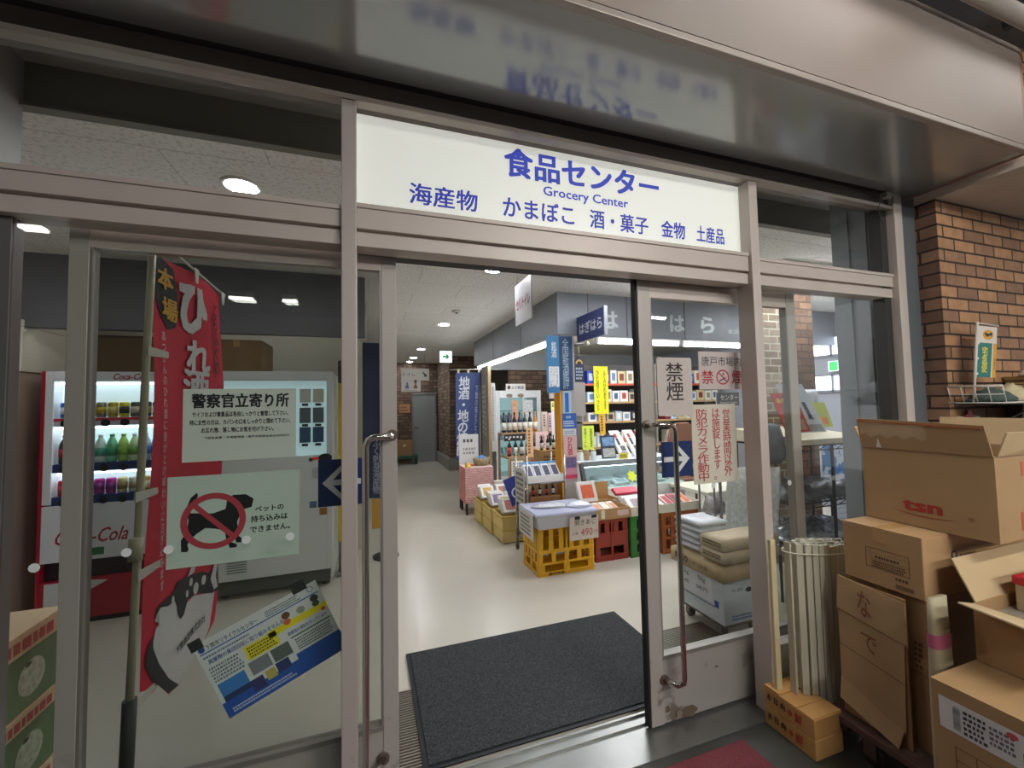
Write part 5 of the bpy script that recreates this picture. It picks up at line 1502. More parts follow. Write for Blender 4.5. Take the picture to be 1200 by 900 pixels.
t = thing('paper_sheet', 'white paper hanging over the end of the lilac tub', 'paper', (1.36, 3.66, 0.33))
fr = facing_left(1.372)
G().prism(fr, ((-3.86, 0.34), (-3.50, 0.33), (-3.50, 0.565), (-3.86, 0.57)), 0.0, 0.002).obj('sheet', mat('#d9d5cd', 0.6), t)
fine_print(t, Fr((1.370, 0, 0), (0, -1, 0)), -3.82, -3.56, 0.36, 0.54, 5, '#6f6a68', seed=51)

# red, green and orange-brown crates
crate('bottle_crate', 'red-brown plastic crate beside the yellow crates', 2.08, 2.44, 3.65, 3.98, 0.0, '#9a3a28', [(0, 0.055), (0.135, 0.275), (0.365, 0.405)], [(0.055, 0.135, 1, 0.045), (0.275, 0.365, 3, 0.055)], 0.405)
crate('bottle_crate', 'green plastic crate beside the red-brown crate', 2.465, 2.80, 3.63, 3.98, 0.0, '#3b7a33', [(0, 0.05), (0.13, 0.165), (0.245, 0.28), (0.365, 0.41)], [(0.05, 0.13, 2, 0.07), (0.165, 0.245, 2, 0.07), (0.28, 0.365, 2, 0.07)], 0.41)
crate('bottle_crate', 'orange-brown plastic crate behind the second arrow sign', 2.82, 3.28, 3.60, 3.96, 0.0, '#b5622e', [(0, 0.05), (0.135, 0.165), (0.25, 0.28), (0.365, 0.415)], [(0.05, 0.135, 4, 0.045), (0.165, 0.25, 4, 0.045), (0.28, 0.365, 4, 0.045)], 0.415)
def tray(name, label, x0, x1, y0, y1, z0, h, col, cat='tray'):
    t = thing(name, label, cat, ((x0+x1)/2, (y0+y1)/2, z0))
    open_box(t, x0, x1, y0, y1, z0, z0 + h, mat(col, 0.7, 0, 0.06, 10), 0.008)
    return t
t = tray('cardboard_tray', 'cardboard tray of flat packets on the red-brown crate', 2.06, 2.455, 3.62, 3.98, 0.407, 0.105, '#b08a5c')
G().box(2.31, 2.44, 3.618, 3.62, 0.435, 0.485).obj('price_label', mat('#d9b9b0', 0.5), t)
G().box(2.13, 2.17, 3.617, 3.62, 0.42, 0.50).obj('paper_tag', mat('#dcd7c6', 0.5), t)
def flat_pack(label, x, y, z, w, d, h, tilt, col, top=None, name='food_packet', rz=0.0, group=None):
    t = thing(name, label, 'packet', (x, y, z), group=group)
    ca, sa = math.cos(tilt), math.sin(tilt)
    cr, sr = math.cos(rz), math.sin(rz)
    def P(a, b, c):
        yy, zz = b*ca - c*sa, b*sa + c*ca
        return (x + a*cr - yy*sr, y + a*sr + yy*cr, z + zz + 0.002)
    q = [(-w/2, 0), (w/2, 0), (w/2, d), (-w/2, d)]
    G().hexa([P(a, b, 0) for a, b in q], [P(a*0.94, 0.03*d + b*0.94, h) for a, b in q]).obj('pack', mat(col, 0.3, 0, 0.08, 25), t, 0.006)
    if top:
        k = 0.62
        G().hexa([P(a*k, 0.19*d + b*k, h) for a, b in q], [P(a*k, 0.19*d + b*k, h + 0.0015) for a, b in q]).obj('pack_label', mat(top, 0.5, 0, 0.25, 60), t)
    return t
for i in range(4):
    flat_pack('pale flat packet in the cardboard tray, %s from the price card' % ORD[i], 2.12 + i*0.09, 3.68, 0.418, 0.085, 0.26, 0.02, 0.27, '#d8cdbf', '#c98a6a' if i % 2 else '#ded4c2', group='flat packets in the cardboard tray')
flat_pack('clear bag of orange dried shrimp leaning behind the lilac tub', 2.11, 3.83, 0.53, 0.22, 0.22, 0.03, 1.15, '#d9d4cd', '#d0603a')
t = tray('cardboard_tray', 'deep cardboard box with raised back behind the red-brown crate', 2.30, 2.58, 3.99, 4.20, 0.40, 0.10, '#b58f62')
G().box(2.30, 2.56, 4.185, 4.195, 0.50, 0.66).obj('raised_back', mat('#b9935f', 0.75, 0, 0.05), t)
t2 = thing('low_platform', 'low white platform behind the row of crates', 'platform', (2.9, 4.12, 0))
G().box(2.14, 3.3, 4.0, 4.22, 0.36, 0.398).obj('platform_top', mat('#cfcabf', 0.6), t2)
for x in (2.18, 3.26):
    for y in (4.02, 4.2):
        G().cyl((x, y, 0), (x, y, 0.36), 0.014).obj('leg', mat('#8a8a86', 0.4, 0.5), t2)
t = tray('cardboard_tray', 'white tray with red labels on the green crate', 2.46, 2.81, 3.60, 3.96, 0.413, 0.09, '#d6cdb8')
G().box(2.60, 2.70, 3.598, 3.60, 0.435, 0.48).obj('price_label', mat('#d2a79f', 0.5), t)
for i in range(3):
    flat_pack('white box of snacks with red edge on the green crate, %s from the front' % ORD[i], 2.635, 3.62 + i*0.05, 0.424, 0.30, 0.22, 0.022, 0.62, '#e2dfdc', '#9a8f90', group='red edged boxes on the green crate')
flat_pack('red paper box lying behind the white snack boxes', 2.60, 3.87, 0.56, 0.30, 0.10, 0.03, 0.5, '#b8324a')
t = tray('cardboard_tray', 'white tray on the orange-brown crate', 2.80, 3.30, 3.58, 3.97, 0.417, 0.085, '#d9d5c6')
for i in range(4):
    flat_pack('dark red packet in the white tray, %s from the door handle' % ORD[i], 2.88 + i*0.115, 3.64, 0.428, 0.105, 0.24, 0.03, 0.35, ['#8c2f3a', '#c9b8b0', '#a53d46', '#d8c7a8'][i], ['#d8ccc6', '#a8323c', '#6b2430', '#c05a3c'][i], group='packets in the white tray')

# glass showcase
t = thing('showcase', 'long white chilled showcase with slanted glass behind the crates', 'showcase', (2.95, 4.6, 0))
G().box(2.36, 3.75, 4.32, 4.95, 0.08, 0.55).obj('showcase_body', mat('#d9dbd6', 0.35), t, 0.012)
G().box(2.40, 3.71, 4.36, 4.90, 0.0, 0.08).obj('plinth', mat('#6f7274', 0.6), t)
g = G().hexa([(2.36, 4.32, 0.55), (3.75, 4.32, 0.55), (3.75, 4.326, 0.55), (2.36, 4.326, 0.55)], [(2.36, 4.44, 0.80), (3.75, 4.44, 0.80), (3.75, 4.446, 0.80), (2.36, 4.446, 0.80)])
g.obj('slanted_glass', glass_mat('#eef6f6', 1.2, haze=0.04), t)
G().box(2.36, 3.75, 4.43, 4.95, 0.80, 0.845).obj('top_deck', mat('#d3dde0', 0.25), t, 0.006)
G().box(2.36, 3.75, 4.425, 4.44, 0.792, 0.85).obj('front_rail', mat('#aeb9bd', 0.25, 0.6), t)
G().cyl((2.42, 4.50, 0.785), (3.70, 4.50, 0.785), 0.012, n=10).obj('lamp_tube', mat('#f0faff', 0.5, emit=10.0), t)  # unseen tube added to brighten the showcase interior
G().box(2.36, 3.75, 4.90, 4.95, 0.55, 0.80).obj('back_panel', mat('#c6cfd0', 0.4), t)
G().hexa([(2.34, 4.31, 0.50), (2.385, 4.31, 0.50), (2.385, 4.36, 0.50), (2.34, 4.36, 0.50)], [(2.34, 4.42, 0.83), (2.385, 4.42, 0.83), (2.385, 4.46, 0.83), (2.34, 4.46, 0.83)]).obj('end_post', mat('#55585a', 0.4, 0.4), t)
for x in (2.7, 3.05, 3.4):
    G().box(x, x + 0.26, 4.50, 4.85, 0.55, 0.60).obj('display_tray', mat('#b8c4c9', 0.3, 0, 0.2, 20), t)
for i, (x, c1, c2) in enumerate(((2.72, '#c9d3d8', '#7f8f9a'), (3.00, '#dfe3e2', '#9aa5a8'), (3.30, '#c8d0d2', '#8f9a9c'), (3.52, '#d8dad4', '#a3a49a'))):
    flat_pack('pale fish pack inside the glass showcase, %s from the dark end post' % ORD[i], x - 0.1, 4.40, 0.552, 0.2, 0.12, 0.03, 0.3, c1, c2, group='packs inside the showcase')
t = thing('price_tag', 'yellow-green star tag on the showcase glass', 'tag', (3.02, 4.36, 0.66))
fr = Fr((3.0, 4.335, 0.60), (1, 0, 0), (0, 0.43, 1))
G().prism(fr, [((0.045 if i % 2 else 0.07)*math.cos(i*math.pi/7), 0.06 + (0.05 if i % 2 else 0.08)*math.sin(i*math.pi/7)) for i in range(14)], 0.0, 0.002).obj('tag_card', mat('#d6e23c', 0.6), t)
# goods standing on the showcase
t = thing('photo_card', 'dark framed photo card standing on the showcase', 'card', (2.86, 4.62, 0.846))
G().box(2.76, 2.96, 4.62, 4.635, 0.846, 1.13, rot=(('X', -0.12),), piv=(2.86, 4.63, 0.846)).obj('card', mat('#3f4a58', 0.4, 0, 0.4, 14), t)
G().box(2.775, 2.945, 4.612, 4.62, 1.0, 1.11, rot=(('X', -0.12),), piv=(2.86, 4.63, 0.846)).obj('picture', mat('#7fa0c4', 0.4, 0, 0.4, 30), t)
G().box(2.775, 2.945, 4.612, 4.62, 0.86, 0.97, rot=(('X', -0.12),), piv=(2.86, 4.63, 0.846)).obj('picture', mat('#a8a9a4', 0.4, 0, 0.4, 40), t)
for i in range(3):
    t = thing('fish_bag', 'white bag with black print and red mark on the showcase, %s from the photo card' % ORD[i], 'bag', (3.09 + i*0.20, 4.66, 0.846), group='white bags on the showcase')
    x = 3.09 + i*0.20
    sl = 0.05
    def B(a, b, c): return (x - 0.06 + a + b*(-0.25), 4.60 + b*0.5 - 0 + c, 0.848 + b)
    G().hexa([B(0, 0, 0), B(0.155, 0, 0), B(0.155, 0, 0.05), B(0, 0, 0.05)], [B(0.0, 0.33, 0), B(0.15, 0.33, 0), B(0.15, 0.33, 0.02), B(0.0, 0.33, 0.02)]).obj('bag_body', mat('#e2e2e0', 0.3, 0, 0.04, 20), t, 0.006)
    for b0, b1, a0, a1, col in ((0.24, 0.29, 0.04, 0.08, '#b83a3a'), (0.15, 0.235, 0.04, 0.075, '#3a3c40'), (0.08, 0.14, 0.05, 0.12, '#5a5d60'), (0.03, 0.07, 0.03, 0.12, '#8b8d90')):
        G().add([B(a0, b0, -0.003), B(a1, b0, -0.003), B(a1, b1, -0.003), B(a0, b1, -0.003)], [(0, 1, 2, 3)]).obj('print', mat(col, 0.6), t)
for i, (x, col, lab) in enumerate(((2.44, '#dfe3df', 'white sauce jar on the showcase, next to the corner post'), (2.53, '#a58464', 'brown sauce jar on the showcase, second from the corner post'), (2.62, '#cfd8da', 'clear jar on the showcase, third from the corner post'))):
    t = thing('jar', lab, 'jar', (x, 4.60, 0.846))
    G().lathe((x, 4.60, 0.846), [(0.030, 0), (0.036, 0.006), (0.036, 0.09), (0.028, 0.105)], 16).obj('jar_body', mat(col, 0.2), t)
    G().lathe((x, 4.60, 0.95), [(0.031, 0), (0.031, 0.022)], 16).obj('lid', mat('#b8a87a', 0.4, 0.4), t)
t = thing('price_tag', 'yellow price tag in front of the white bags', 'tag', (2.98, 4.5, 0.846))
G().box(2.93, 3.05, 4.50, 4.505, 0.846, 0.92).obj('tag_card', mat('#d9c63a', 0.6), t)
fine_print(t, front(4.499), 2.94, 3.04, 0.86, 0.91, 2, '#5d531f', seed=61)

# table with brown legs past the showcase, brown rounded chair behind the arrow sign
t = thing('display_table', 'low table with brown wooden legs behind the red vertical notice', 'table', (3.95, 4.0, 0))
G().box(3.50, 4.40, 3.70, 4.30, 0.50, 0.54).obj('table_top', mat('#cfccbb', 0.5), t, 0.004)
G().box(3.50, 4.40, 3.69, 3.70, 0.44, 0.54).obj('apron', mat('#d6d4c6', 0.5), t)
for x in (3.53, 4.34):
    for y in (3.72, 4.24):
        G().box(x, x + 0.045, y, y + 0.045, 0, 0.50).obj('leg', mat('#6d4a38', 0.6), t, 0.003)
t = thing('chair', 'brown chair with rounded back, behind the second arrow sign', 'chair', (3.62, 4.75, 0))
bk = [(-0.24, 0.0), (-0.24, 0.28), (-0.20, 0.42), (-0.10, 0.50), (0.10, 0.50), (0.20, 0.42), (0.24, 0.28), (0.24, 0.0)]
G().prism(Fr((4.10, 4.72, 0.75)), bk, -0.05, 0.0).obj('backrest', mat('#7a5240', 0.5, 0, 0.06), t, 0.015)
G().box(3.86, 4.34, 4.72, 5.15, 0.42, 0.48).obj('seat', mat('#7a5240', 0.5), t, 0.015)
for x in (3.88, 4.30):
    for y in (4.74, 5.11):
        G().cyl((x, y, 0), (x, y, 0.42), 0.016).obj('leg', mat('#4a4a4c', 0.4, 0.6), t)
    G().cyl((x, 4.74, 0.42), (x, 4.74, 0.80), 0.014).obj('back_post', mat('#4a4a4c', 0.4, 0.6), t)

# shelves along the back of the shop
t = thing('wall_shelf', 'long shelving unit with red-edged top shelf at the back of the shop', 'shelf', (4.5, 6.25, 0))
XS0, XS1 = 3.25, 6.1
for z, col in ((0.35, '#a98a66'), (0.80, '#a98a66'), (1.21, '#b39468'), (1.53, '#b39468'), (1.83, '#c4523c')):
    s = G().box(XS0, XS1, 6.02, 6.38, z, z + 0.025).obj('shelf_board', mat('#b59a72', 0.6), t)
    G().box(XS0, XS1, 6.012, 6.02, z - 0.004, z + 0.028).obj('edge_strip', mat(col, 0.5), t)
G().box(XS0, XS1, 6.38, 6.40, 0, 2.2).obj('back_panel', mat('#5d5a5c', 0.7), t)
for x in (XS0, 4.68, XS1 - 0.03):
    G().box(x, x + 0.03, 6.03, 6.38, 0, 2.2).obj('upright', mat('#8a8580', 0.6), t)
rnd = random.Random(12)
def gift(x, w, y, d, z, h, col, col2, label, group, name='gift_box'):
    t = thing(name, label, 'box', (x, y, z), group=group)
    G().box(x - w/2, x + w/2, y, y + d, z, z + h).obj('box_body', mat(col, 0.45), t, 0.002)
    G().box(x - w*0.28, x + w*0.28, y - 0.0015, y, z + h*0.25, z + h*0.8).obj('box_label', mat(col2, 0.5, 0, 0.3, 50), t)
    return t
pal = [('#2f47a8', '#c9d2ea'), ('#d9d4c4', '#8a7a5c'), ('#e0ddd6', '#7f96b8'), ('#cfd9e2', '#5d7fa8'), ('#b7a58c', '#3f342c'), ('#e2d9c0', '#c05a3c'), ('#e6e3db', '#3f5c86'), ('#3c3a44', '#c8c3b8'), ('#cbb98e', '#7c3a2c'), ('#b8c6cf', '#e6e6e0'), ('#8a2f3a', '#e0d6c6'), ('#e9e6df', '#b03a3a')]
for zi, (z, h, sh) in enumerate(((1.856, 0.24, 'top'), (1.556, 0.22, 'second'), (1.236, 0.20, 'third'), (0.826, 0.24, 'fourth'))):
    x = XS0 + 0.12
    k = 0
    while x < XS1 - 0.15 and k < 16:
        w = rnd.uniform(0.10, 0.19)
        if not (4.66 < x + w/2 < 4.72 + w):
            c1, c2 = pal[(k*5 + zi*3) % len(pal)]
            gift(x + w/2, w*0.92, 6.05, 0.2, z, h*rnd.uniform(0.7, 1.0), c1, c2, '%s gift box from the corner post on the %s shelf of the back wall' % (ORD[k], sh), 'gift boxes on the %s back shelf' % sh)
            k += 1
        x += w + 0.012
# papers hanging at the shelves
def hang_paper(name, label, x0, x1, z0, z1, y, col, text=None, tcol='#3c3a20', cols=2, seed=1, cat='banner', fr=None):
    t = thing(name, label, cat, ((x0+x1)/2, y, z0))
    fr = front(y)
    G().prism(fr, ((x0, z0), (x1, z0), (x1, z1), (x0, z1)), -0.002, 0.0).obj('sheet', mat(col, 0.6), t)
    if text:
        for i, s in enumerate(text):
            cw = (x1 - x0) / len(text)
            write(t, fr, s, x1 - cw*(i + 0.5), (z0+z1)/2, w=cw*0.45, h=(z1 - z0)*0.82, col=tcol, vert=True, bold=0.012)
    else:
        fine_print(t, fr, x0 + 0.02, x1 - 0.02, z0 + 0.03, z1 - 0.03, cols, tcol, seed=seed, vert=True, c=0.001)
    return t
hang_paper('paper_banner', 'tall bright yellow paper banner hanging on the back shelves', 3.47, 3.735, 1.36, 2.14, 6.005, '#d8d41e', ('ふくのひれあります', 'ひれ酒ぐいっと'), '#3f3810')
hang_paper('paper_banner', 'narrow orange paper strip below the yellow banner', 3.56, 3.66, 1.02, 1.355, 6.008, '#d8a83a', None, '#6b3a1a', 1, 3)
hang_paper('paper_banner', 'lime green paper with writing hanging beside the corner post', 3.23, 3.44, 0.80, 1.18, 6.000, '#c3d64a', ('刺身', '塩うに'), '#55601e')

# corner post posters
def post_card(name, label, x0, x1, z0, z1, col, y=4.058, th=0.003, cat='poster'):
    t = thing(name, label, cat, ((x0+x1)/2, y, z0))
    G().box(x0, x1, y - th, y, z0, z1).obj('sheet', mat(col, 0.5), t)
    return t, front(y - th)
t, fr = post_card('hanging_banner', 'light blue half of the sake banner hung over the corner post', 1.775, 1.925, 1.66, 2.27, '#3f7fae', 4.045)
write(t, fr, '銘酒', 1.865, 2.12, w=0.06, h=0.17, col='#e0e6ea', vert=True, bold=0.01)
write(t, fr, '關', 1.86, 1.83, w=0.12, h=0.22, col='#e3e6e8', bold=0.035)
t, fr = post_card('hanging_banner', 'dark navy half of the sake banner hung over the corner post', 1.926, 2.085, 1.69, 2.27, '#22466a', 4.045)
write(t, fr, '全国新酒鑑評', 2.0, 1.97, w=0.075, h=0.54, col='#a9bccb', vert=True)
t, fr = post_card('poster', 'small pink and white poster under the light blue banner', 1.80, 1.855, 1.60, 1.72, '#d8d0cc', 4.046)
G().rect(fr, 1.80, 1.855, 1.69, 1.72, 0.001).obj('red_strip', mat('#c0455a', 0.5), t)
t, fr = post_card('poster', 'pale blue poster strip on the corner post above the blue sign', 1.96, 2.06, 1.43, 1.68, '#a9c3d8', 4.056)
G().rect(fr, 1.985, 2.03, 1.45, 1.66, 0.001).obj('blue_figure', mat('#2f66b4', 0.5), t)
t, fr = post_card('poster', 'square blue sign on the corner post', 1.935, 2.115, 1.28, 1.44, '#2f62b0', 4.055, 0.004)
write(t, fr, '免税', 2.02, 1.40, w=0.06, h=0.028, col='#e0e8f2')
fine_print(t, fr, 1.96, 2.09, 1.30, 1.37, 3, '#cfdcee', seed=71)
t, fr = post_card('poster', 'white card under the square blue sign', 1.955, 2.11, 1.205, 1.275, '#d3d8dc', 4.056)
fine_print(t, fr, 1.97, 2.09, 1.22, 1.26, 2, '#8894a0', seed=72)
t, fr = post_card('poster', 'pink poster with red vertical writing on the corner post', 1.955, 2.115, 0.985, 1.20, '#d9b8b4', 4.056)
write(t, fr, 'ひれ酒', 2.03, 1.09, w=0.06, h=0.19, col='#c23048', vert=True, bold=0.02)
t, fr = post_card('poster', 'purple and red picture poster lowest on the corner post', 1.965, 2.11, 0.74, 0.98, '#c98a9a', 4.056)
G().rect(fr, 1.975, 2.10, 0.86, 0.97, 0.001).obj('picture', mat('#6b5f86', 0.5, 0, 0.5, 30), t)
G().rect(fr, 1.965, 2.11, 0.75, 0.79, 0.0012).obj('red_strip', mat('#c23a58', 0.5, 0, 0.2, 40), t)
# hanging dark sign with arm
t = thing('hanging_sign', 'small dark navy sign hanging from a bracket arm by the corner post', 'sign', (2.29, 4.3, 1.76))
G().box(2.24, 2.36, 4.30, 4.308, 1.79, 2.08).obj('sign_board', mat('#262a40', 0.5), t)
fr = front(4.30)
G().prism(fr, [(2.30 + 0.045*math.cos(i*math.pi/10), 2.0 + 0.05*math.sin(i*math.pi/10)) for i in range(11)] + [(2.30 + 0.028*math.cos(i*math.pi/10), 2.0 + 0.03*math.sin(i*math.pi/10)) for i in range(10, -1, -1)], 0, 0.001).obj('gold_arc', mat('#b9964a', 0.5), t)
fine_print(t, fr, 2.255, 2.345, 1.82, 1.97, 4, '#9fb0c9', seed=73)
G().tube([(2.10, 4.22, 2.19), (2.40, 4.30, 2.24)], 0.011).obj('bracket_arm', mat('#4a4744', 0.4, 0.6), t)
G().lathe((2.41, 4.302, 2.242), [(0.0, -0.012), (0.028, -0.012), (0.028, 0.012), (0.0, 0.012)], 16, axis='y').obj('arm_end', mat('#b8b0a0', 0.3, 0.7), t)
G().tube([(2.30, 4.304, 2.215), (2.30, 4.304, 2.08)], 0.003).obj('hanging_cord', mat('#d0d0cc', 0.5), t)
G().box(2.24, 2.37, 4.302, 4.310, 1.40, 1.785).obj('lower_sheet', mat('#a9a49e', 0.6), t)

# projecting shop sign and header letters
t = thing('projecting_sign', 'navy projecting sign with white letters on the front header', 'sign', (2.16, 3.77, 2.2))
G().box(2.145, 2.175, 3.485, 4.045, 2.205, 2.475).obj('sign_board', mat('#2f3a6c', 0.4), t, 0.003)
fr = facing_left(2.145)
write(t, fr, 'はぎはら', -3.755, 2.335, w=0.46, h=0.12, col='#d5dae0', bold=0.02)
g = G().box(2.142, 2.178, 3.475, 3.485, 2.20, 2.48)
g.obj('metal_edge', mat('#b0b4ba', 0.3, 0.7), t)
t = thing('header_lettering', 'large silver hiragana letters with small address on the front header', 'lettering', (3.4, 4.05, 2.35))
fr = front(4.048)
for s, x in (('は', 2.565), ('ぎ', 3.04), ('は', 3.49), ('ら', 3.945)):
    g = letters(G(), fr, s, x, 2.472, w=0.215, h=0.205, bold=0.035)
    g.obj('letter', mat('#b9c2c4', 0.35, 0.2), t)
g = letters(G(), fr, '本店TEL', 4.43, 2.405, w=0.34, h=0.06, bold=0.01)
g.obj('small_lettering', mat('#b9c2c4', 0.4, 0.2), t)

# hanging signs of the passage
t = thing('hanging_sign', 'white hanging sign with red katakana near the doorway', 'sign', (1.2, 3.17, 2.2))
G().box(1.195, 1.205, 2.985, 3.355, 2.215, 2.56).obj('sign_board', mat('#cfcfd2', 0.4), t)
write(t, facing_left(1.195), 'セリトイレ', -3.17, 2.385, w=0.32, h=0.095, col='#a3263c', bold=0.02)
for y in (3.03, 3.31):
    G().cyl((1.2, y, 2.56), (1.2, y, 2.75), 0.0025, n=6).obj('hanging_wire', mat('#9a9a9a', 0.5), t)
t = thing('exit_sign', 'green and white emergency exit arrow sign under the ceiling', 'sign', (1.41, 8.0, 2.36))
G().box(1.295, 1.53, 8.0, 8.03, 2.375, 2.60).obj('light_box', mat('#e9f6ee', 0.4, emit=1.0), t, 0.003)
fr = front(8.0)
G().sheet(fr, [(1.35 + a*0.13, 2.488 + b*0.11) for a, b in ((0, 0.15), (0.55, 0.15), (0.40, 0.45), (0.62, 0.45), (1.0, 0), (0.62, -0.45), (0.40, -0.45), (0.55, -0.15), (0, -0.15))], 0.001).obj('arrow', mat('#2fae7c', 0.4, emit=0.3), t)
for x in (1.34, 1.48):
    G().cyl((x, 8.015, 2.60), (x, 8.015, 2.75), 0.005, n=8).obj('hanging_rod', mat('#c9c9c6', 0.5), t)
t = thing('hanging_sign', 'white two-part toilet sign hanging near the passage end', 'sign', (1.04, 10.0, 1.88))
G().box(0.72, 1.36, 10.0, 10.02, 2.15, 2.43).obj('sign_board', mat('#d9d6ce', 0.5), t)
G().box(0.72, 1.16, 10.0, 10.02, 1.89, 2.145).obj('sign_board', mat('#dad7d0', 0.5), t)
fr = front(10.0)
write(t, fr, 'トイレ', 0.90, 2.29, w=0.28, h=0.085, col='#3c3a3c')
G().sheet(fr, [(1.20, 2.345), (1.215, 2.36), (1.275, 2.295), (1.295, 2.315), (1.30, 2.235), (1.225, 2.24), (1.25, 2.265)], 0.001).obj('arrow', mat('#3c3a3c', 0.5), t)
for cx, col, w in ((0.85, '#5f6fa8', 0.05), (1.04, '#a05a52', 0.055)):
    g = G().prism(fr, [(cx + 0.022*math.cos(i*math.pi/8), 2.085 + 0.022*math.sin(i*math.pi/8)) for i in range(16)], 0, 0.001)
    g.sheet(fr, [(cx - w, 1.96), (cx + w, 1.96), (cx + 0.02, 2.06), (cx - 0.02, 2.06)], 0.001)
    g.obj('pictogram', mat(col, 0.5), t)
fine_print(t, fr, 0.78, 1.12, 1.915, 1.935, 1, '#7a7672', seed=74)
for x in (0.85, 1.25):
    G().cyl((x, 10.01, 2.43), (x, 10.01, 2.75), 0.004, n=6).obj('hanging_wire', mat('#9a9a96', 0.5), t)
t = thing('smoke_detector', 'small white ceiling detector with dark centre', 'detector', (1.06, 5.2, 2.75))
G().lathe((1.06, 5.2, 2.72), [(0.03, 0), (0.055, 0.012), (0.06, 0.03)], 18).obj('detector_body', mat('#d8d5cc', 0.5), t)
G().lathe((1.06, 5.2, 2.712), [(0.014, 0), (0.018, 0.01)], 12).obj('detector_eye', mat('#232323', 0.5), t)
t = thing('speaker_cone', 'small brown ornament on the upper part of the hanging toilet sign', 'ornament', (1.04, 9.99, 2.12))
G().lathe((1.04, 9.985, 2.10), [(0.015, 0), (0.04, 0.02), (0.03, 0.05), (0.01, 0.07)], 14).obj('ornament_body', mat('#8a5f50', 0.6), t)
# passage end
t = thing('wall_plaque', 'light wooden plaque on the brick wall beside the service door', 'plaque', (0.95, 11.88, 1.36))
G().box(0.79, 1.08, 11.87, 11.9, 1.37, 1.61).obj('plaque_board', mat('#c08e62', 0.6, 0, 0.08, 8), t)
fine_print(t, front(11.869), 0.83, 1.04, 1.42, 1.57, 2, '#8a5a38', seed=75)
t = thing('bench', 'low dark green bench at the foot of the brick wall', 'bench', (0.85, 11.6, 0))
G().box(0.45, 1.25, 11.45, 11.75, 0.16, 0.24).obj('bench_seat', mat('#2f5f4a', 0.6), t, 0.01)
for x in (0.5, 1.18):
    G().box(x, x + 0.05, 11.5, 11.7, 0, 0.16).obj('leg', mat('#24463a', 0.6), t)
t = carton('brown carton standing on the green bench', 0.70, 1.10, 11.48, 11.72, 0.241, 0.64, mat('#9a7a52', 0.75, 0, 0.05))
G().rect(front(11.48), 0.86, 0.93, 0.49, 0.53, 0.001).obj('label', mat('#ddd9cf', 0.5), t)

# blue banner by the end of the header
t = thing('nobori_flag', 'slate blue banner with large white vertical writing at the passage side', 'flag', (1.62, 7.4, 0))
fr = Fr((1.40, 7.4, 0.0), (1, 0, 0), (0.05, 0, 1))
G().prism(fr, ((0.04, 0.58), (0.46, 0.54), (0.42, 2.14), (-0.03, 2.13)), 0, 0.003).obj('banner_cloth', mat('#46568c', 0.6, 0, 0.05, 4), t)
write(t, fr, '地酒・地の焼酎', 0.135, 1.36, w=0.20, h=1.42, col='#e3e6ee', vert=True, bold=0.02, c=0.005)
write(t, fr, '下関の味をどうぞ', 0.37, 1.40, w=0.05, h=1.0, col='#c3cbe2', vert=True, c=0.005)
G().cyl((1.93-0.015, 7.41, 0.03), (1.93-0.015, 7.41, 2.2), 0.012).obj('pole', mat('#c8c2b0', 0.4), t)
G().cyl((1.38, 7.41, 2.185), (1.92, 7.41, 2.20), 0.007).obj('cross_arm', mat('#d8d3c4', 0.4), t)
for a in (0.0, 0.18, 0.38):
    G().prism(fr, ((a, 2.13), (a + 0.04, 2.13), (a + 0.04, 2.20), (a, 2.20)), 0, 0.003).obj('banner_tab', mat('#d8d3c4', 0.5), t)
G().lathe((1.915, 7.41, 0), [(0.12, 0), (0.12, 0.02), (0.02, 0.05)], 18).obj('foot', mat('#44484a', 0.5), t)
# grey partition with bamboo-coloured pole beside the fridge
t = thing('partition_panel', 'grey partition panel with a wood-coloured edge post under the header', 'partition', (1.96, 7.1, 0))
G().box(1.94, 1.98, 6.95, 7.38, 0, 2.28).obj('panel', mat('#8f8d8b', 0.6, 0, 0.1, 8), t)
G().box(1.935, 1.985, 6.90, 6.95, 0, 2.28).obj('edge_post', mat('#a98f6c', 0.6), t)
fine_print(t, facing_left(1.94), -7.30, -7.05, 1.0, 1.9, 2, '#c9c6c0', seed=76, vert=True)
t = thing('paper_banner', 'tall white poster between the partition and the drinks fridge', 'banner', (2.06, 7.0, 0.8))
G().box(1.99, 2.06, 6.90, 6.905, 0.75, 1.92).obj('sheet', mat('#d0d0cf', 0.6), t)
fine_print(t, front(6.899), 2.0, 2.05, 0.9, 1.85, 1, '#8a8c90', seed=77, vert=True)

# upright fridge
t = thing('display_fridge', 'white upright glass-door fridge against the brick wall', 'fridge', (2.52, 7.3, 0))
X0, X1, Y0, Y1 = 2.09, 2.95, 7.0, 7.6
WF = mat('#e4e6e8', 0.35)
g = G().box(X0, X0 + 0.08, Y0, Y1, 0.02, 1.79); g.box(X1 - 0.08, X1, Y0, Y1, 0.02, 1.79); g.box(X0 + 0.08, X1 - 0.08, Y0, Y1, 1.66, 1.79); g.box(X0 + 0.08, X1 - 0.08, Y0, Y1, 0.02, 0.30); g.box(X0 + 0.08, X1 - 0.08, Y1 - 0.05, Y1, 0.30, 1.66)
g.obj('cabinet', WF, t, 0.005)
G().box(X0 + 0.08, X1 - 0.08, Y1 - 0.07, Y1 - 0.05, 0.30, 1.66).obj('lit_back', mat('#cfe3e6', 0.5, emit=0.6), t)
for z in (0.62, 0.92, 1.2, 1.42):
    G().box(X0 + 0.08, X1 - 0.08, Y0 + 0.08, Y1 - 0.07, z, z + 0.015).obj('wire_shelf', mat('#b9c3c6', 0.4), t)
G().box(X0 + 0.08, X1 - 0.08, Y0 + 0.01, Y0 + 0.016, 0.30, 1.66).obj('glass_door', glass_mat('#dfeeee', 1.2, haze=0.05), t)
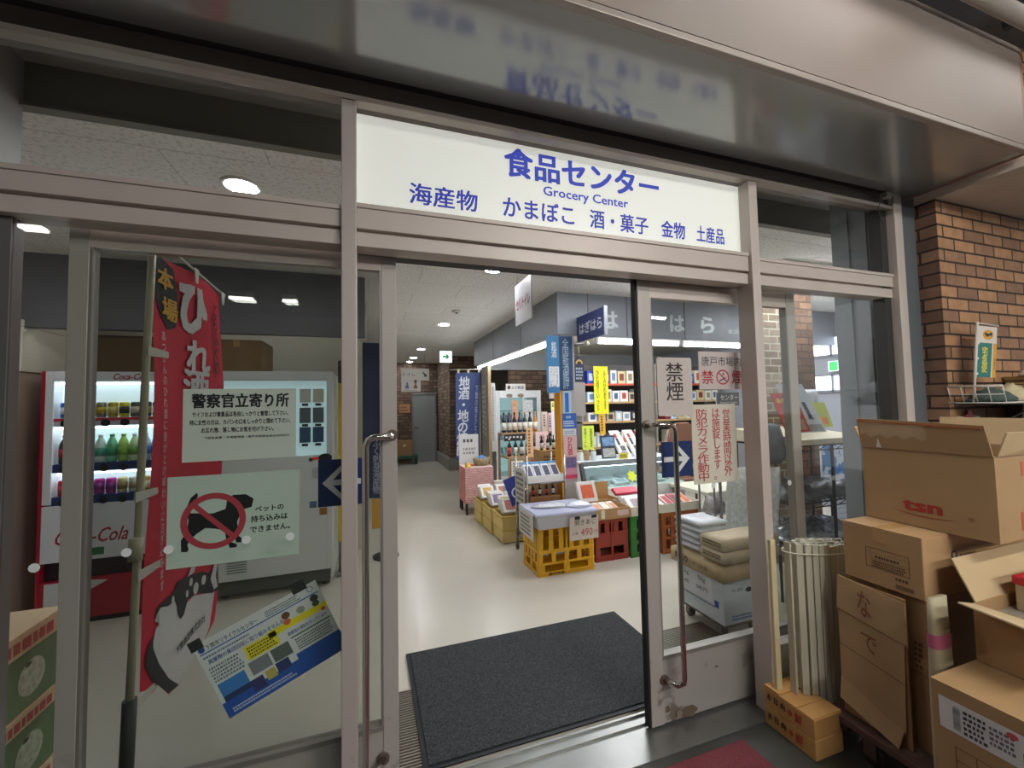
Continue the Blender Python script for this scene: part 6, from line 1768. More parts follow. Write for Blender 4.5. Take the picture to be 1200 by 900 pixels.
G().box(X0 + 0.50, X0 + 0.53, Y0 - 0.01, Y0 + 0.02, 0.30, 1.66).obj('door_stile', mat('#cdd2d4', 0.4), t)
G().box(X0 + 0.20, X0 + 0.56, Y0 - 0.01, Y0 + 0.01, 1.77, 1.91).obj('name_board', mat('#e6e3dd', 0.5), t)
write(t, front(Y0 - 0.01), 'ふぐ刺身', X0 + 0.41, 1.842, w=0.24, h=0.06, col='#3c4470', bold=0.02)
G().prism(front(Y0 - 0.01), [(X0 + 0.25 + 0.03*math.cos(i*math.pi/6), 1.845 + 0.035*math.sin(i*math.pi/6)) for i in range(12)], 0, 0.001).obj('round_mark', mat('#4a4652', 0.5), t)
for cx in (X0 + 0.26, X0 + 0.47):
    G().prism(front(Y0), [(cx + 0.06*math.cos(i*math.pi/8), 1.70 + 0.035*math.sin(i*math.pi/8)) for i in range(16)], 0, 0.002).obj('printed_fish', mat('#8a7c66', 0.5, 0, 0.4, 40), t)
for a, b, z0, z1, col in ((0.30, 0.42, 1.0, 1.62, '#d6a98a'), (0.50, 0.70, 1.1, 1.62, '#d6d8da')):
    G().box(X0 + a, X0 + b, Y0 + 0.004, Y0 + 0.009, z0, z1).obj('door_poster', mat(col, 0.5, 0, 0.25, 30), t)
for zi, z in enumerate((0.636, 0.936, 1.216)):
    for i in range(6):
        x = X0 + 0.15 + i*0.11
        o = flat_pack('white pack in the upright fridge, %s on the %s rack from the floor' % (ORD[i], ORD[zi]), x, 7.16, z, 0.09, 0.16, 0.03, 1.1, '#dfe6e8', '#8fa6b4', group='packs on the %s fridge rack' % ORD[zi])

# ------------------------------------------------------------------ goods along the passage
# red checked cloth stand with basket
t = thing('display_stand', 'stand wrapped in red checked cloth beside the passage', 'stand', (1.50, 6.05, 0))
CH = grid_mat('#b8404a', '#c9656a', '#d9c3bd', 0.022, 0.022, 0.004, 'x', 0.8, bump=0)
G().box(1.28, 1.70, 5.85, 6.25, 0.16, 0.66).obj('checked_cloth', CH, t, 0.006)
for x in (1.31, 1.66):
    for y in (5.89, 6.21):
        G().box(x - 0.015, x + 0.015, y - 0.015, y + 0.015, 0, 0.16).obj('leg', mat('#2b2624', 0.6), t)
t = thing('wicker_basket', 'pale wicker basket on the red checked stand', 'basket', (1.56, 6.05, 0.662))
G().lathe((1.57, 6.05, 0.662), [(0.10, 0), (0.13, 0.11), (0.12, 0.11), (0.09, 0.012)], 22).obj('basket_body', grid_mat('#cfc19c', '#a8946a', '#7d6a48', 0.02, 0.014, 0.002, 'x', 0.8), t)
crumple('packet', 'blue packets heaped in the wicker basket', 'packet', (1.57, 6.05, 0.70), 0.09, 0.09, 0.10, 21, mat('#4f7cb8', 0.3, 0, 0.4, 30))
crumple('packet', 'yellow packet at the front corner of the red checked stand', 'packet', (1.335, 5.90, 0.662), 0.045, 0.04, 0.06, 22, mat('#e0b84a', 0.4))
flat_pack('red packets lying on the checked stand', 1.40, 5.98, 0.662, 0.10, 0.20, 0.03, 0.0, '#b85a4a', '#d8c0a0')
t = thing('notice_board', 'white notice board on thin legs behind the red checked stand', 'board', (1.45, 6.32, 0))
G().box(1.30, 1.60, 6.32, 6.335, 0.55, 1.10).obj('board', mat('#dedede', 0.5), t)
fr = front(6.32)
fine_print(t, fr, 1.36, 1.56, 0.98, 1.06, 1, '#55555a', seed=81)
fine_print(t, fr, 1.36, 1.56, 0.80, 0.92, 2, '#9a9aa2', seed=82)
for x in (1.31, 1.59):
    G().box(x - 0.01, x + 0.01, 6.325, 6.345, 0, 1.10).obj('leg', mat('#3a3836', 0.5), t)

# yellow bins with goods, in a row along the passage
bins = [(1.40, 1.86, 4.50, 4.86), (1.38, 1.84, 4.90, 5.26), (1.36, 1.82, 5.30, 5.66)]
for i, (x0, x1, y0, y1) in enumerate(bins):
    t = thing('storage_bin', 'yellow bin of packets in the passage row, %s from the corner post' % ORD[i], 'bin', ((x0+x1)/2, (y0+y1)/2, 0), group='yellow bins along the passage')
    g = G()
    open_box(t, x0, x1, y0, y1, 0.012, 0.30, mat('#dcc27a', 0.5, 0, 0.05), 0.01)
    r_ = G().box(x0 - 0.008, x1 + 0.008, y0 - 0.008, y0, 0.275, 0.30); r_.box(x0 - 0.008, x0, y0, y1, 0.275, 0.30); r_.box(x0 - 0.008, x0, y0, y1, 0.14, 0.155); r_.box(x0, x1, y0 - 0.008, y0, 0.14, 0.155)
    r_.obj('bin_rim', mat('#d3b564', 0.5), t)
    G().box(x0 + 0.02, x1 - 0.02, y0 + 0.02, y1 - 0.02, 0.0, 0.012).obj('bin_base', mat('#8a7440', 0.6), t)
    spots = [(0.12, 0.04), (0.12, 0.115), (0.12, 0.19), (0.335, 0.04), (0.335, 0.115)]
    for j, (dx, dy) in enumerate(spots):
        col, top = [('#dcd8d2', '#b06a5a'), ('#cfcac2', '#7a6f9a'), ('#e0dcd4', '#c8a04a'), ('#c9c3ba', '#8c5a4a'), ('#e4e2de', '#8f9aa8')][(i + j) % 5]
        r_ = random.Random(i*10 + j)
        flat_pack('white food packet in the %s yellow bin, %s from the passage side' % (ORD[i], ORD[j]), x0 + dx, y0 + dy, 0.29 + r_.uniform(0, 0.03), 0.19, 0.19, 0.03, 0.8 + r_.uniform(-0.06, 0.06), col, top, rz=r_.uniform(-0.05, 0.05), group='packets in the %s yellow bin' % ORD[i])
t = thing('advert_board', 'blue sign with a white ring standing among the passage goods', 'sign', (1.62, 4.46, 0.33))
fr = Fr((1.50, 4.44, 0.42), (1, -0.1, 0.35), (-0.3, 0.25, 1))
G().prism(fr, ((0, 0), (0.20, 0), (0.20, 0.30), (0, 0.30)), -0.008, 0).obj('board', mat('#2f3a86', 0.45), t)
g = G()
for i in range(24):
    a, b = 2*math.pi*i/24, 2*math.pi*(i+1)/24
    g.sheet(fr, [(0.10 + q*math.cos(s_), 0.12 + q*math.sin(s_)) for q, s_ in ((0.06, a), (0.06, b), (0.042, b), (0.042, a))], 0.001)
g.obj('white_ring', mat('#d6daea', 0.5), t)
G().box(1.55, 1.57, 4.44, 4.46, 0.0, 0.45).obj('peg', mat('#8a8a8a', 0.5), t)

# table of bottles behind the bins
t = thing('bottle_table', 'stepped wooden rack of bottles in front of the fridge', 'rack', (2.35, 5.95, 0))
WD = mat('#a98a66', 0.6, 0, 0.06)
G().box(1.88, 2.82, 5.70, 6.0, 0.76, 0.79).obj('rack_shelf', WD, t)
G().box(1.88, 2.82, 5.95, 6.2, 1.09, 1.12).obj('rack_shelf', WD, t)
for x in (1.88, 2.79):
    G().box(x, x + 0.03, 5.70, 5.73, 0, 0.76).obj('leg', WD, t); G().box(x, x + 0.03, 6.17, 6.20, 0, 1.09).obj('leg', WD, t)
G().box(1.91, 2.79, 5.695, 5.70, 0.30, 0.76).obj('front_board', mat('#8f7a60', 0.7), t)
def sake(col, lab, cap, r=0.035, h=0.30):
    c = thing('sake_bottle', 'x', 'bottle')
    G().lathe((0, 0, 0), [(r*0.9, 0), (r, 0.008), (r, h*0.58), (r*0.75, h*0.68), (r*0.36, h*0.78), (r*0.34, h*0.95)], 16).obj('bottle_body', mat(col, 0.12), c)
    G().lathe((0, 0, 0), [(r*1.012, h*0.12), (r*1.012, h*0.5)], 16).obj('bottle_label', mat(lab, 0.6), c)
    G().lathe((0, 0, 0), [(r*0.44, h*0.92), (r*0.44, h*1.02)], 12).obj('cap', mat(cap, 0.4), c)
    return c
kinds = [sake('#1d2024', '#d8d3c6', '#20242c'), sake('#262a52', '#c9c4b8', '#23264a'), sake('#2f4a3c', '#dcd8cc', '#b8a04a'), sake('#b9763a', '#e3dccb', '#c9a24a'), sake('#2a2422', '#b8483c', '#e0dcd2')]
used = set()
def bottle(k, x, y, z, label, group, s=1.0):
    o = kinds[k] if k not in used else copy_tree(kinds[k])
    used.add(k)
    place(o, (x, y, z), 0, label, group)
    o.scale = (s, s, s)
for i in range(7):
    bottle((0, 1, 0, 1, 2, 0, 3)[i], 1.94 + i*0.085, 6.07, 1.121, 'dark bottle on the upper step of the bottle rack, %s from the passage' % ORD[i], 'bottles on the upper step')
for i in range(9):
    bottle((4, 0, 2, 0, 1, 4, 0, 2, 0)[i], 1.94 + i*0.095, 5.83, 0.791, 'bottle on the lower step of the bottle rack, %s from the passage' % ORD[i], 'bottles on the lower step', 0.85)
for i, (x0, x1, z0, z1, y, col) in enumerate(((2.545, 2.63, 1.121, 1.42, 6.0, '#d9cabc'), (2.64, 2.725, 1.121, 1.40, 6.0, '#d8b4b4'), (2.735, 2.815, 1.121, 1.38, 6.0, '#dbb8bb'))):
    t = thing('gift_box', 'pink and white upright gift box on the bottle rack, %s from the bottles' % ORD[i], 'box', ((x0+x1)/2, y, z0), group='upright gift boxes on the bottle rack')
    G().box(x0, x1, y, y + 0.08, z0, z1).obj('box_body', mat(col, 0.5), t, 0.002)
    fine_print(t, front(y), x0 + 0.015, x1 - 0.015, z0 + 0.04, z1 - 0.04, 1, '#8c6a70', seed=90 + i, vert=True)
hang_paper('price_board', 'black price strip with white figures on the bottle rack', 1.90, 2.23, 1.00, 1.10, 5.945, '#232325', None, '#d8d8d8', 5, 4, 'price strip')
hang_paper('paper_banner', 'pale pink paper with vertical writing on the bottle rack front', 2.30, 2.50, 0.75, 1.14, 5.690, '#d9b9b6', ('地酒',), '#7a4a50')
hang_paper('paper_banner', 'orange and white paper strip on the bottle rack front', 2.16, 2.26, 0.78, 1.20, 5.690, '#dcb083', None, '#8c5a3a', 1, 6)
hang_paper('paper_banner', 'white vertical paper beside the light blue banner', 2.56, 2.76, 0.70, 1.44, 5.690, '#d3d0d8', ('純米吟醸酒',), '#8a8490')
hang_paper('paper_banner', 'small lime paper card above the white vertical paper', 2.555, 2.765, 1.445, 1.58, 5.690, '#d6d98a', None, '#5a5a34', 4, 8)
hang_paper('paper_banner', 'white price paper low on the bottle rack front', 1.92, 2.10, 0.50, 0.74, 5.690, '#dcdad6', None, '#7c7a80', 3, 9)
t = thing('wine_bottle', 'red wrapped bottle standing in front of the bottle rack', 'bottle', (1.95, 4.93, 0.56))
G().lathe((1.95, 4.93, 0.555), [(0.04, 0), (0.045, 0.02), (0.045, 0.18), (0.018, 0.25), (0.018, 0.30)], 16).obj('bottle_body', mat('#a3233c', 0.35), t)
G().box(1.90, 2.0, 4.88, 4.98, 0.0, 0.555).obj('wooden_stand', mat('#b39a78', 0.6), t)
# carton-shaped goods between bins and the cart
for i, (x, y, z, w, d, h, col, lab) in enumerate(((1.74, 4.76, 0.42, 0.15, 0.08, 0.10, '#cdb98a', 'tan carton standing in the first yellow bin'), (1.72, 5.16, 0.40, 0.15, 0.08, 0.10, '#b9c3c6', 'grey box standing in the second yellow bin'), (1.70, 5.56, 0.40, 0.15, 0.08, 0.10, '#cfc7ba', 'cream box standing in the third yellow bin'))):
    t = thing('small_carton', lab, 'box', (x, y, z))
    G().box(x - w/2, x + w/2, y, y + d, 0.022, z + h).obj('box_body', mat(col, 0.6), t, 0.003)
    fine_print(t, front(y), x - w*0.4, x + w*0.4, z + 0.03, z + h - 0.04, 3, '#77706a', seed=100 + i)

# chrome wire cart beside the corner post
t = thing('wire_cart', 'chrome wire cart with shelves next to the corner post', 'cart', (1.73, 4.12, 0))
X0, X1, Y0, Y1 = 1.50, 1.915, 3.96, 4.30
CR = mat('#a9a6a0', 0.25, 0.85)
for x in (X0, X1):
    for y in (Y0, Y1):
        G().cyl((x, y, 0.07), (x, y, 1.02), 0.010).obj('upright', CR, t)
        w = G().lathe((x, y, 0.035), [(0.02, -0.012), (0.035, -0.010), (0.035, 0.010), (0.02, 0.012)], 16, axis='x').obj('wheel', mat('#3a3735', 0.6), t)
        G().box(x - 0.018, x + 0.018, y - 0.012, y + 0.012, 0.045, 0.075).obj('wheel_fork', CR, t)
for z in (0.16, 0.42, 0.74):
    g = G()
    g.tube([(X0, Y0, z), (X1, Y0, z), (X1, Y1, z), (X0, Y1, z)], 0.006, 8, closed=True)
    for i in range(1, 12):
        y = Y0 + (Y1 - Y0)*i/12
        g.tube([(X0, y, z), (X1, y, z)], 0.003, 6)
    g.obj('wire_shelf', CR, t)
t2 = thing('paper_sheet', 'white printed papers hung on the passage side of the wire cart', 'paper', (1.487, 4.1, 0.5))
fr = facing_left(1.486)
G().prism(fr, ((-4.27, 0.52), (-4.0, 0.52), (-4.0, 0.88), (-4.27, 0.88)), 0, 0.002).obj('sheet', mat('#d0cbc4', 0.6), t2)
fine_print(t2, Fr((1.484, 0, 0), (0, -1, 0)), -4.24, -4.03, 0.55, 0.86, 6, '#54525c', seed=110)
t = carton('brown carton of bottles on the lower shelf of the wire cart', 1.55, 1.88, 4.0, 4.27, 0.428, 0.60, mat('#8a5f3c', 0.7, 0, 0.08), lid=False)
fine_print(t, front(4.0), 1.60, 1.84, 0.46, 0.56, 3, '#4c3320', seed=111)
for i in range(4):
    bottle(0 if i % 2 else 4, 1.60 + i*0.075, 4.06, 0.601, 'dark bottle with pale cap in the wire cart carton, %s from the passage' % ORD[i], 'bottles in the wire cart', 0.42)
t = carton('brown carton of bottles on the box behind the wire cart', 1.87, 2.25, 4.46, 4.70, 0.86, 1.01, mat('#a8804e', 0.7, 0, 0.08), lid=False)
fine_print(t, front(4.46), 1.90, 2.22, 0.88, 0.97, 2, '#5c4328', seed=112)
for i in range(5):
    bottle(0, 1.90 + i*0.075, 4.52, 1.011, 'black bottle with white cap behind the wire cart, %s from the passage' % ORD[i], 'bottles behind the wire cart', 0.55)
carton('plain tall carton under the carton of black bottles', 1.88, 2.2, 4.44, 4.72, 0.0, 0.858, mat('#94714a', 0.75, 0, 0.06))
t = tray('snack_tray', 'white tray of blue snack bags on top of the wire cart', 1.51, 1.93, 3.97, 4.29, 0.748, 0.07, '#e0ddd8')
for i in range(4):
    o = flat_pack('blue and white snack bag in the wire cart tray, %s from the passage' % ORD[i], 1.56 + i*0.098, 4.02, 0.762, 0.095, 0.20, 0.03, 0.75, '#dfe4ea', '#4a4a62', group='snack bags on the wire cart')
    G().box(1.515 + i*0.098, 1.605 + i*0.098, 4.15, 4.17, 0.90, 0.935, rot=(('X', 0.75),)).obj('blue_top', mat('#5f9fd0', 0.3), o)
# ================================================================== behind the right-hand glass
# dolly with white carton and sacks
t = thing('dolly', 'low dolly on casters under the white carton', 'dolly', (2.32, 2.38, 0))
G().box(2.17, 2.50, 2.19, 2.58, 0.075, 0.095).obj('deck', mat('#6f6a60', 0.6), t)
for x, y in ((2.20, 2.53), (2.20, 2.24), (2.46, 2.53), (2.46, 2.24)):
    caster(t, x, y, 0.034, 0.075, '#55514c', '#8f8a82')
t = thing('white_carton', 'white carton with handwritten price sheet, on the dolly behind the door leaf', 'box', (2.32, 2.38, 0.096))
WX0, WX1, WY0, WY1, WZ0, WZ1 = 2.155, 2.52, 2.175, 2.60, 0.097, 0.365
G().box(WX0, WX1, WY0, WY1, WZ0, WZ1).obj('box_body', mat('#c9d2d8', 0.6, 0, 0.03, 6), t, 0.005)
fr = facing_left(WX0)
G().rect(fr, -2.58, -2.27, 0.205, 0.36, 0.001).obj('price_sheet', mat('#d8dbe0', 0.6), t)
write(t, fr, '1kg', -2.51, 0.325, w=0.06, h=0.04, col='#4a5a6a', c=0.002)
write(t, fr, '5kg', -2.36, 0.325, w=0.07, h=0.04, col='#4a5a6a', c=0.002)
write(t, fr, '140', -2.51, 0.265, w=0.06, h=0.03, col='#4a5a6a', c=0.002)
write(t, fr, '585円', -2.36, 0.265, w=0.10, h=0.03, col='#4a5a6a', c=0.002)
fine_print(t, fr, -2.55, -2.22, 0.185, 0.20, 1, '#3b4a86', seed=120)
G().rect(fr, -2.25, -2.215, 0.19, 0.235, 0.001).obj('blue_mark', mat('#2f4a9a', 0.5), t)
fr = front(WY0)
fine_print(t, fr, 2.22, 2.45, 0.12, 0.16, 2, '#4a6fb0', seed=121)
write(t, fr, 'だし昆布', 2.27, 0.31, w=0.09, h=0.022, col='#4a4048')
G().prism(fr, [(2.37 + 0.028*math.cos(i*math.pi/6), 0.30 + 0.016*math.sin(i*math.pi/6)) for i in range(12)], 0.0005, 0.001).obj('dark_mark', mat('#3a3440', 0.5), t)
def sack(name, label, x0, x1, y0, y1, z0, z1, m, rz=0.0, puff=0.02, cat='sack', group=None, edge=0.35):
    t = thing(name, label, cat, ((x0+x1)/2, (y0+y1)/2, z0), group=group)
    cx, cy = (x0+x1)/2, (y0+y1)/2
    nx, ny = 8, 8
    vs = []
    for lev in (0, 1):
        for j in range(ny + 1):
            for i in range(nx + 1):
                a, b = i/nx*2 - 1, j/ny*2 - 1
                e = max(0, 1 - max(abs(a), abs(b))**6)
                zc, hh = (z0+z1)/2, (z1-z0)/2
                z = zc + hh*(edge + (1 - edge)*e) if lev else zc - hh*(min(0.98, edge + 0.2) + (1 - min(0.98, edge + 0.2))*e)
                x, y = (x1-x0)/2*a, (y1-y0)/2*b
                c_, s_ = math.cos(rz), math.sin(rz)
                vs.append((cx + x*c_ - y*s_, cy + x*s_ + y*c_, z))
    N = (nx+1)*(ny+1)
    fs = []
    for j in range(ny):
        for i in range(nx):
            p = j*(nx+1)+i
            fs.append((N+p, N+p+1, N+p+nx+2, N+p+nx+1)); fs.append((p+nx+1, p+nx+2, p+1, p))
    rim = [i for i in range(nx+1)] + [j*(nx+1)+nx for j in range(1, ny+1)] + [ny*(nx+1)+i for i in range(nx-1, -1, -1)] + [j*(nx+1) for j in range(ny-1, 0, -1)]
    for k in range(len(rim)):
        a, b = rim[k], rim[(k+1) % len(rim)]
        fs.append((a, b, N+b, N+a))
    G().add(vs, fs, True).obj('sack_body', m, t)
    return t
KR = mat('#bfa985', 0.7, 0, 0.08, 12, bump=0.25, bscale=25)
t = sack('paper_sack', 'wide brown paper sack lying on the white carton', 2.13, 2.56, 2.15, 2.63, 0.366, 0.50, KR, edge=0.6)
g = G()
write(t, facing_left(2.129), '厚削り', -2.52, 0.43, w=0.13, h=0.05, col='#4a3a2c', bold=0.03, c=0.002)
write(t, facing_left(2.129), 'かつお節', -2.34, 0.425, w=0.14, h=0.03, col='#6b5743', c=0.002)
KR2 = mat('#c0b094', 0.65, 0, 0.1, 14, bump=0.25, bscale=30)
for i in range(2):
    z = 0.501 + i*0.078
    t = sack('paper_sack', ('lower' if i == 0 else 'upper') + ' of two brown printed bags on the wide paper sack', 2.13, 2.60, 2.13, 2.33, z, z + 0.078, KR2, rz=0.0, edge=0.78)
    fine_print(t, facing_left(2.131), -2.31, -2.15, z + 0.022, z + 0.058, 2, '#5c4836', c=0.002, seed=130 + i)
    fine_print(t, front(2.131), 2.36, 2.52, z + 0.024, z + 0.05, 1, '#3f3c46', c=0.002, seed=133 + i)
for i in range(5):
    z = 0.501 + i*0.042
    sack('white_bag', 'thin white bag on the wide paper sack, %s from the bottom of its pile' % ORD[i], 2.15, 2.40, 2.35, 2.60, z, z + 0.042, mat('#d5d9e0', 0.3, 0, 0.08, 20), group='white bags piled on the paper sack')

# wire rack with netting, shelves seen past the far leaf stile
t = thing('wire_rack', 'dark wire shelving rack behind the right fixed pane', 'rack', (3.45, 2.55, 0))
DK = mat('#2e2d30', 0.45, 0.4)
for x in (3.05, 3.50, 3.95):
    for y in (2.36, 2.86):
        G().cyl((x, y, 0), (x, y, 1.186), 0.012).obj('upright', DK, t)
for z in (0.42, 0.74, 1.18):
    g = G().tube([(3.05, 2.36, z), (3.95, 2.36, z), (3.95, 2.86, z), (3.05, 2.86, z)], 0.008, 8, closed=True)
    for i in range(1, 16):
        x = 3.05 + 0.9*i/16
        g.tube([(x, 2.36, z), (x, 2.86, z)], 0.004, 6)
    g.tube([(3.05, 2.36, z - 0.04), (3.95, 2.36, z - 0.04)], 0.005, 6)
    for i in range(9):
        x = 3.05 + 0.9*i/9
        g.tube([(x, 2.36, z - 0.04), (x + 0.1, 2.36, z)], 0.003, 6)
    g.obj('wire_shelf', DK, t)
def heap(name, label, cat, x0, x1, y0, y1, z, h, seed, m, nx=18, ny=10):
    r = random.Random(seed)
    vs, fs = [], []
    for j in range(ny+1):
        for i in range(nx+1):
            a, b = i/nx, j/ny
            e = min(1, 6*min(a, 1-a, b, 1-b))
            vs.append((x0 + (x1-x0)*a, y0 + (y1-y0)*b, z + 0.004 + h*e*(0.45 + 0.55*r.random())))
    for j in range(ny):
        for i in range(nx):
            p = j*(nx+1)+i
            fs.append((p, p+1, p+nx+2, p+nx+1))
    k = len(vs)
    vs += [(x0, y0, z), (x1, y0, z), (x1, y1, z), (x0, y1, z)]
    fs.append((k+3, k+2, k+1, k))
    rims = ([i for i in range(nx+1)], [j*(nx+1)+nx for j in range(ny+1)], [ny*(nx+1)+i for i in range(nx, -1, -1)], [j*(nx+1) for j in range(ny, -1, -1)])
    for s, rim in enumerate(rims):
        fs.append(tuple([k+s, k+(s+1) % 4] + rim[::-1]))
    return tag(G().add(vs, fs, True).obj(name, m), label, cat)
BLK = mat('#34363a', 0.3, 0, 0.5, 18)
heap('black_packs', 'black netting bags heaped on the middle shelf of the wire rack', 'bags', 3.06, 3.94, 2.37, 2.85, 0.752, 0.12, 1, BLK)
heap('silver_packs', 'crinkled clear and black packs on the lowest shelf of the wire rack', 'bags', 3.06, 3.94, 2.37, 2.85, 0.432, 0.10, 2, mat('#8f9298', 0.15, 0.3, 0.6, 22))
t = thing('paper_tray', 'tray for leaflets on top of the wire rack', 'tray', (3.4, 2.5, 1.19))
G().hexa([(3.02, 2.30, 1.192), (3.80, 2.30, 1.192), (3.80, 2.85, 1.192), (3.02, 2.85, 1.192)], [(3.02, 2.30, 1.235), (3.80, 2.30, 1.235), (3.80, 2.85, 1.30), (3.02, 2.85, 1.30)]).obj('tray_body', mat('#c9c2a8', 0.6, 0, 0.05), t, 0.004)
def leaflet(name, label, x0, x1, z0, z1, y, lean, col, parts):
    t = thing(name, label, 'leaflet', ((x0+x1)/2, y, z0))
    fr = Fr((x0, y, z0), (1, 0, 0), (lean[0], lean[1], 1))
    w, h = x1 - x0, z1 - z0
    G().prism(fr, ((0, 0), (w, 0), (w, h), (0, h)), -0.01, 0).obj('cover', mat(col, 0.35), t)
    for i, (a0, a1, b0, b1, c) in enumerate(parts):
        G().rect(fr, a0*w, a1*w, b0*h, b1*h, 0.001 + 0.0004*i).obj('picture', mat(c, 0.4, 0, 0.25, 30), t)
    return t, fr, w, h
t, fr, w, h = leaflet('leaflet', 'red food leaflet standing in the tray on the wire rack', 3.10, 3.36, 1.285, 1.61, 2.42, (-0.18, 0.25), '#c0343a', [(0.05, 0.9, 0.05, 0.32, '#b08a70')])
write(t, fr, '最後の', w*0.38, h*0.80, w=w*0.6, h=h*0.12, col='#e0c95a', bold=0.02, c=0.003)
write(t, fr, 'のれん', w*0.45, h*0.40, w=w*0.5, h=h*0.10, col='#e6dcd0', bold=0.02, c=0.003)
t, fr, w, h = leaflet('leaflet', 'pale grey leaflet with a bottle picture in the tray on the wire rack', 3.30, 3.60, 1.27, 1.70, 2.46, (-0.30, 0.25), '#c3ccd6', [(0.05, 0.95, 0.02, 0.16, '#8a8f8c'), (0.60, 0.74, 0.28, 0.62, '#1f2a44'), (0.58, 0.76, 0.26, 0.30, '#5a6270')])
t, fr, w, h = leaflet('leaflet', 'yellow-green leaflet at the end of the wire rack tray', 3.62, 3.82, 1.30, 1.52, 2.55, (-0.1, 0.25), '#b5bf5a', [(0.1, 0.8, 0.1, 0.4, '#d08a3a')])
for i, (x, c) in enumerate(((3.72, '#cdd3d8'), (3.86, '#c4cbd2'))):
    o = G().lathe((x, 2.78, 1.30 - 0.0), [(0.06, 0), (0.065, 0.30), (0.05, 0.33)], 18).obj('paper_roll', mat(c, 0.5))
    tag(o, 'pale paper roll standing behind the leaflets, %s from the red leaflet' % ORD[i], 'roll', 'paper rolls behind the leaflets')
# blue poster and white screens behind the rack
t = thing('poster', 'sky blue poster with white swirls behind the wire rack', 'poster', (4.45, 2.95, 0.8))
G().box(4.28, 4.60, 2.975, 2.985, 0.78, 1.12).obj('sheet', two_tone('#4f86c8', '#cfe0f2', 9, 0.52, 0.56, 0.5), t)
G().box(4.43, 4.45, 2.985, 2.999, 0.0, 1.12).obj('stay', DK, t)
t = thing('partition_screen', 'white ribbed screen standing behind the wire rack', 'screen', (4.6, 3.0, 0))
g = G()
for i in range(14):
    g.box(4.30, 4.95, 2.90, 2.915, 0.02 + i*0.05, 0.065 + i*0.05)
g.obj('screen_ribs', mat('#cbd5ea', 0.4), t)
G().box(4.30, 4.95, 2.915, 2.925, 0.0, 0.74).obj('screen_back', mat('#b9c4dc', 0.5), t)
for x in (4.285, 4.95):
    G().box(x, x + 0.015, 2.89, 2.93, 0, 0.74).obj('screen_post', DK, t)
# bubble wrap and dark sack
t = thing('bubble_wrap', 'upright sheet of silvery bubble wrap behind the metal post', 'bubble wrap', (2.85, 2.5, 0.45))
g = G()
nx, nz = 16, 14
vs = []
for j in range(nz+1):
    for i in range(nx+1):
        a, b = i/nx, j/nz
        vs.append((2.58 + 0.46*a, 2.52 + 0.05*math.sin(a*5) + 0.02*math.sin(b*4 + a), 0.40 + 0.62*b))
fs = [(j*(nx+1)+i, j*(nx+1)+i+1, (j+1)*(nx+1)+i+1, (j+1)*(nx+1)+i) for j in range(nz) for i in range(nx)]
o = g.add(vs, fs, True).obj('wrap_sheet', mat('#e4eaec', 0.25, 0.15, 0.2, 30, bump=1.0, bscale=38), t, solid=0.012)
G().box(2.56, 3.02, 2.42, 2.66, 0.36, 0.398).obj('wrap_base', mat('#8f8a80', 0.6), t)
for x in (2.58, 2.99):
    for y in (2.44, 2.63):
        G().cyl((x, y, 0), (x, y, 0.36), 0.01).obj('leg', DK, t)
t = sack('cloth_sack', 'dark grey rounded sack hanging over the bubble wrap', 2.88, 3.03, 2.38, 2.60, 1.04, 1.36, mat('#5b6370', 0.6, 0, 0.25, 10, bump=0.4))
G().tube([(2.95, 2.50, 1.35), (2.96, 2.52, 1.5), (3.04, 2.60, 1.55)], 0.006).obj('tie_cord', DK, t)
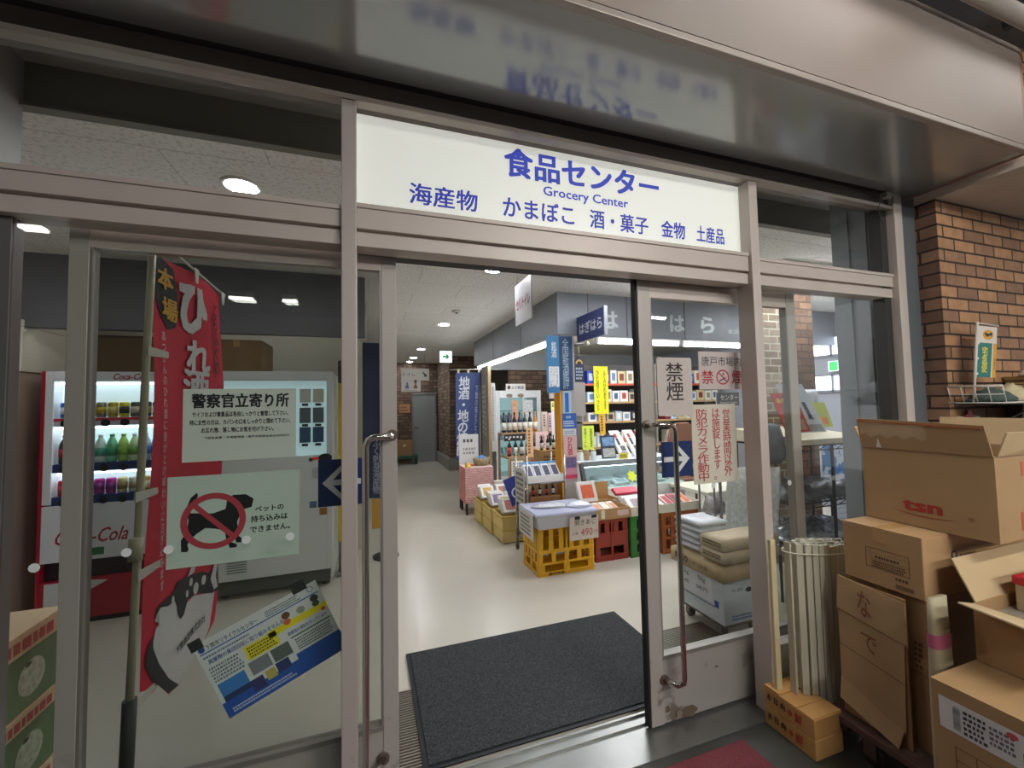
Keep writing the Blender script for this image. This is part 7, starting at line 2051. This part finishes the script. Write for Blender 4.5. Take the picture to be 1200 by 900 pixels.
# indoor direction board and shelf of grey goods
t = thing('direction_board', 'dark board with white katakana, behind the no smoking sign', 'sign', (3.34, 3.2, 1.49))
G().box(3.20, 3.475, 3.20, 3.21, 1.495, 1.622).obj('board', mat('#5d5f62', 0.5), t)
write(t, front(3.20), 'センター', 3.35, 1.575, w=0.22, h=0.055, col='#d6d8da', bold=0.01)
write(t, front(3.20), 'Grocery Center', 3.34, 1.522, w=0.22, h=0.028, col='#d6d8da')
G().cyl((3.215, 3.22, 0), (3.215, 3.22, 1.62), 0.01).obj('stand_pole', mat('#8a8c90', 0.4, 0.6), t)
G().lathe((3.215, 3.22, 0), [(0.12, 0), (0.12, 0.015), (0.02, 0.04)], 18).obj('stand_foot', mat('#55585a', 0.5), t)
t = thing('goods_shelf', 'grey shelf of tied bags behind the red vertical notice', 'shelf', (3.42, 3.45, 0))
for x in (3.27, 3.54):
    for y in (3.36, 3.56):
        G().cyl((x, y, 0), (x, y, 1.30), 0.010).obj('upright', mat('#8f9296', 0.35, 0.6), t)
for z in (0.40, 0.80, 1.18):
    G().box(3.26, 3.55, 3.35, 3.57, z, z + 0.015).obj('shelf_board', mat('#a3a6a8', 0.5), t)
heap('clear_packs', 'clear packs on the top of the grey shelf', 'packs', 3.265, 3.545, 3.36, 3.56, 1.196, 0.10, 5, mat('#b8b4b2', 0.2, 0, 0.4, 20), 8, 6)
heap('clear_packs', 'white and red packs on the middle of the grey shelf', 'packs', 3.265, 3.545, 3.36, 3.56, 0.816, 0.14, 6, mat('#c9b8b0', 0.25, 0, 0.4, 16), 8, 6)
heap('clear_packs', 'dark packs on the lowest board of the grey shelf', 'packs', 3.265, 3.545, 3.36, 3.56, 0.416, 0.16, 7, mat('#7d7a78', 0.3, 0, 0.5, 16), 8, 6)
# green exit lamp by the far window
t = thing('exit_sign', 'small green exit lamp under the far window', 'sign', (6.1, 3.95, 1.95))
G().box(6.10, 6.16, 3.86, 4.10, 1.92, 2.06).obj('light_box', mat('#dff3e6', 0.4, emit=0.6), t)
G().box(6.095, 6.10, 3.98, 4.08, 1.93, 2.05).obj('green_panel', mat('#2fb45a', 0.4, emit=0.8), t)
G().box(6.16, 6.2, 3.95, 4.0, 1.97, 2.0).obj('wall_mount', mat('#9a9a9a', 0.5), t)
